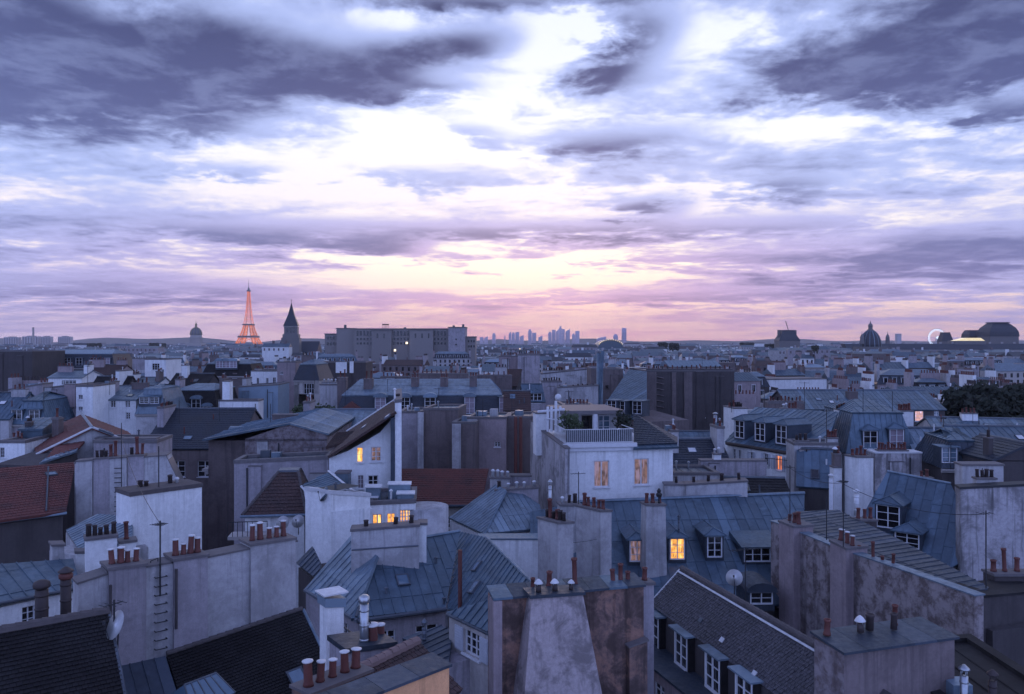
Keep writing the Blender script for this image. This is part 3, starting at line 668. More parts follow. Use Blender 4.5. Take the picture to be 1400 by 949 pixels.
# ---- long rendered party wall with capped pots, and the tiled lean-to against its foot
fr = frame2(150, 28, 405, 32.4)
t = thing('party_wall', 'long mauve party wall with three pilasters carrying white capped pots and iron rungs', 'party wall', fr.P(2, 0, 0))
wall(t, fr, [(107, 799), (148, 785), (148, 783), (200, 776), (236, 770), (284, 763), (342, 751), (405, 741)], .8, 'plaster_grey', cop=.07)
for (xa, xb, ya, yb, n) in ((149, 200, 780, 774, 4), (238, 284, 768, 761, 4), (343, 404, 747, 738, 5)):
    u0, za = fr.hit(xa, ya, -.14); u1, zb = fr.hit(xb, yb, -.14)
    p = wall_uz(t, fr, [(u0, 0), (u0, za), (u1, zb), (u1, 0)], 1.08, 'plaster_lilac' if n == 4 else 'plaster_grey', (), 'pilaster', None, .1, 'coping', -.14)
    pots(p, fr.P(u0 + .1, .35, za + .1), fr.P(u1 - .1, .35, zb + .1), n, 'capped', .82)
for k in range(9):
    y = 788 + k * 12.2; u, z = fr.hit(219, y); r_ = MB()
    r_.tube([fr.P(u - .2, 0, z), fr.P(u - .2, -.16, z), fr.P(u + .2, -.16, z), fr.P(u + .2, 0, z)], .018, 5); r_.build('rung', 'iron', t)
for (x, y0, y1) in ((151, 800, 880), (241, 778, 860)):
    q = MB(); q.bar(fr.at(x, y0, -.2), fr.at(x, y1, -.2), .05, 6); q.build('drain_pipe', 'plaster_dark', t)
for (xa, xb) in ((206, 216), (290, 303)):
    q = MB(); a, b = fr.at(xa, 774, .3), fr.at(xb, 770, .3); q.tube([a, a + V((0, 0, .18)), b + V((0, 0, .18)), b], .02, 5); q.build('handrail', 'iron', t)
antenna(219, 815, 712, 29.0, 'tall iron aerial mast on the mauve party wall above the rungs', None, 5, 70, .35)
tA, tB = fr.at(228, 896, -.2), fr.at(412, 834, -.2); dn = -fr.n * .83 - V((0, 0, .56))
t = thing('tiled_lean_to', 'dark tiled lean-to roof with a roof window below the mauve party wall', 'house', fr.P(4, -3, 0))
pl = Plane3(tA, tB, tA + dn); roof(t, pl, [tA, tB, tB + dn * 6.2, tA + dn * 6.2], 'tile', w_=.15, course=.13, mat='tile_dark')
uA, zA = fr.hit(228, 896, -.2); uB, zB = fr.hit(412, 834, -.2)
shedbody(t, fr, uA + .1, uB - .1, -5.2, -.25, zA - 3.7, zA - .2, 'plaster_dark')
ridge_tiles(t, tA + V((0, 0, .04)), tB + V((0, 0, .04)), 17, .09, 'ridge_tile')
q = MB(); q.bar(tB + fr.u * .08, tB + dn * 6.2 + fr.u * .08, .07, 6); q.build('verge', 'zinc_pale', t)
skylight(t, pl, pl.hit(401, 944), .62, .75, 'sky_glass', .1)
t = thing('zinc_lean_to', 'small grey zinc lean-to roof beside the dark tiled lean-to', 'outbuilding', fr.P(-.5, -2, 0))
zA2, zB2 = fr.at(160, 912, -.2), fr.at(226, 897, -.2); pl = Plane3(zA2, zB2, zA2 + dn)
roof(t, pl, [zA2, zB2, zB2 + dn * 6.2, zA2 + dn * 6.2], 'zinc', w_=.42, mat='zinc_dark')
u0 = fr.hit(160, 912, -.2)[0]; shedbody(t, fr, u0 + .05, uA - .05, -5.2, -.25, zA - 3.75, zA - .25, 'plaster_dark')
t = thing('glass_lantern', 'glazed roof lantern with metal bars beside the dark tiled lean-to', 'roof lantern', px(300, 960, 24))
f2 = frame2(262, 23.4, 322, 24.6); u0, z0 = f2.hit(262, 962); u1, _ = f2.hit(322, 953)
mb = MB(); mb.prism([f2.P(u0, 0, z0 - 1.2), f2.P(u1, 0, z0 - 1.2), f2.P(u1, 1.4, z0 - 1.2), f2.P(u0, 1.4, z0 - 1.2)], (0, 0, 1.0)); mb.build('kerb', 'lead', t)
A, B, Cc, D = f2.P(u0, 0, z0 - .2), f2.P(u1, 0, z0 - .2), f2.P(u1, 1.4, z0 - .2), f2.P(u0, 1.4, z0 - .2); M0, M1 = f2.P(u0 + .2, .7, z0 + .3), f2.P(u1 - .2, .7, z0 + .3)
gl = MB(); gl.add([A, B, Cc, D, M0, M1], [(0, 1, 5, 4), (1, 2, 5), (2, 3, 4, 5), (3, 0, 4)]); gl.build('glazing', 'sky_glass', t)
br = MB()
for k in range(6):
    s = k / 5; br.bar(A.lerp(B, s), M0.lerp(M1, s), .025, 5)
br.bar(M0, M1, .035, 5); br.build('glazing_bar', 'lead', t)

# ---- zinc roof with its white walls behind the tiled house
t = thing('zinc_house', 'low zinc roofed house with a small window behind the two stout flues', 'house', px(40, 1000, 36))
r, pl, _ = roof_px(t, [(0, 826, 33), (107, 803, 35.3), (0, 770, 36)], [(-90, 842), (110, 802), (100, 764), (-90, 778)], w_=.55, mat='zinc')
f2 = frame2(0, 33.2, 107, 35.5)
wall(t, f2, [(-90, 851), (107, 807)], 4.2, 'plaster_white', [(30, 829, 48, 856, 'dark')])
gutter(t, px(-90, 843, 31.3), px(108, 804, 35.3), .07)
chim(t, 72, 88, 747, 772, 37.5, 38, .8, 'plaster_grey', 0, cop=.1)

# ---- white block
fr = frame2(178, 41, 275, 43.7)
t = thing('white_block', 'blank white rendered block with a dark coping above the mauve party wall', 'building', fr.P(1.8, 1, 0))
w_ = wall(t, fr, [(178, 679), (276, 666)], 1.85, 'plaster_white', cop=.22, copmat='ridge_tile')
a, b = fr.at(188, 676, 1.2), fr.at(204, 674, 1.2); pots(w_, a + V((0, 0, .25)), b + V((0, 0, .25)), 2, 'dark'); a, b = fr.at(228, 671, 1.2), fr.at(246, 668, 1.2); pots(w_, a + V((0, 0, .25)), b + V((0, 0, .25)), 2, ['dark', 'white'])
antenna(217, 672, 610, 42.5, 'slender aerial mast on the coping of the blank white block', None, 0)

# ---- small zinc roof with stacks
t = thing('zinc_annexe', 'little pale zinc roofed annexe with two stubby white stacks beside the white block', 'house', px(140, 1100, 40))
roof_px(t, [(90, 725, 44), (112, 757, 39), (179, 707, 42.5)], [(90, 725), (112, 757), (181, 738), (181, 706), (133, 703)], w_=.5, mat='zinc_pale')
wall(t, frame2(90, 44.1, 112, 39.1), [(90, 728), (112, 761)], 3.0, 'plaster_grey'); wall(t, frame2(112, 39.1, 181, 41.6), [(112, 761), (181, 741)], 2.5, 'plaster_grey')
chim(t, 117, 160, 740, 800, 36.5, 30, .9, 'plaster_white', 5, 'dark', yt2=735, ps=.9); chim(t, 164, 186, 744, 800, 37.5, 30, .7, 'plaster_white', 1, 'tall', yt2=741)
chim(t, 104, 118, 757, 800, 37.5, 30, .6, 'plaster_white', 0)

# ---- red tiled roof at the picture's edge
t = thing('red_tiled_house', 'house with a broad brownish red tiled roof and a dark wall below its gutter', 'house', px(30, 1200, 54))
r, pl, _ = roof_px(t, [(0, 712, 50), (88, 700, 52.6), (0, 640, 56)], [(-140, 731), (90, 700), (104, 632), (-140, 652)], 'tile', w_=.26, course=.33, mat='tile_red')
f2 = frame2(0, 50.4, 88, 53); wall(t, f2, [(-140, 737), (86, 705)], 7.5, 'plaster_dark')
gutter(t, px(-140, 732, 47), px(91, 701.5, 52.7), .1, 'zinc_pale'); skylight(t, pl, pl.hit(64, 652), .7, .5)
for x in (66,):
    a, b = pl.hit(x, 640) + pl.n * .1, pl.hit(x - 3, 700) + pl.n * .1; q = MB(); q.bar(a, b, .06, 5); q.build('flashing', 'lead', t)

# ---- gabled chimney wall with ladder behind the white block
fr = Fr(170, 57, 14)
t = thing('chimney_gable', 'mauve gable wall with raised strips, a rung ladder and two rows of dark pots', 'building', fr.P(0, 2, 0))
wall(t, fr, [(102, 634), (228, 623), (246, 664)], 1.8, 'plaster_grey', cop=.08)
for (xa, xb, ya, yb, n) in ((104, 126, 632, 630, 0), (127, 158, 629, 627, 5), (174, 196, 625, 624, 3), (150, 173, 628, 626, 0)):
    u0, za = fr.hit(xa, ya, -.2); u1, zb = fr.hit(xb, yb, -.2)
    p = wall_uz(t, fr, [(u0, 14), (u0, za), (u1, zb), (u1, 14)], 1.0, 'plaster_grey' if n == 0 else 'plaster_lilac', (), 'pilaster', None, .1, 'coping', -.2 if n == 0 else -.08)
    if n: pots(p, fr.P(u0, .4, za + .1), fr.P(u1, .4, zb + .1), n, ['dark', 'tall'], 1.0)
for k in range(10):
    u, z = fr.hit(162, 640 + k * 6.5, -.2); q = MB(); q.bar(fr.P(u - .25, -.32, z), fr.P(u + .25, -.32, z), .03, 5); q.build('rung', 'iron', t)
antenna(166, 690, 578, 56.5, 'long straight aerial mast rising from the ladder on the mauve gable wall', None, 0)

# ---- orange parapet terrace with a row of capped pots
fr = frame2(513, 18.5, 617, 20.2); u1, zt = fr.hit(614, 911)
t = thing('orange_parapet', 'orange rendered wall end under a dark metal coping', 'wall', fr.P(0, 0, 0))
wall_uz(t, fr, [(-5, 0), (-5, zt), (u1, zt), (u1, 0)], .62, 'plaster_orange')
for k in range(7):
    a = -5.1 + k * (u1 + 5.15) / 7; b = a + (u1 + 5.15) / 7 - .012
    q = MB(); q.prism([fr.P(a, -.08, zt + .003), fr.P(b, -.08, zt + .003), fr.P(b, .70, zt + .09), fr.P(a, .70, zt + .09)], (0, 0, .07)); q.build('coping_sheet', 'zinc_dark', t)
f2 = frame2(425, 20.6, 512, 22.2)
t = thing('pot_stack', 'low stack with five fat red pots under white caps behind the orange wall', 'chimney', f2.P(1, 0, 0))
u0, z0 = f2.hit(424, 952); u1, z1 = f2.hit(508, 926)
w_ = wall_uz(t, f2, [(u0, 0), (u0, z0), (u1, z0), (u1, 0)], .8, 'plaster_soot', (), 'stack', None, .08)
pots(w_, f2.P(u0, .4, z0 + .08), f2.P(u1, .4, z0 + .08), 5, 'capped', .86)
f3 = frame2(470, 22.6, 560, 25.0); a, b = f3.at(476, 904, .3), f3.at(575, 893, .3)
t = thing('tiled_shed', 'small tiled shed roof with round clay ridge tiles behind the five red pots', 'shed', f3.P(1, 0, 0))
ra, rb = f3.P(-.3, 0, 22.6), f3.P(3.2, 0, 22.6); ridge_tiles(t, ra, rb, 11, .15)
house(t, f3, -.3, 3.2, -1.6, 1.6, 21.5, 22.55, 'plaster_dark', 'tile', 'tile_brown', w_=.2, course=.2, over=.1, ridge='ridge_tile')

# ---- free-standing stacks over the courtyard
t = thing('white_chimney', 'square white rendered chimney with a pale metal cap over the courtyard', 'chimney', px(458, 1100, 27))
chim(t, 446, 470, 830, 906, 27, 36, .55, 'plaster_white', 0, cop=.30, copmat='zinc_pale', zb=8)
mb = MB(); fr = Fr(458, 27, 36); u0, z0 = fr.hit(446, 819); u1, _ = fr.hit(470, 819); mb.prism([fr.P(u0 - .12, -.12, z0 + .1), fr.P(u1 + .12, -.12, z0 + .1), fr.P(u1 + .12, .67, z0 + .1), fr.P(u0 - .12, .67, z0 + .1)], (0, 0, .05)); mb.build('cap', 'pot_white', t)
br = MB(); p0 = px(471, 858, 26.6); br.bar(p0, px(502, 882, 25.2), .03, 5); br.build('stay', 'iron', t)
t = thing('flue_base', 'flat dark roofed stub with a steel flue and a red pot under a white cap', 'chimney', px(505, 1100, 25))
s_ = chim(t, 474, 540, 893, 960, 25, 36, 1.3, 'plaster_lilac', 0, cop=.16, copmat='zinc_dark', zb=6, yt2=884)
flue(t, 498, 826, 893, 25.3, .14, 'steel', 'cowl'); pots(s_, px(507, 888, 25.5), px(514, 888, 25.5), 1, 'capped', 1.25); pots(s_, px(519, 884, 26.2), px(525, 884, 26.2), 1, 'capped', 1.1)
st = MB(); st.bar(px(503, 845, 25.3), px(523, 885, 26), .025, 5); st.build('stay', 'iron', t)

# ---- zinc mansard corner building in the middle
t = thing('zinc_corner_house', 'large blue grey zinc hipped roof with a broad blank stack wall and skylights', 'house', px(540, 1250, 40))
r1, pl1, _ = roof_px(t, [(485, 846, 36.2), (609, 831, 37.7), (583, 735, 42)], [(480, 846), (609, 831), (629, 727), (583, 735), (545, 745), (514, 760)], w_=.5)
r2, pl2, _ = roof_px(t, [(417, 805, 40.6), (487, 846, 36.2), (495, 738, 41.5)], [(417, 805), (485, 847), (516, 760), (482, 730)], w_=.5, mat='zinc_pale')
r3, pl3, _ = roof_px(t, [(612, 833, 37.6), (690, 845, 33.0), (664, 735, 41.0)], [(612, 833), (629, 727), (664, 735), (730, 800), (695, 846)], w_=.45)
wall(t, frame2(490, 36.5, 609, 38.0), [(490, 853), (609, 836)], 5.0, 'plaster_lilac', [(519, 862, 541, 895, 'dark'), (568, 854, 599, 884, 'dark')])
wall(t, frame2(418, 40.9, 490, 36.5), [(418, 809), (490, 853)], 4.0, 'plaster_lilac', [(468, 852, 476, 880, 'dark')])
gutter(t, px(489, 849, 36.1), px(610, 833, 37.6), .1); gutter(t, px(417, 807, 40.6), px(489, 849, 36.1), .1)
fr = Fr(527, 39.6, 6); w_ = wall(t, fr, [(480, 727), (573, 720)], .9, 'plaster_grey', zb=15, name='stack_wall', cop=.12)
for x, y in ((501, 725), (540, 722), (563, 720)): pots(w_, fr.at(x - 4, y, .45) + V((0, 0, .1)), fr.at(x + 4, y, .45) + V((0, 0, .1)), 1, 'dark', 1.0)
chim(t, 573, 583, 718, 760, 40.2, 6, .8, 'plaster_white', 0, zb=17)
q = MB(); q.bar(fr.at(481, 752, -.03), fr.at(572, 746, -.03), .04, 4); q.build('flashing', 'lead', t)
skylight(t, pl1, pl1.hit(544, 803), .62, .75); skylight(t, pl3, pl3.hit(640, 812), .5, .7); skylight(t, pl3, pl3.hit(645, 782), .45, .6)
q = MB(); q.bar(px(629, 838, 36.8), px(629, 752, 36.8), .10, 8); q.build('vent_pipe', 'terracotta', t)
hp = MB(); hp.bar(pl1.hit(487, 845) + V((0, 0, .06)), pl1.hit(515, 760) + V((0, 0, .06)), .07, 6); hp.build('hip_roll', 'lead', t)
hp = MB(); hp.bar(pl1.hit(583, 735) + V((0, 0, .05)), pl1.hit(629, 727) + V((0, 0, .05)), .08, 6); hp.bar(pl3.hit(664, 735) + V((0, 0, .05)), pl3.hit(729, 799) + V((0, 0, .05)), .08, 6); hp.build('ridge_roll', 'zinc_pale', t)
for (x, y) in ((596, 770), (528, 812), (607, 826)):
    v = MB(); p = pl1.hit(x, y); v.lathe(p, [(.06, 0), (.06, .22), (.1, .24), (.1, .3), (.02, .33)], 8); v.build('roof_vent', 'lead', t)

# ---- cottage with shutters
fr = frame2(615, 33, 672, 30.7)
t = thing('shuttered_cottage', 'little cream upper storey with a white shuttered window under a zinc lean-to', 'house', fr.P(1.3, 1, 0))
wall(t, fr, [(614, 842), (675, 872)], 2.6, 'plaster_cream', [(634, 864, 656, 897, 'dark', {'shutters': True, 'cols': 3, 'rows': 3})])
roof_px(t, [(614, 838, 33), (672, 867, 30.7), (676, 819, 32.2)], [(610, 837), (676, 869), (705, 845), (705, 808), (676, 818)], w_=.42)
gutter(t, px(611, 840, 33), px(676, 871, 30.6), .06)
roof_px(t, [(552, 874, 33.6), (613, 905, 31.1), (605, 856, 34.4)], [(550, 873), (614, 906), (618, 862), (603, 855), (575, 864)], w_=.42, mat='zinc_dark')
wall(t, frame2(553, 33.7, 613, 31.2), [(554, 880), (613, 910)], 1.4, 'plaster_lilac')
flue(t, 580, 858, 880, 33.2, .09, 'lead', 'hat')

# ---- sooty chimney wall with the tapering breast
fr = frame2(675, 30, 880, 31.6)
t = thing('sooty_chimney_wall', 'soot stained brown wall with a tapering chimney breast and three white metal cowls', 'party wall', fr.P(2.8, 1, 0))
w_ = wall(t, fr, [(675, 820), (880, 801)], .9, 'plaster_soot', cop=None)
uL, zL = fr.hit(675, 820); uR, zR = fr.hit(880, 801); n_ = 8
for k in range(n_):
    a, b = uL - .05 + (uR - uL + .1) * k / n_, uL - .05 + (uR - uL + .1) * (k + 1) / n_ - .01
    za = zL + (zR - zL) * k / n_; q = MB(); q.prism([fr.P(a, -.14, za + .003), fr.P(b, -.14, za + .003), fr.P(b, 1.0, za + .16), fr.P(a, 1.0, za + .16)], (0, 0, .09)); q.build('coping_sheet', 'zinc_dark' if k % 3 else 'zinc', t)
def P4(v, x0, y0, x1, y1): return fr.at(x0, y0, v), fr.at(x1, y1, v)
a, b = P4(-.55, 727, 818, 797, 813); c, d = P4(-1.25, 718, 940, 820, 932)
d0 = (c - a) * 3; d1 = (d - b) * 3
mb = MB(); mb.loft([[a + d0, b + d1, b + d1 + fr.n * 5, a + d0 + fr.n * 5], [c, d, d + fr.n * 1.4, c + fr.n * 1.4], [a, b, b + fr.n * .75, a + fr.n * .75]]); br = mb.build('chimney_breast', 'plaster_breast', t)
q = MB(); e = fr.u * .08; q.prism([a - e - fr.n * .08, b + e - fr.n * .08, b + e + fr.n * .95, a - e + fr.n * .95], (0, 0, .12)); q.build('cap_sheet', 'zinc_dark', br)
pots(br, a + fr.n * .3 + V((0, 0, .12)), b + fr.n * .3 + V((0, 0, .12)), 3, 'cowl', .74)
for k_, (x, y, s) in enumerate(((729, 812, 'plain'), (751, 810, 'plain'), (786, 806, 'tall'), (838, 804, 'plain'), (849, 803, 'tall'), (858, 802, 'plain'))):
    pots(w_, fr.at(x - 4, y, .5) + V((0, 0, .2)), fr.at(x + 4, y, .5) + V((0, 0, .2)), 1, s, .85)
chim(t, 879, 894, 800, 860, 32.6, 15, .6, 'plaster_lilac', 1, 'plain', zb=15)
u0, z0 = fr.hit(675, 820); q = wall_uz(t, fr, [(u0 - .05, 0), (u0 - .05, z0 - .02), (u0 + .28, z0 - .02), (u0 + .28, 0)], .8, 'plaster_pink', (), 'pilaster', None, None, 'coping', -.18)
u1, z1 = fr.hit(880, 872); lg = wall_uz(t, fr, [(u1 - .75, 0), (u1 - .75, z1 - .2), (u1, z1), (u1, 0)], .5, 'plaster_soot', (), 'buttress', None, .06, 'coping', -.35)

# ---- slate roofed house with dormers facing the court
fr = frame2(888, 38.1, 1060, 28.3); t = thing('dormer_house', 'steep grey tiled roof with a mossy ridge and four white framed dormers over a court', 'house', fr.P(4, 2, 0))
r, pl, poly = roof_px(t, [(888, 826, 38.1), (1060, 950, 28.3), (931, 778, 38.0)], [(888, 826), (1060, 950), (1100, 979), (1158, 908), (931, 778)], 'tile', w_=.17, course=.155, mat='slate_grey')
A, B = pl.hit(931, 778), pl.hit(1158, 908)
ridge_tiles(t, A + V((.04, 0, .02)), B + V((.04, 0, .02)), 34, .13, 'ridge_tile')
q = MB(); q.bar(A + V((-.16, -.05, -.08)), B + V((-.16, -.05, -.08)), .05, 5); q.build('mortar_fillet', 'pot_white', t)
q = MB(); q.bar(pl.hit(888, 826) + V((0, 0, .03)), A + V((0, 0, .03)), .05, 5); q.build('verge', 'pot_white', t)
ua = fr.hit(888, 826)[0]; ub = fr.hit(1100, 979)[0]; ze = pl.hit(888, 826).z
bk = MB(); half = 1.62
bk.prism([fr.P(ua + .1, .05, 0), fr.P(ua + .1, 3.4, 0), fr.P(ua + .1, 3.4, ze - .1), fr.P(ua + .1, half, A.z - .25), fr.P(ua + .1, .05, ze - .1)], fr.u * (ub - ua + 2)); bk.build('wall', 'plaster_dark', t)
plb = Plane3(fr.P(ua, 3.5, ze), fr.P(ub, 3.5, ze), A); roof(t, plb, [fr.P(ua, 3.5, ze), fr.P(ub + 1, 3.5, ze), B, A], 'tile', w_=.24, course=.22, mat='slate_grey')
f2 = frame2(853, 37.4, 941, 31.8)
wall(t, f2, [(849, 878), (941, 950), (1060, 1048)], 1.6, 'plaster_pink', [(893, 935, 908, 965, 'dark'), (922, 960, 940, 1000, 'dark')])
p0, p1 = f2.at(849, 878), f2.at(1060, 1048); q = MB(); q.prism([p0 + V((-.12, 0, 0)), p1 + V((-.12, 0, 0)), p1 + f2.n * 1.7, p0 + f2.n * 1.7], (0, 0, .1)); q.build('ledge', 'zinc_dark', t)
for (x, y) in ((893, 880), (931, 909), (974, 942), (1017, 976)):
    dd = fr.at(x, y, -.25).y
    dormer(t, x, y + 3, dd, math.degrees(fr.yaw), 1.15, 1.5, 1.3, 'dark', 'flat', 'tile_dark', 'zinc_pale', 'white_paint', 2, 3)
for (x, y) in ((984, 877), (1028, 923), (896, 890)):
    q = MB(); p = pl.hit(x, y) if x != 896 else pl.hit(955, 850); q.prism([p + pl.n * .04, p + pl.n * .04 + pl.e * .24, p + pl.n * .04 + pl.e * .24 + pl.s * .2, p + pl.n * .04 + pl.s * .2], pl.n * .03); q.build('slipped_patch', 'pot_white' if x != 896 else 'lead', t)
dish(1004, 790, 35.0, -20, 'white satellite dish behind the mossy ridge of the dormer house', .36, foot=.95)
antenna(1019, 822, 748, 36.5, 'comb shaped television aerial beside the white dish behind the mossy ridge', None, 8, 15, 1.2)

# ---- long zinc roof with three dormers
t = thing('zinc_dormer_house', 'wide zinc roof with three hipped dormers, one of them glowing amber', 'house', px(910, 1300, 50))
r, pl, _ = roof_px(t, [(740, 830, 47), (1085, 825, 47.5), (900, 682, 56)], [(725, 833), (1096, 826), (1100, 675), (790, 687), (725, 700)], w_=.62)
f2 = frame2(740, 47.4, 1085, 47.9); wall(t, f2, [(728, 838), (1092, 831)], 8.0, 'plaster_dark')
q = MB(); q.bar(pl.hit(790, 687) + V((0, 0, .06)), pl.hit(1100, 675) + V((0, 0, .06)), .11, 6); q.build('ridge_roll', 'zinc_pale', t)
for (x, y, st) in ((871, 768, 'rose'), (926, 765, 'amber'), (977, 762, 'dark')):
    dd = pl.hit(x, y + 4).y - .1; dormer(t, x, y, dd, 2, .95, 1.35, 2.6, st, 'hip', 'zinc_dark', 'zinc')
dormer(t, 1041, 768, pl.hit(1041, 772).y, 2, 2.2, .9, 2.4, 'dark', 'shed', 'zinc_dark', 'zinc', cols=4, rows=2)
chim(t, 762, 784, 716, 815, 44.2, 40, 1.6, 'plaster_grey', 6, ['dark', 'tall', 'plain'], long='v', zb=14)
chim(t, 821, 836, 700, 790, 47, 40, 2.0, 'plaster_grey', 5, 'plain', long='v', zb=14)
chim(t, 766, 794, 692, 800, 51, 8, 1.0, 'plaster_grey', 3, ['white', 'dark'], zb=14); chim(t, 884, 910, 692, 770, 49.3, 12, .9, 'plaster_grey', 3, 'plain', taper=.10, zb=15)
chim(t, 938, 1022, 664, 705, 56.4, -4, 1.1, 'plaster_grey', 4, ['white', 'dark'], yt2=659, zb=18); chim(t, 909, 938, 664, 700, 56.8, -4, 1.0, 'plaster_grey', 1, 'dark', zb=18)
q = MB(); p = px(901, 690, 49.6); q.bar(p, px(901, 668, 49.6), .06, 6); q.lathe(px(901, 680, 49.6), [(.05, 0), (.16, .05), (.2, .2), (.1, .3), (.14, .4), (.05, .55)], 8); q.build('finial_cowl', 'iron', t)
flue(t, 752, 664, 702, 46, .10, 'steel', 'hat'); flue(t, 928, 711, 740, 50.5, .06, 'lead', 'hat')
dormer(t, 1041, 826, 45.5, 2, 1.3, .7, 2.2, 'dark', 'arch', 'zinc_dark', 'zinc_dark', cols=2, rows=2)
antenna(791, 690, 645, 50.5, 'forked television aerial in front of the white terrace house', None, 6, 10, .8)

# ---- peeling party wall and the zinc roof over it
fr = frame2(1055, 48.6, 1330, 34.5); t = thing('peeling_party_wall', 'long flaking plaster wall with two pink chimney strips and a zinc roof above', 'party wall', fr.P(7, 1, 0))
top = [(1054, 713), (1063, 716), (1090, 727), (1133, 745), (1157, 754), (1245, 784), (1332, 815)]
w_ = wall(t, fr, top, .5, 'peeling_wall', cop=.06, copmat='zinc_pale')
for (xa, xb, ya, yb, n, st) in ((1065, 1085, 714, 722, 3, 'plain'), (1135, 1157, 741, 752, 3, ['plain', 'capped'])):
    u0, za = fr.hit(xa, ya, -.45); u1, zb = fr.hit(xb, yb, -.45)
    p = wall_uz(t, fr, [(u0, 0), (u0, za), (u1, zb), (u1, 0)], 1.3, 'plaster_pink', (), 'chimney_strip', None, .12, 'coping', -.45)
    pots(p, fr.P(u0, .1, za + .12), fr.P(u1, .1, zb + .12), n, st, .95)
for (x, y, s) in ((1175, 760, 'plain'), (1194, 767, 'tall'), (1207, 771, 'plain'), (1220, 776, 'tall')):
    pots(w_, fr.at(x - 4, y, .4) + V((0, 0, .05)), fr.at(x + 4, y, .4) + V((0, 0, .05)), 1, s, .85)
roof_px(t, [(1055, 716, 49.2), (1330, 816, 35.1), (1240, 716, 47.6)], [(1062, 716), (1336, 817), (1352, 803), (1230, 738), (1145, 697), (1085, 700)], w_=.6, mat='zinc_dark')
u0, z0 = fr.hit(1332, 815); bx = MB(); bx.prism([fr.P(.3, 1.0, 0), fr.P(u0, 1.0, 0), fr.P(u0, 6, 0), fr.P(.3, 6, 0)], (0, 0, z0 - 1.6)); bx.build('building_body', 'plaster_dark', t)
antenna(1080, 735, 636, 46.5, 'very tall thin mast on the first pink strip of the flaking wall', None, 3, 20, .3); antenna(1130, 738, 680, 43.5, 'short mast between the two pink strips of the flaking wall', None, 0)
antenna(1153, 748, 655, 41.5, 'tall thin mast on the second pink strip of the flaking wall', None, 4, 50, .4)
antenna(1348, 818, 698, 36, 'mast with a crossbar at the low end of the flaking wall', None, 3, 5, .5)

# ---- chimney block low at the side
fr = frame2(1154, 25, 1304, 26.3); t = thing('flat_capped_block', 'wide vignette darkened pink chimney block under a flat zinc cap with mixed pots', 'chimney', fr.P(2, .8, 0))
w_ = wall(t, fr, [(1154, 894), (1305, 872)], 1.4, 'plaster_vignetted')
q = MB(); u0, z0 = fr.hit(1154, 894); u1, z1 = fr.hit(1305, 872)
for k in range(5):
    a, b = u0 - .1 + (u1 - u0 + .2) * k / 5, u0 - .1 + (u1 - u0 + .2) * (k + 1) / 5 - .012
    q = MB(); q.prism([fr.P(a, -.12, z0 + .003), fr.P(b, -.12, z0 + .003), fr.P(b, 1.5, z0 + .14), fr.P(a, 1.5, z0 + .14)], (0, 0, .08)); q.build('cap_sheet', 'zinc_dark', t)
for (uu, v, s, sc__) in ((.12, 1.0, 'plain', .9), (1.35, .9, 'cowl', .78), (1.8, 1.0, 'dark', 1.1), (2.6, .8, 'dark', 1.0), (2.9, 1.1, 'tall', .8)):
    pots(w_, fr.P(uu, v, z0 + .22), fr.P(uu + .1, v, z0 + .22), 1, s, sc__)
lf = Fr(0, 0, math.degrees(fr.yaw) - 90, fr.P(u0 - .004, 1.4, 0)); wall_uz(t, lf, [(0, 0), (0, z0 - .03), (1.4, z0 - .03), (1.4, 0)], .003, 'rubble_wall', (), 'end_face')
t = thing('dark_roof_corner', 'dark flat roof edge with two round metal vents at its top', 'roof', px(1370, 1000, 24))
f2 = Fr(1360, 24.5, 0); wall(t, f2, [(1310, 985), (1480, 975)], 6, 'tile_dark', cop=.1, copmat='tile_dark'); 
for x, y in ((1318, 924), (1357, 931)): flue(t, x, y, 990, 25.5, .12, 'steel' if x == 1318 else 'pot_dark', 'hat', 'vent')
t = thing('shadowed_block', 'dark blank wall block with a row of stubby pots beyond the flaking wall', 'building', px(1390, 1100, 38))
f2 = frame2(1332, 34.8, 1470, 37); w_ = wall(t, f2, [(1334, 818), (1400, 812), (1470, 804)], 1.8, 'plaster_dark', cop=.1, copmat='tile_dark')
chim(t, 1360, 1420, 788, 820, 37.5, 5, .8, 'plaster_dark', 4, ['tall', 'plain'], zb=10)

# ---- zinc house with two side dormers, stained wall
t = thing('zinc_side_house', 'steep zinc roof with two deep dormers turned sideways beyond the flaking wall', 'house', px(1260, 1300, 54))
f2 = Fr(1195, 55, -40); yw = -40
pl = Plane3(f2.P(-3, 0, 18.8), f2.P(6, 0, 18.8), f2.P(0, 4, 22.4)); po = [pl.hit(*p) for p in ((1170, 722), (1200, 752), (1262, 796), (1316, 768), (1318, 700), (1300, 662), (1213, 645))]
r = roof(t, pl, po, 'zinc', w_=.62); body(t, f2, -2.6, 4.6, .3, 5.0, 18.5, 'plaster_dark')
q = MB(); q.bar(pl.hit(1213, 645) + V((0, 0, .05)), pl.hit(1300, 662) + V((0, 0, .05)), .09, 6); q.build('ridge_roll', 'zinc_pale', t)
dormer(t, 1214, 722, pl.hit(1214, 722).y - .3, yw, 1.5, 1.55, 3.4, 'dark', 'hip', 'zinc_dark', 'zinc'); dormer(t, 1240, 749, pl.hit(1240, 749).y - .3, yw, 1.5, 1.0, 3.4, 'dark', 'hip', 'zinc_dark', 'zinc')
chim(t, 1172, 1194, 626, 700, 61.5, 25, 1.2, 'plaster_white', 4, 'plain', taper=.0, zb=14); chim(t, 1262, 1276, 655, 672, 57, 10, .8, 'plaster_brown', 2, 'plain', zb=18)
flue(t, 1171, 676, 705, 53, .16, 'pot_white', 'hat'); chim(t, 1175, 1199, 713, 735, 49, 15, .7, 'plaster_dark', 3, 'plain', zb=14)
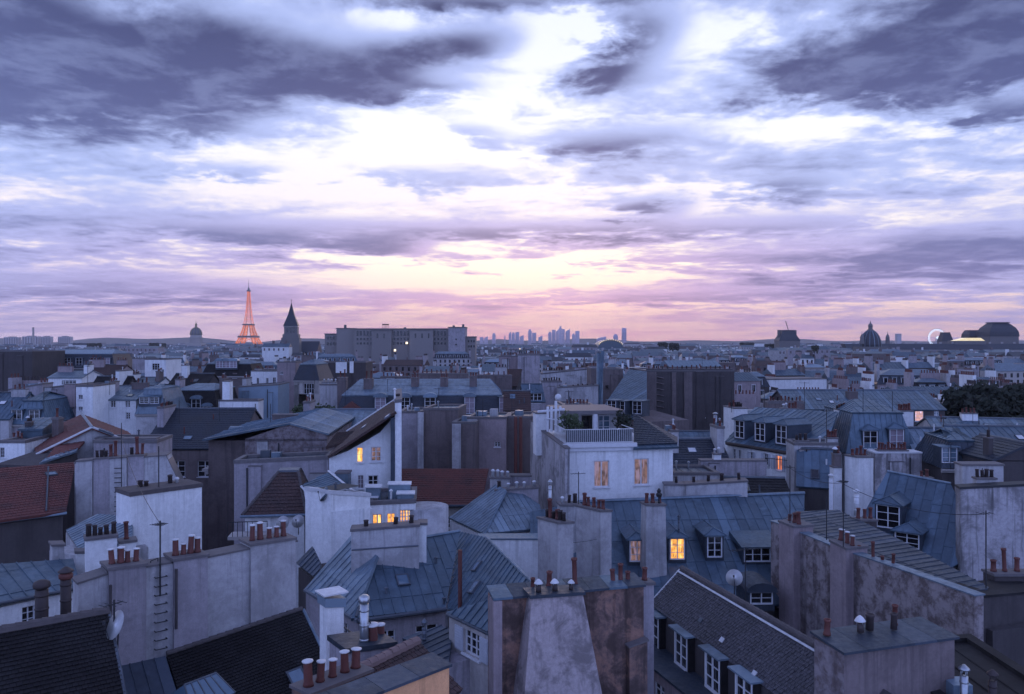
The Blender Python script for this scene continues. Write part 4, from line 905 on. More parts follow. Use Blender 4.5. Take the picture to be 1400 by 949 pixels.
t = thing('stained_wall_house', 'tall pale wall streaked with black stains under a dark coping', 'building', px(1360, 1200, 53))
f2 = Fr(1355, 50, -14); wall(t, f2, [(1313, 669), (1480, 661)], 1.0, 'plaster_patchy', cop=.14, copmat='iron')
chim(t, 1316, 1372, 637, 672, 54, -6, 1.2, 'plaster_grey', 0, zb=18); chim(t, 1336, 1362, 656, 672, 51, -6, .6, 'plaster_grey', 4, 'dark', zb=18)
antenna(1343, 668, 640, 51.5, 'bent pipe aerial above the black streaked wall', None, 0)

# ---- wires and small cables strung over the near roofs
def wire(a, b, sag, label):
    a, b = V(a), V(b); o = thing('cable', label, 'cable', a, 'cables over the roofs'); m = MB()
    m.tube([a.lerp(b, i / 10) - V((0, 0, sag * 4 * (i / 10) * (1 - i / 10))) for i in range(11)], .014, 4); m.build('wire', 'iron', o)
wire(px(1153, 662, 41.5), px(1348, 703, 36), .5, 'slack wire from the second tall mast to the low mast with a crossbar')
wire(px(219, 716, 29), px(166, 600, 56.5), .5, 'slack wire between the rung mast and the ladder mast')
wire(px(1080, 640, 46.5), px(1153, 660, 41.5), .3, 'short wire between the two tall masts on the flaking wall')
wire(px(780, 742, 45.2), px(824, 735, 47.3), .06, 'tight wire between two grey stacks of the wide zinc roof')
wire(px(420, 808, 41), px(470, 850, 38), .15, 'thin wire along the gutter of the blue grey hipped roof')

# ------------------------------------------------------------------ middle distance
OCC = []                                   # ground already taken: (x, y, radius)
def mansard(root, fr, u0, u1, v0, v1, ze, hm, hr, inset=.9, low='slate', lowmat=None, top='zinc', topmat='zinc', single=False, w_=.65, hipends=True):
    zb = ze + hm; k = inset; e = .12; ends = k if hipends else 0.0
    A, B, Cc, D = fr.P(u0 - e, v0 - e, ze), fr.P(u1 + e, v0 - e, ze), fr.P(u1 + e, v1 + e, ze), fr.P(u0 - e, v1 + e, ze)
    a, b, c, d = fr.P(u0 + ends, v0 + k, zb), fr.P(u1 - ends, v0 + k, zb), fr.P(u1 - ends, v1 - k, zb), fr.P(u0 + ends, v1 - k, zb)
    for (p, q, r, s) in ((A, B, b, a), (B, Cc, c, b), (D, Cc, c, d), (A, D, d, a)):
        if (q - p).length < .5: continue
        pl = Plane3(p, q, r); roof(root, pl, [p, q, r, s], low, mat=lowmat, single=False, w_=.5 if low == 'zinc' else .6, course=.45, name='steep_slope')
    vm = (v0 + v1) / 2; m0, m1 = fr.P(u0 + ends + (1.5 if hipends else 0), vm, zb + hr), fr.P(u1 - ends - (1.5 if hipends else 0), vm, zb + hr)
    o = .15; ax, bx, cx, dx = fr.P(u0 + ends - o, v0 + k - o, zb), fr.P(u1 - ends + o, v0 + k - o, zb), fr.P(u1 - ends + o, v1 - k + o, zb), fr.P(u0 + ends - o, v1 - k + o, zb)
    for poly in ([ax, bx, m1, m0], [dx, cx, m1, m0], [bx, cx, m1], [ax, dx, m0]):
        if (poly[0] - poly[1]).length < .5: continue
        pl = Plane3(poly[0], poly[1], poly[2])
        if abs(pl.n.z) > .2: roof(root, pl, poly, top, mat=topmat, single=single, w_=w_)
    mb = MB(); mb.loft([[fr.P(u0, v0, ze - .3), fr.P(u1, v0, ze - .3), fr.P(u1, v1, ze - .3), fr.P(u0, v1, ze - .3)], [a - V((0, 0, .2)), b - V((0, 0, .2)), c - V((0, 0, .2)), d - V((0, 0, .2))]]); mb.build('attic_wall', 'plaster_dark', root)
    cornice(root, fr, u0 - .1, u1 + .1, ze - .2, .3, .3, 'stone', v0)
def bld(name, label, x0, x1, yt, d, yaw=0, depth=9, mat='plaster_grey', rf='gable', rise=2.6, wins=(), stacks=(), dorm=(), yt2=None, rmat=None, kind='zinc', hip=0, cat='house', group=None, hm=2.6, grid=None, cop=.12, single=None, low='slate', rpos=.5, copmat='coping'):
    fr = Fr((x0 + x1) / 2, d, yaw); u0, za = fr.hit(x0, yt); u1, zb = fr.hit(x1, yt if yt2 is None else yt2); z = min(za, zb)
    t = thing(name, label, cat, fr.P((u0 + u1) / 2, depth / 2, 0), group)
    c_ = fr.P((u0 + u1) / 2, depth / 2, 0); OCC.append((c_.x, c_.y, max(u1 - u0, depth) * .55))
    W = [rect(fr, w) for w in wins]
    if grid:
        nc, rows, ww, wh, top, sp, sty = grid
        for j in range(rows):
            for i in range(nc):
                uc = u0 + (u1 - u0) * (i + .5) / nc; zt = z - top - j * sp
                W.append((uc - ww / 2, uc + ww / 2, zt - wh, zt, sty if isinstance(sty, str) else rnd.choice(sty), {'rows': 2, 'sill': d < 120}))
    single = (d < 95) if single is None else single
    if rf == 'flat':
        wall_uz(t, fr, [(u0, 0), (u0, za), (u1, zb), (u1, 0)], depth, mat, W, cop=cop, copmat=copmat)
        if not W and u1 - u0 > 3.0 and d > 55:          # flues built against the blank wall, and a rainwater pipe
            rs = random.Random(int(x0 * 7 + d)); k = 0; u = u0 + rs.uniform(.3, 1.2)
            while u < u1 - 1.2 and k < 4:
                ww = rs.uniform(.7, 1.6); h = rs.uniform(.02, .9)
                wall_uz(t, fr, [(u, 0), (u, z - h), (u + ww, z - h), (u + ww, 0)], .2, rs.choice([mat, mat, 'plaster_grey' if mat != 'plaster_dark' else 'plaster_brown']), (), 'flue_strip', None, .06, 'coping', -.201)
                u += ww + rs.uniform(1.4, 4.5); k += 1
            for i in range(rs.choice([0, 1, 2, 3]) if cat != 'wall' else 0):
                uw = rs.uniform(u0 + .4, u1 - 1.2); zw = z - rs.uniform(1.6, 7.0); wd, hh_ = rs.choice([(.5, .6), (.6, .9), (.8, 1.2)])
                window(t, fr, uw, uw + wd, zw - hh_, zw, rs.choice(['dark', 'dark', 'curtain']), -.21, 0.0, rs.choice([1, 2]), 2, True, False, rs.choice(['white_paint', 'stone', 'dark_wood']))
            q = MB(); up_ = rs.uniform(u0 + .3, u1 - .3); q.bar(fr.P(up_, -.27, z - .3), fr.P(up_, -.27, 2), .06, 6); q.build('rainwater_pipe', 'iron', t)
    else:
        wall_uz(t, fr, [(u0, 0), (u0, z - .1), (u1, z - .1), (u1, 0)], depth, mat, W)
        if rf in ('gable', 'gablev'):
            f, a, b, c, e = fr, u0, u1, 0, depth
            if rf == 'gablev': f = Fr(0, 0, math.degrees(fr.yaw) - 90, fr.P(u0, depth, 0)); a, b, c, e = 0, depth, 0, u1 - u0
            vm = c + (e - c) * rpos
            mb = MB(); mb.prism([f.P(a + hip, c, z - .16), f.P(a + hip, e, z - .16), f.P(a + hip, vm, z + rise - .16)], f.u * (b - a - 2 * hip)); mb.build('gable_wall', mat, t)
            gable(t, f, a, b, c, e, z, z + rise, kind, rmat, single=single, hipl=hip, hipr=hip, w_=.6 if kind == 'zinc' else .32, course=.38, over=.2, rpos=rpos)
            if rf == 'gable' and d < 165 and rise > 1.3:
                rs = random.Random(int(x0 * 3 + d)); pl_ = Plane3(fr.P(u0, 0, z), fr.P(u1, 0, z), fr.P(u0, depth * rpos, z + rise)); L = math.hypot(depth * rpos, rise)
                for i in range(max(1, int((u1 - u0) / 5))): skylight(t, pl_, pl_.P(rs.uniform(.6, max(.7, u1 - u0 - 1.6)), rs.uniform(.15, .6) * L, .03), rs.uniform(.6, .9), rs.uniform(.7, 1.0), rs.choice(['sky_glass', 'sky_glass', 'pot_white', 'dark_room']), .08)
                for i in range(rs.choice([1, 2, 3])):
                    p = pl_.P(rs.uniform(.5, u1 - u0 - .5), rs.uniform(.3, .85) * L); k_ = MB(); k_.bar(p - V((0, 0, .1)), p + V((0, 0, rs.uniform(.4, .9))), .07, 6); k_.build('roof_vent', rs.choice(['lead', 'terracotta', 'pot_white']), t)
        elif rf == 'shed':
            A, B = fr.P(u0 - .15, -.25, z), fr.P(u1 + .15, -.25, z); Cc, D = fr.P(u1 + .15, depth, z + rise), fr.P(u0 - .15, depth, z + rise)
            roof(t, Plane3(A, B, Cc), [A, B, Cc, D], kind, mat=rmat, single=single, w_=.6 if kind == 'zinc' else .32, course=.38); shedbody(t, fr, u0 + .02, u1 - .02, .05, depth - .05, z - .15, z + rise - .15, mat, 'upper_wall', z - .3)
        elif rf == 'mansard':
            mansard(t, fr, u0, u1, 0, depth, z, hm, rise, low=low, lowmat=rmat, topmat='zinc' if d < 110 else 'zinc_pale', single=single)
    for s in stacks:                        # (x0, x1, ytop, v, thick, mat, n, style)
        sx0, sx1, sy, sv, sth, sm, sn, sst = s
        a, za_ = fr.hit(sx0, sy, sv); b, _ = fr.hit(sx1, sy, sv)
        p = wall_uz(t, fr, [(a, z - 2.5), (a, za_), (b, za_), (b, z - 2.5)], sth, sm, (), 'chimney_stack', None, .1, 'coping', sv)
        if sn: pots(p, fr.P(a, sv + sth / 2, za_ + .1), fr.P(b, sv + sth / 2, za_ + .1), sn, sst, 1.0)
    if not stacks and d > 60 and u1 - u0 > 4.5 and cat != 'wall':      # every block carries its row of flues
        rs = random.Random(int(x1 * 5 + d)); top_ = z + (0 if rf == 'flat' else rise + (hm if rf == 'mansard' else 0))
        for i in range(rs.choice([1, 2, 2])):
            L = rs.uniform(1.6, min(4.5, (u1 - u0) * .5)); a = (u0 + .1) if i == 0 else (u1 - L - .1); sv = depth * rs.uniform(.3, .6); h = top_ + rs.uniform(.3, 1.4)
            if rs.random() < .5: p = wall_uz(t, fr, [(a, z - 2.5), (a, h), (a + L, h), (a + L, z - 2.5)], .7, rs.choice(['plaster_grey', 'plaster_lilac', 'plaster_brown', 'plaster_pink']), (), 'chimney_stack', None, .1, 'coping', sv); pots(p, fr.P(a, sv + .35, h + .1), fr.P(a + L, sv + .35, h + .1), max(2, int(L / .5)), rs.choice(['plain', ['plain', 'dark'], ['tall', 'plain'], ['capped', 'plain']]), 1.0)
            else:
                ue = u0 + .05 if i == 0 else u1 - .75
                p = wall_uz(t, fr, [(ue, z - 2.5), (ue, h), (ue + .7, h), (ue + .7, z - 2.5)], min(L, depth * .5), rs.choice(['plaster_grey', 'plaster_lilac', 'plaster_white', 'plaster_brown']), (), 'chimney_stack', None, .1, 'coping', depth * .25); Lv = min(L, depth * .5)
                pots(p, fr.P(ue + .35, depth * .25, h + .1), fr.P(ue + .35, depth * .25 + Lv, h + .1), max(2, int(Lv / .5)), rs.choice(['plain', ['plain', 'dark'], ['capped', 'plain']]), 1.0)
    for q in dorm:                          # (x, ysill, w, h, top, style)
        dormer(t, q[0], q[1], fr.at(q[0], q[1], .05).y, yaw, q[2], q[3], 1.6, q[5], q[4], 'zinc_dark', 'zinc_pale' if q[4] == 'arch' else 'zinc')
    return t, fr, u0, u1, z

# ---- left of the white block: red gables, stacks and pale houses
fr = frame2(110, 78, 123, 66); t = thing('red_gabled_house', 'red tiled gable roof with white verges and a glazed strip at its ridge', 'house', fr.P(7, 0, 0)); OCC.append((-37, 71, 9))
g_ = house(t, fr, 0, 14, -3.6, 3.9, 23.2, 25.0, 'plaster_grey', 'tile', 'tile_red', w_=.3, course=.34, ridge='zinc_pale')
q = MB(); q.bar(fr.P(14.2, -3.8, 23.1), fr.P(14.2, .15, 25.05), .09, 5); q.bar(fr.P(14.2, .15, 25.05), fr.P(14.2, 4.1, 23.1), .09, 5); q.build('verge', 'pot_white', t)
pl = Plane3(fr.P(0, 3.9, 23.2), fr.P(14, 3.9, 23.2), fr.P(0, .15, 25.0)); skylight(t, pl, fr.P(13.0, 1.6, 24.1), 1.6, 1.2, 'sky_glass', .12)
t = thing('red_lean_to', 'lower red tiled lean-to with a zinc apron in front of the red gable', 'house', px(95, 1200, 63))
roof_px(t, [(66, 628, 61), (106, 612, 64), (80, 606, 65.5)], [(62, 629), (108, 612), (124, 594), (79, 606)], 'tile', w_=.28, course=.33, mat='tile_red')
roof_px(t, [(55, 633, 60), (100, 618, 63), (66, 626, 61.2)], [(54, 633), (104, 617), (108, 611), (62, 627)], 'zinc', w_=.5, mat='zinc_pale'); wall(t, frame2(55, 60.2, 106, 64), [(56, 637), (106, 619)], 4, 'plaster_dark')
bld('brick_stack', 'slim brown chimney with a pale collar beside the red gable', 71, 80, 574, 70, 0, .8, 'plaster_brown', 'flat', cat='chimney', stacks=[(72, 79, 572, .1, .6, 'plaster_brown', 1, 'tall')])
bld('white_low_house', 'low white house with dark window openings behind the broad red roof', 0, 34, 606, 66, 6, 6, 'plaster_white', 'flat', wins=[(0, 612, 6, 626, 'dark')], stacks=[(12, 30, 602, 2, .8, 'plaster_dark', 3, 'plain')])
bld('zinc_clad_tower', 'narrow zinc clad turret with a cowl beside the low white house', 28, 58, 586, 69, 12, 4, 'zinc', 'shed', .6, stacks=[(34, 42, 578, .5, .7, 'plaster_dark', 2, ['cowl', 'dark'])])
bld('mauve_rear_block', 'mauve rendered rear block with low parapets behind the ladder gable', 128, 214, 606, 64.5, 6, 4, 'plaster_lilac', 'flat', stacks=[(166, 213, 601, .3, 1, 'plaster_lilac', 0, 'dark'), (130, 166, 600, 1.5, .7, 'plaster_brown', 0, 'dark')])
bld('slate_long_house', 'long dark slate roof over a brown wall with tall barred windows', 196, 322, 612, 86, 2, 14, 'plaster_brown', 'gable', 3.6, kind='slate', rmat='slate', wins=[(233, 630, 253, 652, 'dark'), (270, 630, 290, 652, 'dark'), (200, 630, 216, 652, 'dark')], cat='house')
sl = OCC  # (roof lights on that slope)
t, fr, u0, u1, z = bld('brick_gable_house', 'zinc roofed house with a wide rough brick gable and carved dormers on its side', 335, 447, 600, 70, 3, 16, 'rubble_wall', 'flat', cop=None, stacks=[(372, 405, 568, 9, .8, 'plaster_brown', 0, 'dark')])
ap = fr.hit(397, 579); gw = MB(); gw.prism([fr.P(u0, 0, z - .2), fr.P(u1, 0, z - .2), fr.P(u1, 0, z + .5), fr.P(ap[0], 0, ap[1]), fr.P(u0, 0, z)], fr.n * .5); gw.build('gable_wall', 'rubble_wall', t)
Z1 = ap[1]; A, B, Cc, D = fr.P(u0 - 3.6, -.15, z + .02), fr.P(u0 - 3.6, 16, z + .02), fr.P(ap[0], 16, Z1 + .05), fr.P(ap[0], -.15, Z1 + .05)
roof(t, Plane3(A, B, Cc), [A, B, Cc, D], 'zinc', w_=.7, mat='zinc'); A2, B2 = fr.P(u1 + .2, -.15, z + .45), fr.P(u1 + .2, 16, z + .45); roof(t, Plane3(A2, B2, Cc), [A2, B2, Cc, D], 'zinc', w_=.7, mat='zinc_pale')
f2 = Fr(0, 0, math.degrees(fr.yaw) - 90, fr.P(u0 - 3.4, 15.5, 0))
wall_uz(t, f2, [(0, 0), (0, z - .2), (14.6, z - .2), (14.6, 0)], 3.3, 'plaster_brown', [(a, a + 1.1, z - h - 2, z - h, 'dark', {}) for a in (1.5, 4.5, 7.5, 10.5) for h in (3.4, 6.8)]); cornice(t, f2, -.2, 14.8, z - 2.9, .5, .5, 'stone')
for a in (3.0, 6.6, 10.6):
    p = f2.P(a, -.2, 0); dm = dormer(t, PX0 + p.x / p.y * FOC, HOR + (CAMZ - (z - 2.0)) / p.y * FOC, p.y, math.degrees(f2.yaw), 1.3, 1.7, 1.6, 'dark', 'arch' if a == 6.6 else 'hip', 'stone_dark', 'zinc_pale', 'stone')
bld('pale_parapet_wall', 'blank mauve parapet wall in front of the rough brick gable', 320, 449, 634, 61, 4, 3, 'plaster_lilac', 'flat', yt2=628, cop=.14, cat='wall')

# ---- white cluster with the dark pyramid roof, tower and lit terrace
t = thing('pyramid_roof_house', 'white walled house under a dark brown cut-off pyramid roof', 'house', px(380, 1200, 53)); OCC.append((-15, 54, 4))
f2 = Fr(375, 51, 8); u0, ze = f2.hit(331, 705); u1, _ = f2.hit(419, 705); zt = f2.hit(394, 646, 2.2)[1]
ta, tb = f2.hit(380, 646, 2.2)[0], f2.hit(408, 646, 2.2)[0]
Q = [f2.P(u0, 0, ze), f2.P(u1, 0, ze), f2.P(u1, 5, ze), f2.P(u0, 5, ze)]; T = [f2.P(ta, 2.2, zt), f2.P(tb, 2.2, zt), f2.P(tb, 3.4, zt), f2.P(ta, 3.4, zt)]
for i in range(4): roof(t, Plane3(Q[i], Q[(i + 1) % 4], T[i]), [Q[i], Q[(i + 1) % 4], T[(i + 1) % 4], T[i]], 'tile', mat='tile_brown', w_=.24, course=.26)
q = MB(); q.prism(T, (0, 0, .15)); q.build('roof_cap', 'lead', t)
for i in range(4): ridge_tiles(t, Q[i], T[i], 7, .11, 'ridge_tile')
body(t, f2, u0 + .15, u1 - .15, .15, 4.9, ze - .1, 'plaster_white'); gutter(t, f2.P(u0 - .1, -.1, ze - .05), f2.P(u1 + .1, -.1, ze - .05), .09, 'zinc_pale')
tr = MB(); a, b = f2.P(u0 - .6, -1.4, ze - 1.0), f2.P(u1 - 2.2, -1.4, ze - 1.0)
for k in range(9): p = a.lerp(b, k / 8); tr.bar(p, p + V((0, 0, .9)), .02, 4)
tr.bar(a + V((0, 0, .9)), b + V((0, 0, .9)), .03, 5); tr.build('balcony_rail', 'iron', t); q = MB(); q.prism([a, b, b + f2.n * 1.4, a + f2.n * 1.4], (0, 0, -.2)); q.build('balcony_floor', 'stone', t)
dish(387, 715, 48.6, -10, 'round white dish on the balcony below the dark pyramid roof', .42, foot=.8); dish(408, 713, 48.6, -10, 'white dome shaped dish by the gutter of the dark pyramid roof', .4, foot=.8)
t = thing('white_tower_house', 'white stair tower with an open shaft top and a ribbed zinc roof beside it', 'building', px(465, 1200, 48)); OCC.append((-10, 49, 4))
f2 = frame2(452, 46, 506, 48.5); w_ = wall(t, f2, [(452, 676), (506, 679)], 2.2, 'plaster_white', cop=.10, copmat='pot_white')
a, z0 = f2.hit(456, 676); b, _ = f2.hit(498, 678); q = MB(); q.prism([f2.P(a, .3, z0 + .115), f2.P(b, .3, z0 + .115), f2.P(b, 1.8, z0 + .115), f2.P(a, 1.8, z0 + .115)], (0, 0, .01)); q.build('shaft_shade_sheet', 'iron', t)  # thin dark sheet paints the shade inside the open shaft
wall(t, frame2(424, 50, 452, 46.02), [(424, 702), (452, 700)], 2.0, 'plaster_white')
roof_px(t, [(413, 664, 52.5), (440, 697, 47.5), (449, 646, 54)], [(413, 664), (442, 698), (483, 672), (450, 645)], 'zinc', w_=.4, mat='zinc'); 
q = MB(); q.bar(px(449, 646, 54) + V((0, 0, .1)), px(484, 672, 49), .07, 5); q.bar(px(412, 665, 52.5), px(443, 699, 47.3), .08, 5); q.build('roof_edge', 'pot_white', t)
wall(t, frame2(413, 52.7, 442, 47.7), [(413, 668), (442, 702)], 3, 'plaster_white', [(424, 684, 428, 702, 'dark', {'sill': False}), (431, 692, 435, 710, 'dark', {'sill': False})])
roof_px(t, [(407, 770, 44), (439, 790, 41.5), (428, 748, 44.5)], [(405, 770), (437, 795), (438, 770), (427, 747)], 'zinc', w_=.45, mat='zinc_dark'); wall(t, frame2(407, 44.2, 438, 41.7), [(408, 776), (437, 798)], 2, 'plaster_dark')
dish(444, 676, 46.5, -60, 'grey dish fixed to the side of the white stair tower', .45, foot=.5, mat='zinc_pale')
t, fr, u0, u1, z = bld('lit_terrace_house', 'flat roofed white extension with warm lit glazing and boxy roof units', 502, 568, 691, 50, 6, 4.5, 'plaster_white', 'flat', yt2=688, wins=[(503, 703, 522, 721, 'amber', {'cols': 3, 'rows': 1}), (529, 702, 540, 720, 'amber', {'cols': 2, 'rows': 1}), (546, 697, 566, 717, 'amber', {'cols': 5, 'rows': 4})], cat='building')
for (x0, x1, yt, yb, dv) in ((500, 520, 667, 692, 51), (505, 516, 681, 695, 50.6), (531, 561, 663, 685, 51.6), (543, 566, 676, 690, 50.4)): chim(t, x0, x1, yt, yb, dv, 6, 1.0, 'zinc_pale' if x0 != 505 else 'stone_dark', 0, cop=.06, copmat='pot_white', name='roof_unit', zb=z - .3)
q = MB(); q.tube([fr.P(u0, -.6, z - 1.6), fr.P(u1 + .6, -.6, z - 1.6)], .03, 5); q.build('terrace_rail', 'iron', t)
bx = MB(); cc = px(580, 1000, 51); bx.lathe((cc.x, 51.5, 0), [(1.5, 0), (1.5, px(0, 694, 51).z), (1.3, px(0, 694, 51).z + .05)], 20); bx.build('round_stair', 'plaster_grey', t, True)

# ---- white gable house with lit windows
t = thing('white_gable_house', 'white gable end with lit windows under a sweeping brown tiled roof', 'house', px(500, 1200, 60)); OCC.append((-11, 63, 6))
wall(t, Fr(500, 57, 8), [(450, 626), (475, 617), (500, 603), (520, 591), (541, 566)], 13, 'plaster_white', [(488, 612, 496, 632, 'amber', {'cols': 1, 'rows': 2}), (507, 611, 521, 631, 'rose'), (503, 650, 517, 672, 'dark'), (489, 650, 497, 668, 'curtain')])
roof_px(t, [(450, 623, 56.7), (476, 590, 70), (541, 562, 56.7)], [(448, 625), (474, 590), (541, 546), (541, 563)], 'tile', w_=.24, course=.28, mat='tile_brown')
roof_px(t, [(446, 612, 60), (476, 603, 60.5), (455, 593, 66)], [(445, 612), (480, 603), (500, 588), (460, 592)], 'tile', w_=.24, course=.3, mat='tile_brown')
w_ = wall(t, Fr(544, 56.4, 8), [(540, 551), (549, 550)], 13, 'plaster_white', name='party_wall', cop=.1); pots(w_, px(541, 549, 60), px(547, 549, 60), 1, 'dark', 1.6)
wall(t, Fr(537, 56.3, 8), [(534, 571), (540, 571)], .5, 'zinc_dark', name='downpipe_chase')
pl = Plane3(px(450, 623, 56.7), px(476, 590, 70), px(541, 562, 56.7))
for (x, y) in ((494, 588), (526, 574)): skylight(t, pl, pl.hit(x, y), 1.4, .45, 'pot_white', .08)
q = MB(); q.bar(px(474, 590, 70), px(541, 546, 70), .1, 5); q.build('verge', 'pot_white', t); chim(t, 459, 476, 648, 662, 55, 0, 1, 'zinc_pale', 0, name='roof_unit', zb=18)

# ---- courtyard walls and the red roof
t = thing('courtyard_block', 'group of tall mauve and brown blank walls stepping around a courtyard', 'building', px(640, 1100, 78)); OCC.append((-5, 80, 9))
for (x0, x1, yt, d, m) in ((546, 579, 565, 81, 'plaster_lilac'), (579, 626, 561, 78, 'plaster_brown'), (618, 650, 580, 74.5, 'plaster_brown'), (639, 692, 573, 76.5, 'plaster_pink'), (692, 728, 572, 77, 'plaster_brown')):
    wall(t, Fr((x0 + x1) / 2, d, -6 if m != 'plaster_lilac' else 0), [(x0, yt), (x1, yt)], 5, m, [(676, 604, 684, 611, 'dark')] if x0 == 639 else (), cop=.1)
for x, d in ((577, 77.6), (629, 74.2), (650, 76.2)): q = MB(); q.box(px(x, 900, d) * 1.0, .6, .5, .1); 
for x in (705, 712): q = MB(); q.bar(px(x, 570, 76.2), px(x, 660, 76.2), .16, 6); q.build('drain_pipe', 'terracotta', t)
for (x0, x1, yt, d) in ((571, 579, 564, 77.8), (618, 630, 580, 74.2), (639, 652, 574, 76)): wall(t, Fr((x0 + x1) / 2, d, 0), [(x0, yt), (x1, yt)], .3, 'plaster_grey', name='lit_edge_strip')  # paler strips paint the light on the walls' left edges
t = thing('red_courtyard_roof', 'long low red tiled roof in front of the courtyard walls', 'house', px(610, 1200, 67)); OCC.append((-5, 67, 6))
roof_px(t, [(563, 690, 64), (655, 690, 64), (600, 641, 70)], [(558, 691), (658, 691), (668, 641), (546, 641)], 'tile', w_=.3, course=.36, mat='tile_red')
wall(t, Fr(610, 64.3, 0), [(560, 693), (656, 693)], 9, 'plaster_cream', [(594, 706, 602, 722, 'dark'), (612, 706, 620, 722, 'dark'), (630, 706, 638, 722, 'dark')]); gutter(t, px(557, 692, 63.8), px(659, 692, 63.8), .12, 'zinc_dark')

# ---- curved zinc roof with white pots
t = thing('pale_zinc_house', 'pale zinc hip roof of close ribs with two blank stacks of white pots', 'house', px(680, 1200, 56)); OCC.append((-1, 56, 4))
roof_px(t, [(614, 708, 57), (660, 729, 52.5), (690, 670, 57)], [(614, 708), (662, 730), (692, 670), (678, 663)], 'zinc', w_=.36, mat='zinc_pale'); roof_px(t, [(660, 729, 52.5), (742, 722, 54), (715, 672, 58)], [(660, 730), (745, 722), (738, 690), (704, 668), (690, 670)], 'zinc', w_=.4, mat='zinc_pale')
wall(t, frame2(662, 52.7, 742, 54.2), [(662, 733), (742, 726)], 4, 'plaster_white'); wall(t, frame2(615, 57.2, 662, 52.7), [(615, 711), (662, 733)], 3, 'plaster_white')
chim(t, 670, 697, 655, 690, 60.5, 0, .9, 'plaster_grey', 4, ['white', 'white', 'dark'], zb=14, ps=1.1); chim(t, 697, 726, 652, 690, 61.5, 4, .9, 'plaster_lilac', 0, zb=14); chim(t, 677, 736, 672, 720, 57.6, 4, .8, 'plaster_lilac', 5, ['white', 'white', 'dark', 'tall'], zb=14, yt2=668)
bld('white_backdrop_wall', 'low white rendered wall behind the blue grey hipped roof', 655, 738, 738, 47.5, 4, 1.2, 'plaster_white', 'flat', cop=.08, copmat='zinc', cat='wall')

# ---- white terrace house
fr = frame2(773, 57, 920, 58.2); t = thing('white_terrace_house', 'white house with two curtained lit windows below a railed roof terrace', 'house', fr.P(4, 6, 0)); OCC.append((7, 64, 8))
wall(t, fr, [(773, 615), (920, 612)], 13.4, 'plaster_white', [(812, 630, 833, 666, 'rose', {'cols': 2, 'rows': 1}), (867, 627, 887, 663, 'rose', {'cols': 2, 'rows': 1})])
wall(t, frame2(725, 70.7, 773, 57), [(725, 577), (738, 577), (738, 588), (773, 614)], .3, 'plaster_patchy', name='side_wall', cop=.1, v0=-.31)
cornice(t, fr, -.2, 5.2, fr.hit(773, 612)[1], .55, .25, 'white_paint')
u0, zf = fr.hit(774, 607); u1, _ = fr.hit(866, 605); zt = fr.hit(774, 588)[1]
rl = MB(); n = 34
for k in range(n + 1): p = fr.P(u0 + (u1 - u0) * k / n, .1, zf); rl.bar(p, p + V((0, 0, zt - zf)), .018, 4)
for zz in (zf + .05, zt): rl.bar(fr.P(u0, .1, zz), fr.P(u1, .1, zz), .03, 5)
for v in range(14): p = fr.P(u0, .1 + v * .3, zf); rl.bar(p, p + V((0, 0, zt - zf)), .018, 4)
rl.bar(fr.P(u0, .1, zt), fr.P(u0, 4.2, zt), .03, 5); rl.bar(fr.P(u1, .1, zt), fr.P(u1, 3, zt), .03, 5); rl.build('terrace_rail', 'pot_white', t)
q = MB(); q.prism([fr.P(u0 + .05, .16, zf + .08), fr.P(u1 - .05, .16, zf + .08), fr.P(u1 - .05, .16, zt - .05), fr.P(u0 + .05, .16, zt - .05)], fr.n * .02); q.build('privacy_screen', 'zinc_dark', t)
ph = fr.P(0, 5.5, 0); a, zr = fr.hit(770, 566, 5.0); b, _ = fr.hit(846, 566, 5.0)
pw = wall_uz(t, fr, [(a, zf), (a, zr), (b, zr), (b, zf)], 4.5, 'plaster_grey', [(a + 1.6, a + 3.0, zf + .1, zr - .2, 'dark', {'sill': False, 'fmat': 'dark_wood'}), (b - 1.6, b - .5, zf + .1, zr - .2, 'sky', {'sill': False})], 'penthouse', None, None, 'coping', 5.6)
q = MB(); q.prism([fr.P(a - .3, 4.4, zr), fr.P(b + .3, 4.4, zr), fr.P(b + .3, 10.3, zr), fr.P(a - .3, 10.3, zr)], (0, 0, .28)); q.build('penthouse_roof', 'coping', t)
q = MB(); q.bar(fr.P(b - 2.0, 4.6, zf), fr.P(b - 2.0, 4.6, zr), .22, 8); q.build('column', 'white_paint', t)
for k, x in enumerate((749, 754, 760, 766)): q = MB(); p0 = px(x, 590, 62); q.bar(p0, px(x, 556 - (8 if k == 2 else 0), 62), .11, 6); q.build('pergola_post', 'white_paint', t)
q = MB(); q.lathe(px(763, 548, 62), [(.02, 0), (.2, .08), (.27, .27), (.2, .46), (.02, .54)], 12); q.build('lamp_globe', 'pot_white', t, True)
q = MB(); q.bar(px(735, 563, 62), px(772, 560, 62), .10, 5); q.bar(px(745, 572, 62), px(770, 575, 61), .05, 5); q.build('pergola_rail', 'white_paint', t)
chim(t, 733, 749, 566, 585, 64, 8, 1.5, 'plaster_white', 0, name='parapet_block', zb=23)
roof_px(t, [(868, 607, 57.9), (924, 605, 58.4), (864, 566, 63)], [(867, 608), (926, 606), (866, 565)], 'slate', w_=.3, course=.3, mat='slate'); roof_px(t, [(866, 613, 57.4), (928, 611, 57.9), (868, 606, 58.3)], [(866, 613), (928, 611), (922, 605), (868, 606)], 'zinc', w_=.5, mat='zinc')
A, B, Cc = px(926, 606, 58.4), px(926, 598, 70), px(866, 565, 63); roof(t, Plane3(A, B, Cc), [A, B, Cc], 'slate', w_=.3, course=.3, mat='slate')
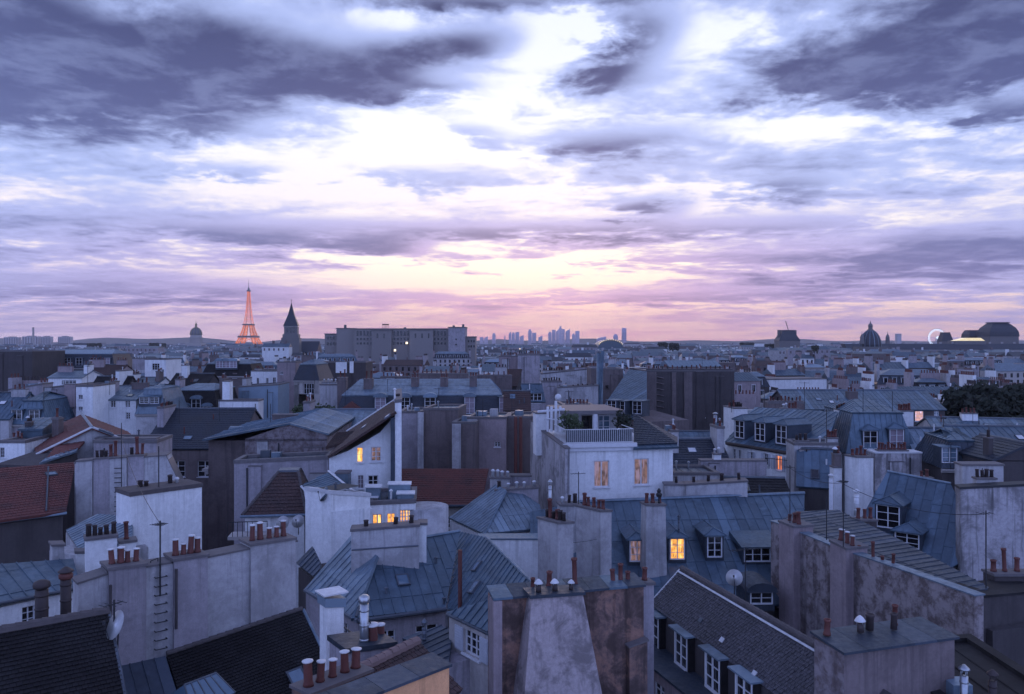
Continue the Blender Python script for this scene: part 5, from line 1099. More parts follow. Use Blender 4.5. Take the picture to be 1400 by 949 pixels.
def shrub(x, y, d, r, label, mat='leaf', n=260, flat_=1.0, group=None, cat='shrub', name='shrub', seed=3):
    c = px(x, y, d); o = thing(name, label, cat, c - V((0, 0, r)), group); rr = random.Random(seed); mb = MB()
    for k in range(n):
        v = V((rr.gauss(0, 1), rr.gauss(0, 1), rr.gauss(0, 1))).normalized() * (r * rr.random() ** .4) ; v.z *= flat_; p = c + v * (1 + .25 * math.sin(v.x * 5 / r) * math.cos(v.z * 4 / r))
        a = V((rr.gauss(0, 1), rr.gauss(0, 1), rr.gauss(0, 1))).normalized(); b = a.orthogonal().normalized(); s = r * .16 * (.6 + rr.random())
        mb.add([p - a * s, p + b * s * .6, p + a * s, p - b * s * .6], [(0, 1, 2, 3)])
    mb.build('foliage', mat, o); st = MB(); st.bar(c - V((0, 0, r)), c, r * .08, 5); st.build('stem', 'bark', o); return o
shrub(778, 577, 60.4, .8, 'bushy potted plant by the pergola posts on the white terrace', seed=1); shrub(790, 581, 60, .5, 'smaller round plant beside the glass doors of the white terrace', seed=2); shrub(852, 576, 61, .75, 'dark shrub at the slate end of the white terrace', 'leaf_dark', seed=4)

# ---- the big dark wall and the ribbed mansard beside it
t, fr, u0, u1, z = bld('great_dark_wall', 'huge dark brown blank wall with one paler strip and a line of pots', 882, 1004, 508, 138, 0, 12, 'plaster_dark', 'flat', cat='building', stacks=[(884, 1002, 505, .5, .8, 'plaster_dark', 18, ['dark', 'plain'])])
for (x0, x1, m) in ((935, 946, 'plaster_brown'), (880, 897, 'plaster_brown')): a, b = fr.hit(x0, 510)[0], fr.hit(x1, 510)[0]; wall_uz(t, fr, [(a, 0), (a, z - .1), (b, z - .1), (b, 0)], .3, m, (), 'chimney_strip', None, None, 'coping', -.32)
for k in range(10): u, zz = fr.hit(902, 515 + k * 8); q = MB(); q.bar(fr.P(u - .7, -.15, zz), fr.P(u + .7, -.15, zz - .3), .10, 4); q.build('stain_ledge', 'plaster_brown', t)
gp = MB()
for (a0, b0, a1, b1) in ((955, 573, 957, 568), (957, 568, 959, 572), (959, 572, 962, 568), (962, 568, 964, 572), (956, 582, 963, 582)): gp.bar(fr.at(a0, b0, -.03), fr.at(a1, b1, -.03), .12, 4)
gp.build('painted_mark', 'pot_white', t)
t = thing('ribbed_mansard_house', 'steep ribbed zinc roof with three dormers leaning against the huge dark wall', 'house', px(855, 900, 126)); OCC.append((18, 130, 9))
roof_px(t, [(822, 562, 126), (868, 574, 118), (866, 506, 138)], [(822, 560), (868, 574), (884, 545), (884, 508), (860, 505)], 'zinc', w_=.8, single=True)
wall(t, frame2(822, 126.3, 868, 118.3), [(822, 564), (868, 578)], 10, 'plaster_brown')
for (x, y) in ((836, 565), (848, 566), (871, 566)): dormer(t, x, y, 119, -35, 1.5, 1.9, 2.5, 'dark', 'flat', 'zinc_dark', 'zinc')
bld('strut_house', 'brown gable wall with a leaning white flue pipe beside the ribbed roof', 808, 852, 505, 140, 0, 8, 'plaster_brown', 'flat', yt2=506); q = thing('tall_flue', 'tall pale flue pipe rising in front of the brown gable wall', 'flue', px(822, 900, 134)); flue(q, 820, 482, 560, 134, .55, 'zinc_pale', 'hat', zb=0); q2 = MB(); q2.bar(px(818, 560, 133), px(824, 480, 133), .35, 6); q2.build('brace', 'zinc', q)

# ---- lavender chimney walls in the centre
bld('lavender_tower_wall', 'tall pale lavender chimney wall crowned by a crowded row of pots', 708, 738, 486, 172, 0, 5, 'plaster_lilac', 'flat', stacks=[(709, 737, 484, .5, 1, 'plaster_lilac', 9, ['dark', 'plain'])])
bld('pink_party_house', 'pinkish party wall with a dark sloping roof against the lavender chimney wall', 682, 710, 488, 178, 0, 7, 'plaster_pink', 'flat', stacks=[(684, 708, 486, .5, .9, 'plaster_pink', 6, 'plain')])
bld('brown_studio_house', 'small dark sloping roof with white window panels at the foot of the pink wall', 672, 706, 528, 150, -10, 6, 'plaster_dark', 'shed', 3.0, kind='slate', rmat='tile_brown', wins=[(688, 532, 691, 540, 'curtain')], grid=None)
bld('pale_stepped_wall', 'pale stepped party wall with round patches and a low row of pots', 740, 810, 512, 160, 0, 6, 'plaster_grey', 'flat', yt2=505, stacks=[(742, 770, 507, .4, .9, 'plaster_grey', 8, 'dark'), (786, 812, 503, .4, 1, 'plaster_lilac', 4, 'dark')])
bld('white_low_wall', 'long pale rendered wall with dark pots along its coping', 763, 818, 531, 132, 0, 3, 'plaster_grey', 'flat', yt2=528, stacks=[(780, 814, 530, .6, .8, 'plaster_grey', 5, 'dark')])
bld('mauve_low_gable', 'mauve low gable wall with a pot row butting against the long pale wall', 741, 768, 523, 136, 0, 4, 'plaster_lilac', 'flat', stacks=[(742, 767, 521, .4, .8, 'plaster_lilac', 7, 'dark')])
bld('twin_dormer_house', 'small zinc roof with dark dormers below the lavender chimney wall', 718, 744, 548, 122, 8, 6, 'plaster_lilac', 'gable', 2.4, dorm=[(724, 552, 1.3, 1.6, 'hip', 'dark'), (735, 552, 1.3, 1.6, 'hip', 'dark')])
bld('brown_slope_house', 'brown sloping roof and mixed walls behind the pergola posts', 690, 724, 560, 104, 0, 6, 'plaster_brown', 'gable', 2.2, kind='tile', rmat='tile_brown')
bld('pergola_backhouse', 'low white house with red pots behind the white pergola', 770, 812, 556, 98, 4, 6, 'plaster_white', 'flat', stacks=[(774, 806, 553, 1, .8, 'plaster_brown', 7, 'plain')])

# ---- mansard palace with arched dormers
t, fr, u0, u1, z = bld('arched_dormer_mansard', 'long dark mansard with arched dormers and a pale ribbed zinc top with brown stacks', 458, 694, 572, 112, 2, 15, 'plaster_cream', 'mansard', 2.0, hm=3.2, rmat='slate', dorm=[(520, 560, 1.5, 1.7, 'arch', 'curtain'), (553, 560, 1.5, 1.7, 'arch', 'dark'), (588, 560, 1.5, 1.7, 'arch', 'dark'), (642, 566, 1.4, 2.4, 'arch', 'curtain'), (690, 566, 1.5, 2.4, 'flat', 'curtain')],
  stacks=[(461, 473, 517, 3, 1.6, 'plaster_brown', 2, 'tall'), (497, 509, 519, 3, 1.6, 'plaster_brown', 2, 'tall'), (562, 572, 517, 4, 1.6, 'plaster_brown', 3, 'plain'), (602, 612, 517, 4, 1.6, 'plaster_brown', 3, 'plain'), (642, 652, 515, 4, 1.6, 'plaster_brown', 3, 'plain')], cat='building')
q = MB(); a = fr.hit(466, 566, -.4)[0]; b = fr.hit(494, 566, -.4)[0]; zz = fr.hit(480, 566, -.4)[1]; q.prism([fr.P(a, -.4, zz), fr.P(b, -.4, zz), fr.P(b, -.4, zz + .7), fr.P((a + b) / 2, -.4, zz + 1.7), fr.P(a, -.4, zz + .7)], fr.n * 1.6); q.build('pediment', 'terracotta', t)
for k, (x0, x1, y) in enumerate(((560, 640, 512), (520, 560, 516), (650, 700, 514))): bld('red_pot_stack', ['long low brown stack packed with red pots beyond the arched dormers', 'short brown stack of red pots beyond the zinc top of the arched mansard', 'brown stack of bright red pots beside the lavender walls'][k], x0, x1, y, 140 + 4 * k, 0, 1.4, 'plaster_brown', 'flat', cat='chimney', stacks=[(x0 + 1, x1 - 1, y - 1, .2, 1.0, 'plaster_brown', 12 if k == 0 else 7, 'plain')])
bld('zinc_plain_house', 'plain low zinc roof behind the white gable house', 408, 505, 584, 84, 2, 8, 'plaster_grey', 'gable', 1.5, rmat='zinc_pale')
bld('grey_blank_box', 'small grey blank wall beside the clipped roof hedge', 437, 462, 527, 118, 0, 6, 'plaster_grey', 'flat', stacks=[(440, 460, 523, 1, .9, 'plaster_grey', 4, 'white')])
for k, x in enumerate((411, 425, 439, 451)): shrub(x, 561, 98, .95, 'clipped green roof hedge plant beside the arched mansard', 'leaf', 240, .75, 'roof hedge plants', 'shrub', 'hedge_plant', 20 + k)

# ---- left middle distance
bld('zinc_twin_house', 'blue zinc mansard with a narrow window between two lavender walls', 18, 62, 580, 104, 4, 9, 'plaster_lilac', 'mansard', 1.0, hm=3.0, low='zinc', rmat='zinc', dorm=[(47, 578, 1.3, 1.7, 'flat', 'dark'), (23, 578, 1.3, 1.7, 'flat', 'dark')])
bld('zinc_edge_house', 'blue zinc slope with small roof windows beside the broad lavender wall', -40, 12, 572, 103, 0, 9, 'plaster_grey', 'gable', 3.0)
bld('lavender_slab_wall', 'broad lavender chimney wall standing before the dark brown block', 12, 58, 534, 118, 3, 3, 'plaster_lilac', 'flat', yt2=526, cat='wall')
bld('pink_strip_wall', 'tall pink and grey striped chimney wall with a dark gap', 60, 104, 532, 112, 3, 5, 'plaster_lilac', 'flat', yt2=527, stacks=[(88, 103, 526, -.4, 1.2, 'plaster_pink', 0, 'dark'), (61, 70, 530, -.3, 1, 'plaster_grey', 0, 'dark')], cat='wall')
bld('white_slim_house', 'slim white house end with two small windows beside the pink striped wall', 104, 127, 529, 111, 3, 7, 'plaster_white', 'flat', wins=[(107, 540, 113, 546, 'dark'), (107, 556, 113, 562, 'dark')])
bld('white_zinc_house', 'bright white house with a blue zinc roof and three casement windows', 138, 186, 546, 116, 3, 9, 'plaster_white', 'gable', 1.6, rmat='zinc_pale', wins=[(151, 548, 158, 557, 'dark'), (171, 548, 178, 557, 'dark'), (172, 564, 178, 573, 'dark')], rpos=.7)
bld('zinc_slope_house', 'steep blue zinc slope with two dark roof windows beside the bright white house', 186, 226, 566, 115, 3, 9, 'plaster_grey', 'mansard', .5, hm=3.6, low='zinc', rmat='zinc_pale', dorm=[(197, 552, 1.3, 1.0, 'shed', 'dark'), (211, 552, 1.3, 1.0, 'shed', 'dark')])
bld('dark_mansard_palace', 'very dark tall roof behind three small white stone dormers', 229, 298, 572, 126, 2, 12, 'plaster_cream', 'mansard', .8, hm=4.4, rmat='tile_dark', dorm=[(253, 566, 1.3, 1.2, 'arch', 'dark'), (268, 563, 1.4, 2.0, 'arch', 'dark'), (283, 566, 1.3, 1.2, 'arch', 'dark')], cat='building')
bld('white_roof_wall', 'white rooftop wall with a slim white stack behind the zinc and brick gable', 299, 353, 549, 118, 3, 3, 'plaster_white', 'flat', stacks=[(304, 314, 522, .3, 1.6, 'plaster_white', 0, 'dark')], cat='wall')
bld('blue_clad_house', 'pale blue ribbed facade with white pipes', 326, 380, 530, 138, 2, 8, 'zinc_pale', 'flat', yt2=527)
bld('white_window_house', 'white facade with a row of dark windows and planted roof', 343, 379, 508, 165, 0, 9, 'plaster_white', 'flat', wins=[(351, 517, 354, 525, 'dark'), (364, 517, 367, 525, 'dark'), (373, 516, 377, 524, 'dark')])
bld('pink_tall_house', 'tall pinkish house with two tiny windows beside the white facade', 379, 404, 496, 158, 0, 9, 'plaster_pink', 'flat', wins=[(383, 508, 387, 512, 'dark'), (386, 521, 389, 525, 'dark')])
bld('blue_mansard_house', 'zinc topped dark mansard over a cream facade of narrow windows', 402, 436, 520, 152, -4, 9, 'plaster_cream', 'mansard', 1.0, hm=3.0, rmat='slate', grid=(5, 1, 1.0, 2.0, .6, 3, 'dark'))
bld('brown_flat_block', 'wide brown blank block with two white strips', 436, 500, 496, 198, 0, 10, 'plaster_dark', 'flat', stacks=[(459, 474, 495, -.4, .6, 'plaster_white', 0, 'dark'), (478, 483, 494, -.5, .6, 'plaster_white', 0, 'dark')], cat='building')
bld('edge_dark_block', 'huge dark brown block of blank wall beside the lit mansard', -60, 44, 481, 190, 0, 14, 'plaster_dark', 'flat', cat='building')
bld('lit_mansard_house', 'dark mansard with one warm lit dormer and blue zinc tops', 46, 156, 503, 205, 2, 12, 'plaster_brown', 'mansard', 1.0, hm=3.6, rmat='slate', dorm=[(75, 501, 2.0, 2.6, 'flat', 'amber'), (52, 501, 1.6, 2.2, 'flat', 'dark'), (92, 501, 1.6, 2.2, 'flat', 'dark'), (108, 501, 1.6, 2.2, 'flat', 'dark'), (128, 501, 1.6, 2.2, 'flat', 'dark'), (146, 501, 1.6, 2.2, 'flat', 'curtain')], stacks=[(84, 92, 488, 2, 1.5, 'plaster_brown', 4, 'dark'), (118, 126, 486, 2, 1.5, 'plaster_brown', 4, 'dark')])
bld('white_studio_house', 'white cube house with one wide window and ribbed white stacks', 198, 227, 492, 196, 0, 9, 'plaster_white', 'flat', wins=[(208, 497, 218, 506, 'dark', {'cols': 3})], stacks=[(181, 198, 491, 1, 2, 'plaster_lilac', 5, 'white')])
bld('white_small_gable', 'little white gabled house with lit panes below the white cube house', 172, 212, 527, 160, 0, 8, 'plaster_white', 'gable', 1.4, wins=[(182, 525, 185, 531, 'white'), (197, 524, 202, 532, 'rose')], rpos=.6)
bld('slate_lit_house', 'slate house with white dormers and one glowing amber window', 276, 346, 514, 172, 2, 10, 'plaster_brown', 'mansard', .9, hm=2.6, rmat='tile_dark', wins=[(318, 510, 324, 517, 'amber')], dorm=[(300, 503, 1.5, 1.5, 'arch', 'curtain'), (309, 503, 1.5, 1.5, 'arch', 'curtain'), (319, 503, 1.5, 1.5, 'arch', 'curtain')])
bld('dark_terrace_house', 'dark house with low tiled roof and small pale skylights', 228, 280, 530, 148, 0, 9, 'plaster_dark', 'gable', 2.4, kind='tile', rmat='tile_dark', stacks=[(248, 256, 500, 3, 1.2, 'plaster_white', 0, 'dark')])
bld('pink_band_house', 'dark roofed house with a thin pink wall band and small windows', 110, 160, 512, 176, 0, 9, 'plaster_pink', 'gable', 2.0, kind='tile', rmat='tile_brown', grid=(4, 1, 1.1, 1.4, .5, 3, 'dark'))
bld('white_deck_house', 'white stepped terrace house with a blue roof edge', 66, 112, 516, 158, 2, 9, 'plaster_white', 'gable', 1.2, rmat='zinc_pale', wins=[(84, 520, 104, 526, 'dark', {'cols': 4})])
bld('dark_hip_house', 'low dark tiled roof with a thin white party wall', 118, 166, 540, 138, 0, 8, 'plaster_dark', 'gable', 3.0, kind='tile', rmat='tile_dark', stacks=[(158, 163, 508, 1, 5, 'plaster_white', 0, 'dark')], grid=(6, 1, .9, 1.2, .5, 3, 'curtain'))

# ---- right middle distance
fr = frame2(994, 80, 1079, 72.5); t = thing('three_dormer_house', 'blue zinc mansard with three deep dormers over a white shuttered front', 'house', fr.P(5, 4, 0)); OCC.append((24, 80, 9))
r, pl, _ = roof_px(t, [(994, 604, 80), (1079, 618, 72.5), (1030, 557, 86)], [(991, 604), (1080, 618), (1132, 600), (1146, 563), (1032, 557)], w_=.65)
wall(t, fr, [(994, 608), (1079, 623)], 9, 'plaster_white', [(1002, 614, 1006, 628, 'dark'), (1009, 615, 1013, 629, 'dark'), (1025, 618, 1030, 632, 'dark', {'shutters': True}), (1044, 620, 1050, 636, 'dark', {'shutters': True}), (1061, 623, 1069, 643, 'orange', {'shutters': True, 'rows': 1})])
gutter(t, px(993, 606, 79.9), px(1080, 620, 72.3), .16, 'dark_wood')
for (x, y) in ((1011, 599), (1039, 603), (1068, 607)): dormer(t, x, y, fr.at(x, y, .6).y, math.degrees(fr.yaw), 1.35, 1.75, 3.0, 'dark', 'hip', 'zinc_dark', 'zinc')
chim(t, 1003, 1022, 559, 600, 88, 6, 3, 'plaster_white', 7, ['plain', 'dark'], zb=16); chim(t, 1072, 1093, 560, 600, 83, 0, 1.4, 'plaster_white', 5, ['white', 'plain'], zb=16)
ra = MB()
for k in range(14): p = fr.at(1048 + k * 2.2, 641, -.7); ra.bar(p, p + V((0, 0, 1.0)), .02, 4)
ra.bar(fr.at(1048, 641, -.7) + V((0, 0, 1)), fr.at(1077, 645, -.7) + V((0, 0, 1)), .03, 4); ra.build('balcony_rail', 'iron', t)
bld('ragged_party_wall', 'grey party wall with a ragged dark tide mark and red pots', 1086, 1146, 609, 69, -6, 3, 'plaster_grey', 'flat', cop=.1, stacks=[(1132, 1146, 600, .4, 1, 'plaster_grey', 4, 'plain'), (1088, 1106, 604, .4, 1, 'plaster_grey', 3, 'dark')], cat='wall')
bld('white_pipe_stack', 'white cylindrical flue stack with crooked cowls before the ragged wall', 1140, 1151, 640, 62, 0, .8, 'plaster_white', 'flat', cat='chimney', stacks=[(1141, 1150, 622, .1, .6, 'plaster_brown', 2, ['cowl', 'plain'])]); q = thing('steel_flue', 'slim white flue pipe next to the crooked cowls', 'flue', px(1136, 900, 60)); flue(q, 1136, 654, 695, 60, .14, 'pot_white', 'hat', zb=0)
bld('zinc_valley_house', 'dark blue zinc slope running down behind the crooked cowls', 1092, 1140, 662, 66, -20, 6, 'plaster_dark', 'gable', 2.6)
t, fr, u0, u1, z = bld('two_dormer_mansard', 'blue zinc mansard with two dormers between white stacks above a parapet of red pots', 1158, 1252, 620, 74, -2, 9, 'plaster_grey', 'mansard', 1.0, hm=3.7, low='zinc', rmat='zinc', single=True, dorm=[(1190, 614, 1.3, 1.7, 'hip', 'dark'), (1226, 612, 1.3, 1.7, 'hip', 'curtain')], stacks=[(1231, 1249, 563, 4, 1.2, 'plaster_white', 5, 'plain'), (1146, 1159, 561, 4, 1.2, 'plaster_white', 4, ['plain', 'dark'])])
bld('pot_parapet_wall', 'pale stained wall with a line of red pots in front of the two dormers', 1196, 1260, 620, 68, -2, 1.6, 'plaster_patchy', 'flat', cop=.12, copmat='pot_white', stacks=[(1202, 1242, 617, .3, .8, 'plaster_grey', 9, 'plain')], cat='wall')
bld('zinc_side_wing', 'pale ribbed zinc wing with pinkish boarded wall beside the two dormers', 1252, 1306, 617, 73, -4, 6, 'plaster_pink', 'gable', 1.8, rmat='zinc_pale')
bld('long_zinc_barn', 'long ribbed zinc roof over a dark attic with one lit curtain window', 1082, 1292, 559, 118, -2, 13, 'plaster_dark', 'gable', 2.4, wins=[(1251, 562, 1263, 576, 'pink', {'cols': 1}), (1277, 562, 1284, 569, 'sky')], stacks=[(1160, 1173, 536, 3, 1.2, 'plaster_brown', 3, 'plain')], single=True)
bld('brown_attic_stack', 'brown stack bristling with pots in front of the long ribbed zinc roof', 1050, 1100, 552, 104, 0, 2, 'plaster_brown', 'flat', cat='chimney', stacks=[(1052, 1098, 549, .3, .9, 'plaster_brown', 9, ['plain', 'dark'])])
bld('far_zinc_wing', 'wide low zinc roof with windows below its eave in front of the dark tree', 1282, 1440, 592, 92, -14, 10, 'plaster_grey', 'gable', 1.4, wins=[(1279 + k * 18, 590 + k * 3, 1286 + k * 18, 602 + k * 3, 'dark') for k in range(1, 4)], stacks=[(1316, 1337, 566, 4, 1.2, 'plaster_white', 4, 'plain')], single=True)
bld('near_zinc_wing', 'ribbed zinc roof with a lone mast below the wide low zinc roof', 1318, 1460, 612, 74, -6, 8, 'plaster_dark', 'gable', 1.6, single=True, stacks=[(1354, 1361, 598, 0, .6, 'plaster_brown', 0, 'dark')])
bld('small_white_dormer', 'white framed dormer standing in a dark zinc roof', 1288, 1352, 640, 66, -8, 7, 'plaster_dark', 'mansard', .8, hm=2.2, low='zinc', rmat='zinc_dark', dorm=[(1298, 633, 1.2, 1.3, 'flat', 'sky')])
bld('shadow_house', 'unlit dark house end above the black streaked wall', 1358, 1450, 628, 62, 0, 6, 'plaster_dark', 'gablev', 1.2, kind='slate', rmat='slate', stacks=[(1352, 1358, 600, 1, .8, 'plaster_dark', 1, 'dark')])
bld('slate_dip_house', 'dark slate valley roofs and low walls beside the white terrace house', 924, 1000, 640, 74, 2, 8, 'plaster_dark', 'gable', 2.2, kind='slate', rmat='slate')
bld('zinc_knot_house', 'small tangle of zinc roofs and a thin steel flue beyond the slate valley', 924, 996, 616, 92, 0, 7, 'plaster_brown', 'gable', 1.8, stacks=[(976, 996, 604, 2, 1, 'plaster_brown', 4, 'dark')]); q = thing('thin_flue', 'thin straight steel flue before the huge dark wall', 'flue', px(978, 900, 88)); flue(q, 978, 568, 600, 88, .2, 'steel', 'hat', zb=0)
bld('mauve_coping_wall', 'mauve wall with a stepped coping below the shuttered front', 958, 1048, 631, 68, -2, 1.0, 'plaster_lilac', 'flat', cat='wall', stacks=[(976, 986, 622, .2, .7, 'plaster_white', 2, 'white')])
bld('brown_shadow_roof', 'deep brown tiled roof below the orange lit balcony', 1002, 1084, 690, 61, -6, 7, 'plaster_dark', 'gable', 1.5, kind='tile', rmat='tile_dark')
bld('window_row_house', 'low house with a row of reddish windows behind the wide blank stack', 922, 984, 650, 64, 2, 4, 'plaster_grey', 'flat', grid=(7, 1, .7, 1.1, .5, 3, ['dark', 'rose', 'curtain']))

# big dark tree
def tree(x, ytop, ybase, d, rx, label, seed, mat='leaf_dark', n=2600, name='broadleaf_tree', group=None, leaf=.55):
    base = px(x, ybase, d); base.z = 0; topz = px(x, ytop, d).z; o = thing(name, label, 'tree', base, group); rr = random.Random(seed)
    tr = MB(); tr.loft([[base + V((r * math.cos(a * .785), r * math.sin(a * .785), z)) for a in range(8)] for r, z in ((.7, 0), (.5, topz * .3), (.32, topz * .6))])
    cz = topz * .62; rz = topz - cz
    for k in range(7):
        a = k * .9; tr.bar(base + V((0, 0, topz * .45)), base + V((math.cos(a) * rx * .6, math.sin(a) * rx * .5, cz + rz * .3)), .16, 5)
    tr.build('trunk', 'bark', o); mb = MB()
    cl = []
    for k in range(60):
        a = rr.random() * 6.283; el = rr.random() * 1.9 - .75; q_ = rr.random() ** .4
        cl.append((V((math.cos(a) * math.cos(el) * rx * .82 * q_, math.sin(a) * math.cos(el) * rx * .8 * q_, cz + rz * .92 * math.sin(el) * q_)), .20 + rr.random() * .16))
    for k in range(n):
        c, s = rr.choice(cl); v = V((rr.gauss(0, 1), rr.gauss(0, 1), rr.gauss(0, 1))).normalized() * (s * rx * rr.random() ** .35); v.z *= .7
        p = V((base.x, base.y, 0)) + c + v
        if p.z > topz: p.z = topz - rr.random()
        a = V((rr.gauss(0, 1), rr.gauss(0, 1), rr.gauss(0, 1))).normalized(); b = a.orthogonal().normalized(); l = leaf * (.5 + rr.random())
        mb.add([p - a * l, p + b * l * .6, p + a * l, p - b * l * .6], [(0, 1, 2, 3)])
    mb.build('crown', mat, o); return o
tree(1352, 512, 590, 128, 8.4, 'huge dark broadleaf tree crown beyond the long zinc roofs', 5, n=15000, leaf=.5); OCC.append((76, 128, 10))
tree(1425, 520, 590, 140, 8.5, 'dark tree crown merging with the huge one behind the zinc wings', 6, n=10000, leaf=.5); OCC.append((92, 140, 10))

# ------------------------------------------------------------------ landmarks on the skyline
def zat(y, d): return CAMZ - (y - HOR) / FOC * d
def xat(x, d): return (x - PX0) / FOC * d
def lm(name, label, cat, x, d): return thing(name, label, cat, (xat(x, d), d, 0))

# iron lattice tower, floodlit from inside
d = 3812; X = xat(340, d); t = lm('lattice_tower', 'tall floodlit orange iron lattice tower on the horizon', 'tower', 340, d)
prof = [(0, 62), (28, 47), (57, 33.5), (90, 23.5), (115, 18.5), (150, 13.2), (190, 9.3), (230, 6.6), (276, 4.6)]
def hw(z):
    for (z0, w0), (z1, w1) in zip(prof, prof[1:]):
        if z <= z1: return w0 + (w1 - w0) * (z - z0) / (z1 - z0)
    return prof[-1][1]
legw = lambda z: 13 if z < 57 else (13 - (z - 57) / 58 * 3.5 if z < 115 else hw(z) * .62)
for sx_ in (-1, 1):
    for sy_ in (-1, 1):
        mb = MB(); zs = [0, 14, 28, 42, 57, 72, 88, 102, 115]
        def corners(z):
            o = hw(z); i_ = o - legw(z); return [V((X + sx_ * a, d + sy_ * b, z)) for a, b in ((o, o), (i_, o), (i_, i_), (o, i_))]
        for z0, z1 in zip(zs, zs[1:]):
            c0, c1 = corners(z0), corners(z1)
            for k in range(4):
                mb.bar(c0[k], c1[k], 1.2, 4, k % 2); mb.bar(c0[k], c1[(k + 1) % 4], .75, 3); mb.bar(c0[(k + 1) % 4], c1[k], .75, 3); mb.bar(c1[k], c1[(k + 1) % 4], .6, 3)
        mb.build('leg', ['tower_light', 'stone_dark'], t)
mb = MB(); z = 115.0
while z < 276:
    z1 = min(276, z + max(7, hw(z) * 1.3)); a, b = hw(z), hw(z1)
    c0 = [V((X + a * i, d + a * j, z)) for i, j in ((1, 1), (-1, 1), (-1, -1), (1, -1))]; c1 = [V((X + b * i, d + b * j, z1)) for i, j in ((1, 1), (-1, 1), (-1, -1), (1, -1))]
    for k in range(4): mb.bar(c0[k], c1[k], 1.1, 4, k % 2); mb.bar(c0[k], c1[(k + 1) % 4], .7, 3); mb.bar(c0[(k + 1) % 4], c1[k], .7, 3); mb.bar(c1[k], c1[(k + 1) % 4], .6, 3)
    z = z1
mb.build('shaft', ['tower_light', 'stone_dark'], t)
for (z0, h, o) in ((54, 9, 5.5), (112, 7, 4), (272, 8, 3.2)): q = MB(); w2 = (hw(z0) + o) * 2; q.box((X, d, z0), w2, w2, h * .55); q.box((X, d, z0 + h * .55), w2 - 3, w2 - 3, h * .45); q.build('platform', 'stone_dark', t)
for s in (-1, 1):
    for ax in (0, 1):
        q = MB(); pts = []
        for k in range(13): a = math.pi * k / 12; u = -math.cos(a) * 37; zz = 12 + math.sin(a) * 38; pts.append(V((X + u, d + s * 44, zz)) if ax == 0 else V((X + s * 44, d + u, zz)))
        q.tube(pts, 1.2, 4); q.build('arch', 'tower_light', t)
q = MB(); q.lathe((X, d, 280), [(4.6, 0), (5.0, 4), (3.0, 10), (1.4, 13), (1.0, 30), (.5, 50)], 10); q.build('summit_mast', 'stone_dark', t)

# gilded dome of the old hospital church
d = 2400; X = xat(268, d); k_ = d / FOC; t = lm('domed_church', 'ribbed gilded church dome with a lantern spire on the horizon', 'church', 268, d)
q = MB(); q.box((X, d, 0), 46, 46, 30); q.build('nave', 'stone', t)
q = MB(); q.lathe((X, d, 30), [(17, 0), (17, 14), (18.5, 14.5), (18.5, 17), (16.5, 17.5), (16, 24)], 24); q.build('drum', 'stone', t)
for k in range(16): a = k * .3927; q = MB(); q.lathe((X + 17.6 * math.cos(a), d + 17.6 * math.sin(a), 30), [(1.1, 0), (.9, 14.3)], 6); q.build('column', 'stone', t)
Dm = [(17 * math.cos(a) ** .9, 22 * math.sin(a)) for a in [i * .15 for i in range(10)]]
q = MB(); q.lathe((X, d, 54), Dm, 24); dm = q.build('dome', 'lead', t, True)
for k in range(12): a = k * .5236; q = MB(); q.tube([V((X + (r + .3) * math.cos(a), d + (r + .3) * math.sin(a), 54 + z)) for r, z in Dm], .8, 4); q.build('gilded_rib', 'gilt', dm)
q = MB(); q.lathe((X, d, 75), [(5, 0), (4.5, 2), (3.2, 3), (3.2, 9), (3.8, 10), (1.4, 13), (.6, 17), (.25, 23)], 12); q.build('lantern', 'gilt', t)

# church tower with the pointed roof
d = 800; X = xat(398.5, d); t = lm('church_tower', 'square stone church tower with a tall dark pointed roof', 'church', 398.5, d); s = d / FOC
f = Fr(398.5, d, 8); zz = [zat(478, d), zat(459, d), zat(458, d), zat(447, d)]
q = MB(); q.box((X, d, 0), 24 * s, 24 * s, zat(462, d), R(8)); q.build('lower_stage', 'stone_dark', t)
q = MB(); q.box((X, d, zat(462, d) + .003), 21 * s, 21 * s, zat(457, d) - zat(462, d), R(8)); q.build('string_stage', 'stone_dark', t)
hw_ = 8.7 * s; fb_ = Fr(0, 0, 8, (X, d, 0)); zb0, zb1 = zat(457, d) + .005, zat(446.5, d)
opens = [(uc - .85, uc + .85, zb0 + 1.2, zb1 - 1.6, 'dark', {'cols': 1, 'rows': 1, 'sill': False, 'fmat': 'stone'}) for uc in (-3.1, 0, 3.1)]
wall_uz(t, fb_, [(-hw_, zb0), (-hw_, zb1), (hw_, zb1), (hw_, zb0)], 2 * hw_, 'stone_dark', opens, 'belfry', None, None, 'coping', -hw_)
cornice(t, fb_, -hw_ - .5, hw_ + .5, zb1 - .1, .8, .6, 'stone', -hw_)
q = MB(); c = V((X, d, 0)); rg = lambda r, z: [c + fb_.u * a * r + fb_.n * b * r + V((0, 0, z)) for a, b in ((-1, -1), (1, -1), (1, 1), (-1, 1))]
q.loft([rg(hw_ + .8, zb1 + .5), rg(hw_ * .45, zat(430, d)), rg(.15, zat(414, d))]); q.build('spire', 'slate', t)
q = MB(); q.bar((X, d, zat(414, d)), (X, d, zat(409, d)), .18, 5); q.bar((X - 1, d, zat(411, d)), (X + 1, d, zat(411, d)), .14, 4); q.build('cross', 'iron', t)
q = MB(); q.add([c + V((-20, 4, 0)), c + V((30, 4, 0)), c + V((30, 26, 0)), c + V((-20, 26, 0))], [(0, 1, 2, 3)]); nv = MB(); nv.prism([c + V((-17, 10, 0)), c + V((-17, 32, 0)), c + V((-17, 32, 22)), c + V((-17, 21, 33)), c + V((-17, 10, 22))], V((40, 0, 0))); nv.build('nave', 'slate', t)

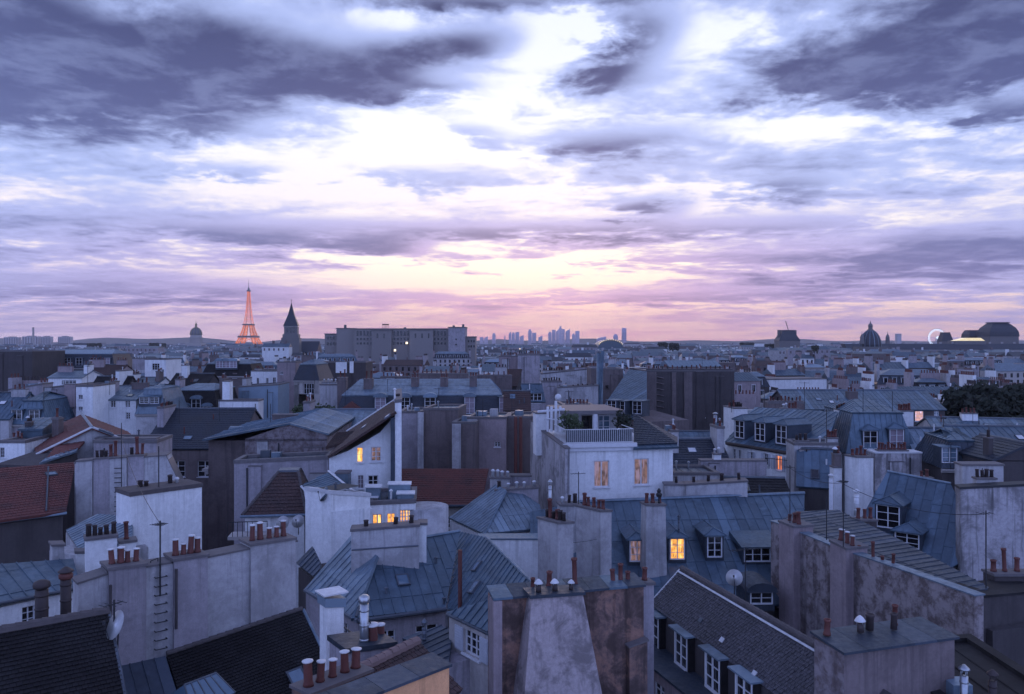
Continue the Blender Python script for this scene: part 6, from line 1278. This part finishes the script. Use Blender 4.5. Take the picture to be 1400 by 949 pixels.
# long stone faculty building
d = 640; t = lm('long_stone_building', 'long grey stone institution with rows of slot windows and a rooftop sign frame', 'building', 540, d); OCC.append((-90, 650, 62))
def seg(x0, x1, yt, dd, depth, mat='stone_mid', rows=((450, 457), (462, 468)), step=5.0, wpx=2.0, name='wing'):
    f = Fr((x0 + x1) / 2, dd, 0); u0, z = f.hit(x0, yt); u1, _ = f.hit(x1, yt); W = []
    for (ya, yb) in rows:
        x = x0 + step * .8
        while x < x1 - step * .5: W.append(rect(f, (x, ya, x + wpx, yb, 'dark', {'cols': 1, 'rows': 1, 'sill': False, 'fmat': 'stone_dark'}))); x += step
    mb = MB(); mb.box(f.P((u0 + u1) / 2, depth / 2, 0), u1 - u0, depth, z); o = mb.build(name, mat, t)
    for w_ in W:
        q = MB(); q.prism([f.P(w_[0], -.25, w_[2]), f.P(w_[1], -.25, w_[2]), f.P(w_[1], -.003, w_[2]), f.P(w_[0], -.003, w_[2])], (0, 0, w_[3] - w_[2])); q.build('window', 'dark_room', o)
    q = MB(); q.box(f.P((u0 + u1) / 2, depth / 2, z + .003), u1 - u0 + 1, depth + 1, .6); q.build('parapet', 'stone_dark', o)
    return f
seg(444, 462, 457, 655, 22, rows=((460, 464), (468, 472)), step=4); seg(460, 484, 449.5, 650, 24, rows=(), step=6); seg(484, 614, 450, 645, 26, rows=((452.5, 459), (462, 465), (468, 471)), step=4.6, wpx=2.3)
seg(508, 535, 452, 640, 8, rows=((456, 462),), step=9, wpx=1.6); seg(560, 592, 451.5, 640, 8, rows=((456, 462),), step=9, wpx=1.6); seg(613, 636, 448, 636, 28, 'plaster_lilac', rows=((463, 465), (470, 472)), step=12); seg(637, 650, 461, 642, 20, rows=((465, 468), (472, 475)), step=3.6)
for (x, h) in ((471, 3.5), (633, 4), (620, 3), (553, 1.5)): q = MB(); q.box((xat(x, 652), 655, zat(450, 652)), 1.8, 1.8, h); q.build('roof_vent', 'stone_dark', t)
q = MB(); A = V((xat(522, 655), 660, zat(449, 655))); 
for k in range(5): q.bar(A + V((k * 1.1, 0, 0)), A + V((k * 1.1, 0, 3.2)), .15, 4)
q.bar(A + V((-.5, 0, 3.2)), A + V((5, 0, 3.2)), .5, 5); q.build('sign_frame', 'iron', t)
for (x, y) in ((556, 469), (540, 479)): q = MB(); q.box((xat(x, 638), 638, zat(y + 1.4, 638)), 1.6, .4, 1.7); q.build('lit_window', 'lamp_white', t)

# office towers far away, each a tower
TW = [(656, 661, 461), (662, 667, 460), (673, 677.5, 455.5), (689.5, 691, 459), (695.5, 699, 453), (699.5, 704, 454.5), (704.5, 710, 454), (710.5, 716, 458), (722, 727, 450.5), (727.5, 733, 455), (736, 741.5, 459), (749.5, 754, 453.5), (754.5, 759.5, 451), (760, 764, 449.5), (764.2, 768, 446), (768.3, 772, 450), (773, 779, 449.5), (782, 786, 456), (786.5, 792, 452.5), (816, 828, 460), (838.5, 844.5, 457), (850, 856.5, 448.5)]
for i, (x0, x1, yt) in enumerate(TW):
    d = 8300 + (i * 37) % 7 * 90 if x0 < 800 else 5200
    w2, h = xat(x1, d) - xat(x0, d), zat(yt, d)
    shape = ['flat topped', 'slant topped', 'step crowned'][i % 3]
    ordn = ['', 'first', 'second', 'third', 'fourth', 'fifth', 'sixth', 'seventh', 'eighth', 'ninth', 'tenth', 'eleventh', 'twelfth', 'thirteenth', 'fourteenth', 'fifteenth', 'sixteenth', 'seventeenth', 'eighteenth', 'nineteenth'][19 - i if i < 19 else 0]
    lab = f"{shape} hazy office tower, {ordn} out from the broad low tower" if x0 < 800 else ('broad low hazy tower beyond the arched glass roof', 'square hazy tower standing beside the tall rounded one', 'tall rounded hazy tower alone on the far horizon')[i - 19]
    t = thing('office_tower', lab, 'tower', (xat((x0 + x1) / 2, d), d, 0), 'far office towers')
    c = V((xat((x0 + x1) / 2, d), d, 0)); q = MB(); a = w2 / 2; rg = [c + V((-a, -a, 0)), c + V((a, -a, 0)), c + V((a, a, 0)), c + V((-a, a, 0))]
    if i == 21: q.lathe(c, [(a, 0), (a, h * .96), (a * .8, h)], 16)
    elif i % 3 == 1: q.loft([rg, [rg[0] + V((0, 0, h * .82)), rg[1] + V((0, 0, h)), rg[2] + V((0, 0, h)), rg[3] + V((0, 0, h * .82))]])
    else: q.prism(rg, (0, 0, h * (.9 if i % 3 == 2 else 1)))
    if i % 3 == 2 and i != 21: q.box(c + V((0, 0, h * .9 + .01)), w2 * .6, w2 * .6, h * .1)
    q.build('shaft', 'tower_haze_tint', t); b = MB()
    for k in range(1, 9): b.box(c + V((0, 0, h * .09 * k)), w2 * 1.01, w2 * 1.01, h * .012)
    b.build('floor_band', 'stone_dark', t)
# four slab blocks and a tall chimney
for i, (x0, x1, yt) in enumerate(((7, 27, 461), (32, 54, 460), (58, 71, 460.3), (81, 98, 460.3))):
    d = 4000; t = thing('slab_block', ['distant slab block alone at the end of the row', 'distant slab block with a tall slim chimney before it', 'narrow distant slab block between two wide ones', 'distant slab block nearest the gilded dome'][i], 'tower block', (xat((x0 + x1) / 2, d), d, 0), 'distant slab blocks')
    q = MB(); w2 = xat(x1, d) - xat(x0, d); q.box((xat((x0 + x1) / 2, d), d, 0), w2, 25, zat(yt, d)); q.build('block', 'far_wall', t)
    for k in range(6): b = MB(); b.box((xat(x0, d) + w2 * (k + .5) / 6, d - 12.7, 4), w2 / 14, .4, zat(yt, d) - 8); b.build('window_strip', 'stone_dark', t)
    q = MB(); q.box((xat((x0 + x1) / 2, d), d, zat(yt, d)), w2 * .5, 10, 3); q.build('roof_plant', 'stone_dark', t)
t = lm('tall_chimney', 'tall slim power station chimney among the distant slab blocks', 'chimney', 45.5, 3900); q = MB(); q.lathe((xat(45.5, 3900), 3900, 0), [(5, 0), (4.2, zat(449, 3900)), (4.8, zat(448.5, 3900)), (4.8, zat(447.6, 3900))], 14); q.build('shaft', 'stone', t)

# arched glass station roof with lamps
d = 1150; t = lm('arched_glass_hall', 'dark arched hall roof edged with a string of bright lamps', 'building', 835, d); X = xat(835, d); s = d / FOC
arc = [(X + 17 * s * math.cos(a), zat(474, d) + 9.5 * s * math.sin(a)) for a in [math.pi * i / 16 for i in range(17)]]
q = MB(); q.prism([V((x, d, z)) for x, z in arc] + [V((X - 17 * s, d, 0)), V((X + 17 * s, d, 0))], (0, 60, 0)); q.build('vault', 'zinc', t)
q = MB(); q.tube([V((x, d - .6, z + .3)) for x, z in arc], .7, 5); q.build('arch_rim', 'stone', t)
for i in range(2, 15): x, z = arc[i]; q = MB(); q.lathe((x, d - 1.6, z), [(.1, -.4), (.4, -.2), (.4, .2), (.1, .4)], 8); q.build('lamp', 'bulb_light', t)
q = MB(); q.prism([V((X - 30 * s, d + 2, 0)), V((X + 30 * s, d + 2, 0)), V((X + 30 * s, d + 2, zat(474, d))), V((X - 30 * s, d + 2, zat(474, d)))], (0, 50, 0)); q.build('side_hall', 'stone_dark', t)

# ribbed dome of the academy
d = 900; X = xat(1190, d); s = d / FOC; t = lm('ribbed_dome_building', 'dark ribbed dome with a lantern above a long palace roof', 'building', 1190, d)
q = MB(); q.box((X, d, 0), 36 * s, 30 * s, zat(474, d)); q.build('base_block', 'stone_dark', t); z0 = zat(474, d)
Dm = [(14 * s * math.cos(a), 23 * s * math.sin(a)) for a in [i * .15 for i in range(10)]]
q = MB(); q.lathe((X, d, z0), Dm, 28); dm = q.build('dome', 'slate', t, True)
for k in range(14): a = k * .4488 + .2; q = MB(); q.tube([V((X + (r + .1) * math.cos(a), d + (r + .1) * math.sin(a), z0 + z)) for r, z in Dm], .35, 4); q.build('rib', 'zinc_pale', dm)
q = MB(); q.lathe((X, d, zat(452, d)), [(4.2 * s, 0), (4 * s, 1), (2.8 * s, 1.5), (2.8 * s, 4.5), (3.4 * s, 5), (2.4 * s, 7), (.8 * s, 8.2), (.2, 11)], 12); q.build('lantern', 'stone_dark', t)
for x in (1178.5, 1213.5): q = MB(); q.lathe((xat(x, d - 8), d - 8, zat(470, d)), [(3 * s, 0), (2.6 * s, 6), (2.9 * s, 6.4), (1.8 * s, 9), (.4 * s, 11), (.1, 14)], 8); q.build('corner_turret', 'stone_dark', t)

# lit observation wheel
d = 2000; X = xat(1281, d); t = lm('observation_wheel', 'white glowing observation wheel on the horizon', 'ferris wheel', 1281, d); zc_ = zat(462, d); r = 21.0
q = MB(); q.tube([V((X + r * math.cos(a), d, zc_ + r * math.sin(a))) for a in [i * .1745 for i in range(37)]], 1.0, 6); q.build('rim', 'wheel_light', t)
q = MB(); q.tube([V((X + .86 * r * math.cos(a), d, zc_ + .86 * r * math.sin(a))) for a in [i * .1745 for i in range(37)]], .6, 5); q.build('inner_rim', 'wheel_light', t)
for k in range(18): a = k * .349; q = MB(); q.bar((X, d, zc_), (X + r * math.cos(a), d, zc_ + r * math.sin(a)), .12, 4); q.build('spoke', 'steel', t)
for k in range(24): a = k * .2618; q = MB(); q.box((X + (r + 2.2) * math.cos(a), d, zc_ + (r + 2.2) * math.sin(a) - 1), 1.6, 1.6, 2); q.build('cabin', 'pot_white', t)
for s_ in (-1, 1): q = MB(); q.bar((X + s_ * 12, d + 3, 0), (X, d + 3, zc_), .9, 5); q.bar((X + s_ * 12, d - 3, 0), (X, d - 3, zc_), .9, 5); q.build('support_leg', 'steel', t)
q = MB(); q.lathe((X, d - 4, zc_ - 3), [(.5, 0), (4, 2), (4, 5), (.5, 7)], 10); q.build('hub_light', 'wheel_light', t)

# palace roofs and pavilions
d = 1000; s = d / FOC; t = lm('long_palace_roof', 'very long low palace roof stretching along the horizon', 'building', 1280, d)
q = MB(); q.prism([V((xat(1158, d), d, 0)), V((xat(1460, d), d, 0)), V((xat(1460, d), d + 20, 0)), V((xat(1158, d), d + 20, 0))], (0, 0, zat(478, d))); q.build('wall', 'stone', t)
A = [V((xat(1158, d), d - 1, zat(478, d))), V((xat(1460, d), d - 1, zat(478, d))), V((xat(1460, d), d + 8, zat(470, d))), V((xat(1158, d), d + 8, zat(470, d)))]; q = MB(); q.prism(A, (0, 12, 0)); q.build('roof', 'slate', t)
for k in range(14): q = MB(); q.box((xat(1172 + k * 17, d), d + 9, zat(471, d)), 2.5, 1.2, 3.2); q.build('chimney_stack', 'stone', t)
def pavilion(label, x0, x1, yt, yb, d, top='hip', chims=True, flat_=.55):
    t = lm('palace_pavilion', label, 'building', (x0 + x1) / 2, d); t['group'] = 'palace pavilions'; c = V((xat((x0 + x1) / 2, d), d + 12, 0)); w2 = xat(x1, d) - xat(x0, d); ze, zt = zat(yb, d), zat(yt, d)
    q = MB(); q.box(c, w2, w2 * .8, ze); q.build('wall', 'stone_dark', t); rg = lambda k, z: [c + V((a * w2 / 2 * k, b * w2 * .4 * k, z)) for a, b in ((-1, -1), (1, -1), (1, 1), (-1, 1))]
    q = MB()
    if top == 'dome': q.loft([rg(1.04, ze), rg(1.0, ze + (zt - ze) * .35), rg(.86, ze + (zt - ze) * .65), rg(.62, ze + (zt - ze) * .9), rg(.5, zt)])
    else: q.loft([rg(1.05, ze), rg(flat_ + .2, ze + (zt - ze) * .55), rg(flat_, zt)])
    q.build('roof', 'slate', t); q = MB(); q.box(c + V((0, 0, zt)), w2 * flat_ * 1.05, w2 * .5, (zt - ze) * .07); q.build('crest', 'stone_dark', t)
    if chims:
        for s_ in (-1, 1): q = MB(); q.box(c + V((s_ * w2 * .40, 0, ze)), w2 * .1, w2 * .16, (zt - ze) * 1.06); q.build('chimney_stack', 'stone_dark', t)
    return t
pavilion('dark palace pavilion with two square stacks and a crane behind it', 1066, 1094, 452, 466, 1100)
pavilion('small steep palace pavilion beside the glowing wheel', 1291, 1307, 455, 467, 1050, 'hip', False, .6); pavilion('broad flat topped palace pavilion with a lit skylight below', 1327, 1352, 452, 463, 1080, 'hip', True, .8)
pavilion('large square dome pavilion crowned with small urns', 1352, 1391, 441.5, 460, 1050, 'dome', False)
t = lm('lit_roof_light', 'long glowing yellow glass roof between the palace pavilions', 'roof light', 1333, 1000); q = MB(); z0 = zat(464.5, 1000); q.prism([V((xat(1311, 1000), 1008, zat(466, 1000))), V((xat(1352, 1000), 1008, zat(466, 1000))), V((xat(1346, 1000), 1008, zat(462, 1000))), V((xat(1326, 1000), 1008, zat(462, 1000)))], (0, 12, 0)); q.build('glazing', 'lamp_soft', t); q = MB(); q.box((xat(1331, 1000), 1015, zat(472, 1000)), 40, 16, zat(466, 1000) - zat(472, 1000) - .01); q.build('base', 'stone_dark', t)
t = lm('tower_crane', 'thin tilted crane jib above the dark palace pavilion', 'crane', 1078, 1500); q = MB(); q.bar((xat(1078, 1500), 1500, 0), (xat(1078, 1500), 1500, zat(452, 1500)), .8, 4); q.build('mast', 'iron', t); q = MB(); q.bar((xat(1078, 1500), 1500, zat(452, 1500)), (xat(1074, 1500), 1500, zat(439, 1500)), .6, 4); q.build('jib', 'iron', t)
t = lm('box_tower', 'small boxy tower alone between the ribbed dome and the wheel', 'tower', 1228, 2600); q = MB(); q.box((xat(1228, 2600), 2600, 0), 14, 14, zat(457, 2600)); q.box((xat(1228, 2600), 2600, zat(457, 2600)), 16, 16, 1.5); q.build('shaft', 'far_wall', t)

# ------------------------------------------------------------------ rooftops between: each block its own building
TOWARDS = [(60, 'the distant slab blocks'), (170, 'the tall slim chimney'), (300, 'the gilded dome'), (365, 'the orange iron tower'), (430, 'the pointed church tower'), (540, 'the long stone institution'), (645, 'the end of the institution'), (745, 'the hazy office towers'), (870, 'the lamp edged arched hall'), (1000, 'the tall rounded hazy tower'), (1110, 'the dark palace pavilion'), (1230, 'the ribbed dome'), (1330, 'the glowing wheel'), (1500, 'the square dome pavilion')]
WALLW = {'plaster_white': 'white', 'plaster_lilac': 'mauve', 'plaster_grey': 'grey', 'plaster_brown': 'brown', 'plaster_cream': 'cream', 'plaster_pink': 'pinkish', 'plaster_dark': 'dark'}
used = {}
rf = random.Random(21)
POTB = MB()
def potblock(mb, a, b, n, mi):
    for i in range(n): p = a.lerp(b, (i + .5) / n); mb.lathe(p, [(.24, 0), (.18, .2), (.18, .85), (.24, .9)], 5, mi)
def rooftop(cx, d, w2, dep, ze, yaw, wm, style, ns, rise, lights, k):
    fr = Fr(0, 0, yaw, (cx, d, 0)); xpix = PX0 + cx / d * FOC
    sec = next(nm for lim, nm in TOWARDS if xpix < lim)
    rw = {'zinc': 'grey zinc roof', 'mans': 'dark mansard roof', 'flat': 'flat parapet', 'tile': 'brown tiled roof'}[style]
    sw = ['no stacks', 'one stack', 'two stacks', 'three stacks'][ns]
    sz_ = 'Wide' if w2 > 17 else ('Narrow' if w2 < 10.5 else 'Middling')
    lab = f"{sz_.lower()} {WALLW[wm]} block, {rw}, {sw}, {'lit, ' if lights else ''}towards {sec}"
    t = thing('rooftop_block', lab, 'building', (cx, d, 0), 'rooftops ' + sec); used[lab] = used.get(lab, 0) + 1
    a = w2 / 2; W = []; near = d < 330
    nc = max(2, int(w2 / 3.0))
    if style != 'flat' or rf.random() < .35:
        for j in range(2):
            for i in range(nc):
                uc = -a + w2 * (i + .5) / nc; W.append((uc - .55, uc + .55, ze - 2.9 - j * 3.1, ze - .9 - j * 3.1))
    mb = MB(); mb.prism([fr.P(-a, 0, 0), fr.P(a, 0, 0), fr.P(a, dep, 0), fr.P(-a, dep, 0)], (0, 0, ze)); litk = rf.randrange(len(W)) if (lights and W) else -1
    if not near:
        for i, w_ in enumerate(W): mb.prism([fr.P(w_[0], -.12, w_[2]), fr.P(w_[1], -.12, w_[2]), fr.P(w_[1], -.003, w_[2]), fr.P(w_[0], -.003, w_[2])], (0, 0, w_[3] - w_[2]), 2 if i == litk else 1)
    mb.build('wall', [wm, 'dark_room', 'lamp_amber'], t)
    if near:
        for i, w_ in enumerate(W):
            q = MB(); q.prism([fr.P(w_[0], -.1, w_[2]), fr.P(w_[1], -.1, w_[2]), fr.P(w_[1], -.003, w_[2]), fr.P(w_[0], -.003, w_[2])], (0, 0, w_[3] - w_[2]), 0)
            q.prism([fr.P(w_[0] + .12, -.13, w_[2] + .12), fr.P((w_[0] + w_[1]) / 2 - .05, -.13, w_[2] + .12), fr.P((w_[0] + w_[1]) / 2 - .05, -.105, w_[2] + .12), fr.P(w_[0] + .12, -.105, w_[2] + .12)], (0, 0, w_[3] - w_[2] - .24), 1)
            q.prism([fr.P((w_[0] + w_[1]) / 2 + .05, -.13, w_[2] + .12), fr.P(w_[1] - .12, -.13, w_[2] + .12), fr.P(w_[1] - .12, -.105, w_[2] + .12), fr.P((w_[0] + w_[1]) / 2 + .05, -.105, w_[2] + .12)], (0, 0, w_[3] - w_[2] - .24), 1)
            q.build('window', ['white_paint', 'lamp_amber' if i == litk else 'dark_room'], t)
    rm = MB(); o = .3
    if style in ('zinc', 'tile'):
        rg = lambda u, : [fr.P(u, -o, ze), fr.P(u, dep + o, ze), fr.P(u, dep / 2, ze + rise)]
        rm.loft([rg(-a - .2), rg(a + .2)])
        if style == 'zinc':
            n = int(w2 / (.8 if d < 300 else 1.6))
            for i in range(1, n): u = -a + w2 * i / n; rm.bar(fr.P(u, -o, ze + .06), fr.P(u, dep / 2, ze + rise + .06), .07, 4)
        m = 'zinc_pale' if rf.random() < .3 else 'zinc'
        rm.build('roof', m if style == 'zinc' else 'tile_brown', t)
    elif style == 'mans':
        rg = lambda k_, z: [fr.P(-a + k_, k_, z), fr.P(a - k_, k_, z), fr.P(a - k_, dep - k_, z), fr.P(-a + k_, dep - k_, z)]
        rm.loft([rg(-.3, ze), rg(1.2, ze + 3.0)]); rm.build('mansard_slope', rf.choice(['slate', 'tile_dark', 'slate', 'zinc']), t)
        tp = MB(); tp.loft([rg(.9, ze + 3.0), rg(min(a, dep / 2) * .8, ze + 3.0 + rise * .6)]); tp.build('roof', 'zinc_pale', t)
        for i in range(nc):
            uc = -a + 1.2 + (w2 - 2.4) * (i + .5) / nc; dm = MB(); dm.prism([fr.P(uc - .7, .0, ze + .3), fr.P(uc + .7, 0, ze + .3), fr.P(uc + .7, 1.6, ze + .3), fr.P(uc - .7, 1.6, ze + .3)], (0, 0, 2.0), 0)
            dm.prism([fr.P(uc - .5, -.08, ze + .5), fr.P(uc + .5, -.08, ze + .5), fr.P(uc + .5, -.004, ze + .5), fr.P(uc - .5, -.004, ze + .5)], (0, 0, 1.6), 1); dm.prism([fr.P(uc - .9, -.25, ze + 2.3), fr.P(uc + .9, -.25, ze + 2.3), fr.P(uc + .9, 1.7, ze + 2.3), fr.P(uc - .9, 1.7, ze + 2.3)], (0, 0, .2), 2); dm.build('dormer', ['white_paint', 'dark_room', 'zinc'], t)
    else:
        rm.prism([fr.P(-a - .15, -.15, ze + .003), fr.P(a + .15, -.15, ze + .003), fr.P(a + .15, dep + .15, ze + .003), fr.P(-a - .15, dep + .15, ze + .003)], (0, 0, .3)); rm.build('parapet', 'coping' if rf.random() < .6 else 'zinc_pale', t)
    top = ze + (rise if style in ('zinc', 'tile') else (3.6 if style == 'mans' else .3))
    for i in range(ns):
        uc = [-a + .4, a - .4, rf.uniform(-a * .5, a * .5)][i]; v0 = rf.uniform(0, dep * .25); L = rf.uniform(2.5, dep * .7); h = top + rf.uniform(.8, 3.2); across = i >= 2
        st = MB(); ww = .9
        if across: r4 = [fr.P(uc - L / 2, dep * .4, ze - 1), fr.P(uc + L / 2, dep * .4, ze - 1), fr.P(uc + L / 2, dep * .4 + ww, ze - 1), fr.P(uc - L / 2, dep * .4 + ww, ze - 1)]
        else: r4 = [fr.P(uc - ww / 2, v0, ze - 1), fr.P(uc + ww / 2, v0, ze - 1), fr.P(uc + ww / 2, v0 + L, ze - 1), fr.P(uc - ww / 2, v0 + L, ze - 1)]
        st.prism(r4, (0, 0, h - ze + 1)); n = max(2, int(L / .75))
        if across: potblock(st, fr.P(uc - L / 2, dep * .4 + ww / 2, h), fr.P(uc + L / 2, dep * .4 + ww / 2, h), n, 1)
        else: potblock(st, fr.P(uc, v0, h), fr.P(uc, v0 + L, h), n, 1)
        st.build('chimney_stack', [rf.choice(['plaster_lilac', 'plaster_grey', 'plaster_white', 'plaster_pink', 'plaster_brown']), 'terracotta' if rf.random() < .7 else 'pot_dark'], t)
    return t
WMS = ['plaster_white', 'plaster_white', 'plaster_lilac', 'plaster_grey', 'plaster_cream', 'plaster_pink', 'plaster_brown', 'plaster_brown', 'plaster_dark', 'plaster_dark']
d = 92.0; count = 0
while d < 640:
    x = -0.68 * d + rf.uniform(0, 8)
    while x < 0.68 * d and count < 298:
        w2 = rf.choice([7, 9, 11, 13, 18]) * (1 + d / 1400); dep = rf.uniform(9, 13); cx = x + w2 / 2
        yw = rf.choice([0, 0, 8, -8, 14, -14]); ze = rf.uniform(13, 18.5) + (rf.random() < .2) * 3.5
        if d < 140: ze = rf.uniform(11, 14)
        yc = d + rf.uniform(-4, 4)
        ok = all((cx - ox) ** 2 + (yc + dep / 2 - oy) ** 2 > (orad + w2 * .5) ** 2 for ox, oy, orad in OCC)
        pxx = PX0 + cx / yc * FOC
        if d < 640 and 500 < pxx < 640 and d > 590: ok = False
        if ok:
            st = rf.choices(['zinc', 'mans', 'flat', 'tile'], [.38, .22, .3, .10])[0]
            rooftop(cx, yc, w2, dep, ze, yw, rf.choice(WMS), st, rf.choice([0, 1, 2, 2, 3, 3]), rf.uniform(1.8, 3.2), rf.random() < .07, count); count += 1
            OCC.append((cx, yc + dep / 2, max(w2, dep) * .42))
        x += w2 + rf.choice([0.6, 0.6, 1.5, 5])
    d *= 1.125
print('rooftop blocks', count, 'shared labels', sum(1 for v in used.values() if v > 1))

# ------------------------------------------------------------------ the rest of the city, too far to tell apart
fm = MB(); FM = ['plaster_white', 'plaster_lilac', 'plaster_grey', 'plaster_brown', 'zinc_pale', 'zinc', 'slate', 'lamp_white', 'leaf_dark']
d = 655.0
while d < 4200:
    x = -0.70 * d
    while x < 0.70 * d:
        w2 = rf.uniform(9, 24) * (1 + d / 2500); ze = rf.uniform(14, 21) + (rf.random() < .06) * rf.uniform(3, 9); dep = rf.uniform(9, 16); y = d + rf.uniform(-14, 14)
        xp = PX0 + (x + w2 / 2) / y * FOC
        if not (d < 700 and 440 < xp < 652):
            c = V((x + w2 / 2, y, 0)); yw = R(rf.choice([0, 10, -10, 25])); fm.box(c, w2, dep, ze, yw, rf.choice([0, 0, 1, 1, 2, 3]))
            u = V((math.cos(yw), math.sin(yw), 0)); n = V((-math.sin(yw), math.cos(yw), 0)); r_ = rf.uniform(1.5, 4)
            rg = lambda s: [c + u * s * (w2 / 2 + .2) - n * (dep / 2 + .2) + V((0, 0, ze)), c + u * s * (w2 / 2 + .2) + n * (dep / 2 + .2) + V((0, 0, ze)), c + u * s * (w2 / 2 * rf.choice([1, .8])) + V((0, 0, ze + r_))]
            fm.loft([rg(-1), rg(1)], True, rf.choice([4, 5, 5, 5, 6, 6]))
            for k in range(rf.choice([0, 1, 2, 2])): fm.box(c + u * rf.uniform(-.5, .5) * w2 + V((0, 0, ze - .5)), rf.uniform(.8, 3.5), 1, r_ + rf.uniform(1.2, 3.2), yw, rf.choice([0, 1, 2, 3]))
            if d < 1600:
                for k in range(int(w2 / 4)): fm.box(c - n * (dep / 2 + .1) + u * (-w2 / 2 + 2 + k * 4) + V((0, 0, ze - 3)), 1.2, .3, 2, yw, 7 if rf.random() < .012 else 3)
        x += w2 + rf.uniform(0, 9)
    d *= 1.034
o = fm.build('distant_rooftops', FM); tag(o, 'hazy mass of far rooftops running to the horizon', None, None, 'stuff')
fl = MB()
for (x0, x1, y0, d) in ((900, 912, 469, 900), (915, 928, 470, 940), (1110, 1119, 473, 520), (1012, 1030, 469, 1500), (120, 138, 470, 1600), (205, 226, 470, 1500), (1046, 1060, 471, 1200)):
    for k in range(int((x1 - x0) * 22)):
        p = px(rf.uniform(x0, x1), y0 + abs(rf.gauss(0, 3.5)), d + rf.uniform(-20, 20)); a = V((rf.gauss(0, 1), rf.gauss(0, 1), rf.gauss(0, 1))).normalized(); b = a.orthogonal().normalized(); l = d / 900 * rf.uniform(.8, 1.8); fl.add([p - a * l, p + b * l, p + a * l, p - b * l], [(0, 1, 2, 3)])
o = fl.build('distant_treetops', 'leaf_dark'); tag(o, 'dark bands of far treetops among the roofs', None, None, 'stuff')
hl = MB(); N = 90; ringz = []
prof_h = lambda i: 40 + 34 * abs(math.sin(i * .21 + .6)) * (1.25 if i < 45 else .7) + 12 * math.sin(i * .9)
vs0 = [V((-7200 + 14400 * i / N, 9000, -2)) for i in range(N + 1)]; vs1 = [V((-7200 + 14400 * i / N, 9150, prof_h(i))) for i in range(N + 1)]; vs2 = [V((-7200 + 14400 * i / N, 10200, -2)) for i in range(N + 1)]
hl.add(vs0 + vs1 + vs2, [(i, i + 1, N + 2 + i, N + 1 + i) for i in range(N)] + [(N + 1 + i, N + 2 + i, 2 * N + 3 + i, 2 * N + 2 + i) for i in range(N)])
tag(hl.build('hills', 'leaf_dark', None, True), None, None, None, 'structure')

HOSTS = ['pink striped wall', 'slim white house', 'bright white zinc house', 'long dark slate roof', 'long dark slate roof by its gable end', 'ribbed zinc roof of the brick gable', 'grey blank box', 'first brown stack of the arched mansard', 'zinc top of the arched mansard', 'tallest courtyard wall', 'pink courtyard wall', 'brown courtyard wall end', 'mauve low gable', 'long pale wall', 'huge dark wall', 'huge dark wall beside its painted mark', 'white stack of the three dormer house', 'ridge of the three dormer house', 'end stack of the three dormer house', 'ragged party wall', 'two dormer mansard', 'white stack of the two dormer mansard', 'pale zinc side wing', 'wide low zinc roof', 'dark zinc roof with one white dormer']
for hi, (x, yb, yt, dd) in enumerate(((60, 560, 530, 104), (120, 527, 500, 111), (150, 536, 512, 116), (245, 575, 548, 88), (300, 572, 545, 90), (370, 578, 552, 76), (430, 528, 500, 118), (472, 560, 520, 112), (530, 545, 518, 114), (600, 563, 530, 79), (660, 575, 545, 77), (700, 572, 540, 78), (752, 530, 500, 133), (800, 528, 500, 133), (905, 508, 482, 138), (960, 508, 486, 138), (1000, 560, 530, 88), (1045, 559, 520, 86), (1100, 560, 522, 84), (1130, 605, 560, 69), (1180, 566, 530, 75), (1220, 566, 535, 75), (1290, 600, 570, 73), (1330, 575, 545, 92), (1300, 640, 604, 66))):
    antenna(x, yb + 4, yt, dd, 'thin aerial mast on the ' + HOSTS[hi], 'thin aerials on the middle rooftops', rf.choice([0, 3, 5]), rf.uniform(-60, 60), rf.uniform(.6, 1.1))

# ------------------------------------------------------------------ air
hz = MB(); hz.add([(-8000, -30, -3), (8000, -30, -3), (8000, 10600, -3), (-8000, 10600, -3), (-8000, -30, 345), (8000, -30, 345), (8000, 10600, 345), (-8000, 10600, 345)],
       [(0, 1, 2, 3), (4, 5, 6, 7), (0, 1, 5, 4), (1, 2, 6, 5), (2, 3, 7, 6), (3, 0, 4, 7)])
hm = bpy.data.materials.new('air'); hm.use_nodes = True; hm.node_tree.nodes.clear(); hk = NT(hm.node_tree)
pv = hk.new('ShaderNodeVolumePrincipled'); pv.inputs['Color'].default_value = (0.80, 0.80, 0.90, 1); pv.inputs['Density'].default_value = 0.00007; pv.inputs['Anisotropy'].default_value = 0.2
ho = hk.new('ShaderNodeOutputMaterial'); hk.l.new(pv.outputs[0], ho.inputs['Volume']); MAT['air'] = hm
tag(hz.build('haze', 'air'), None, None, None, 'stuff')
print('objects', len(bpy.data.objects), 'tris', sum(len(m.polygons) for m in bpy.data.meshes))
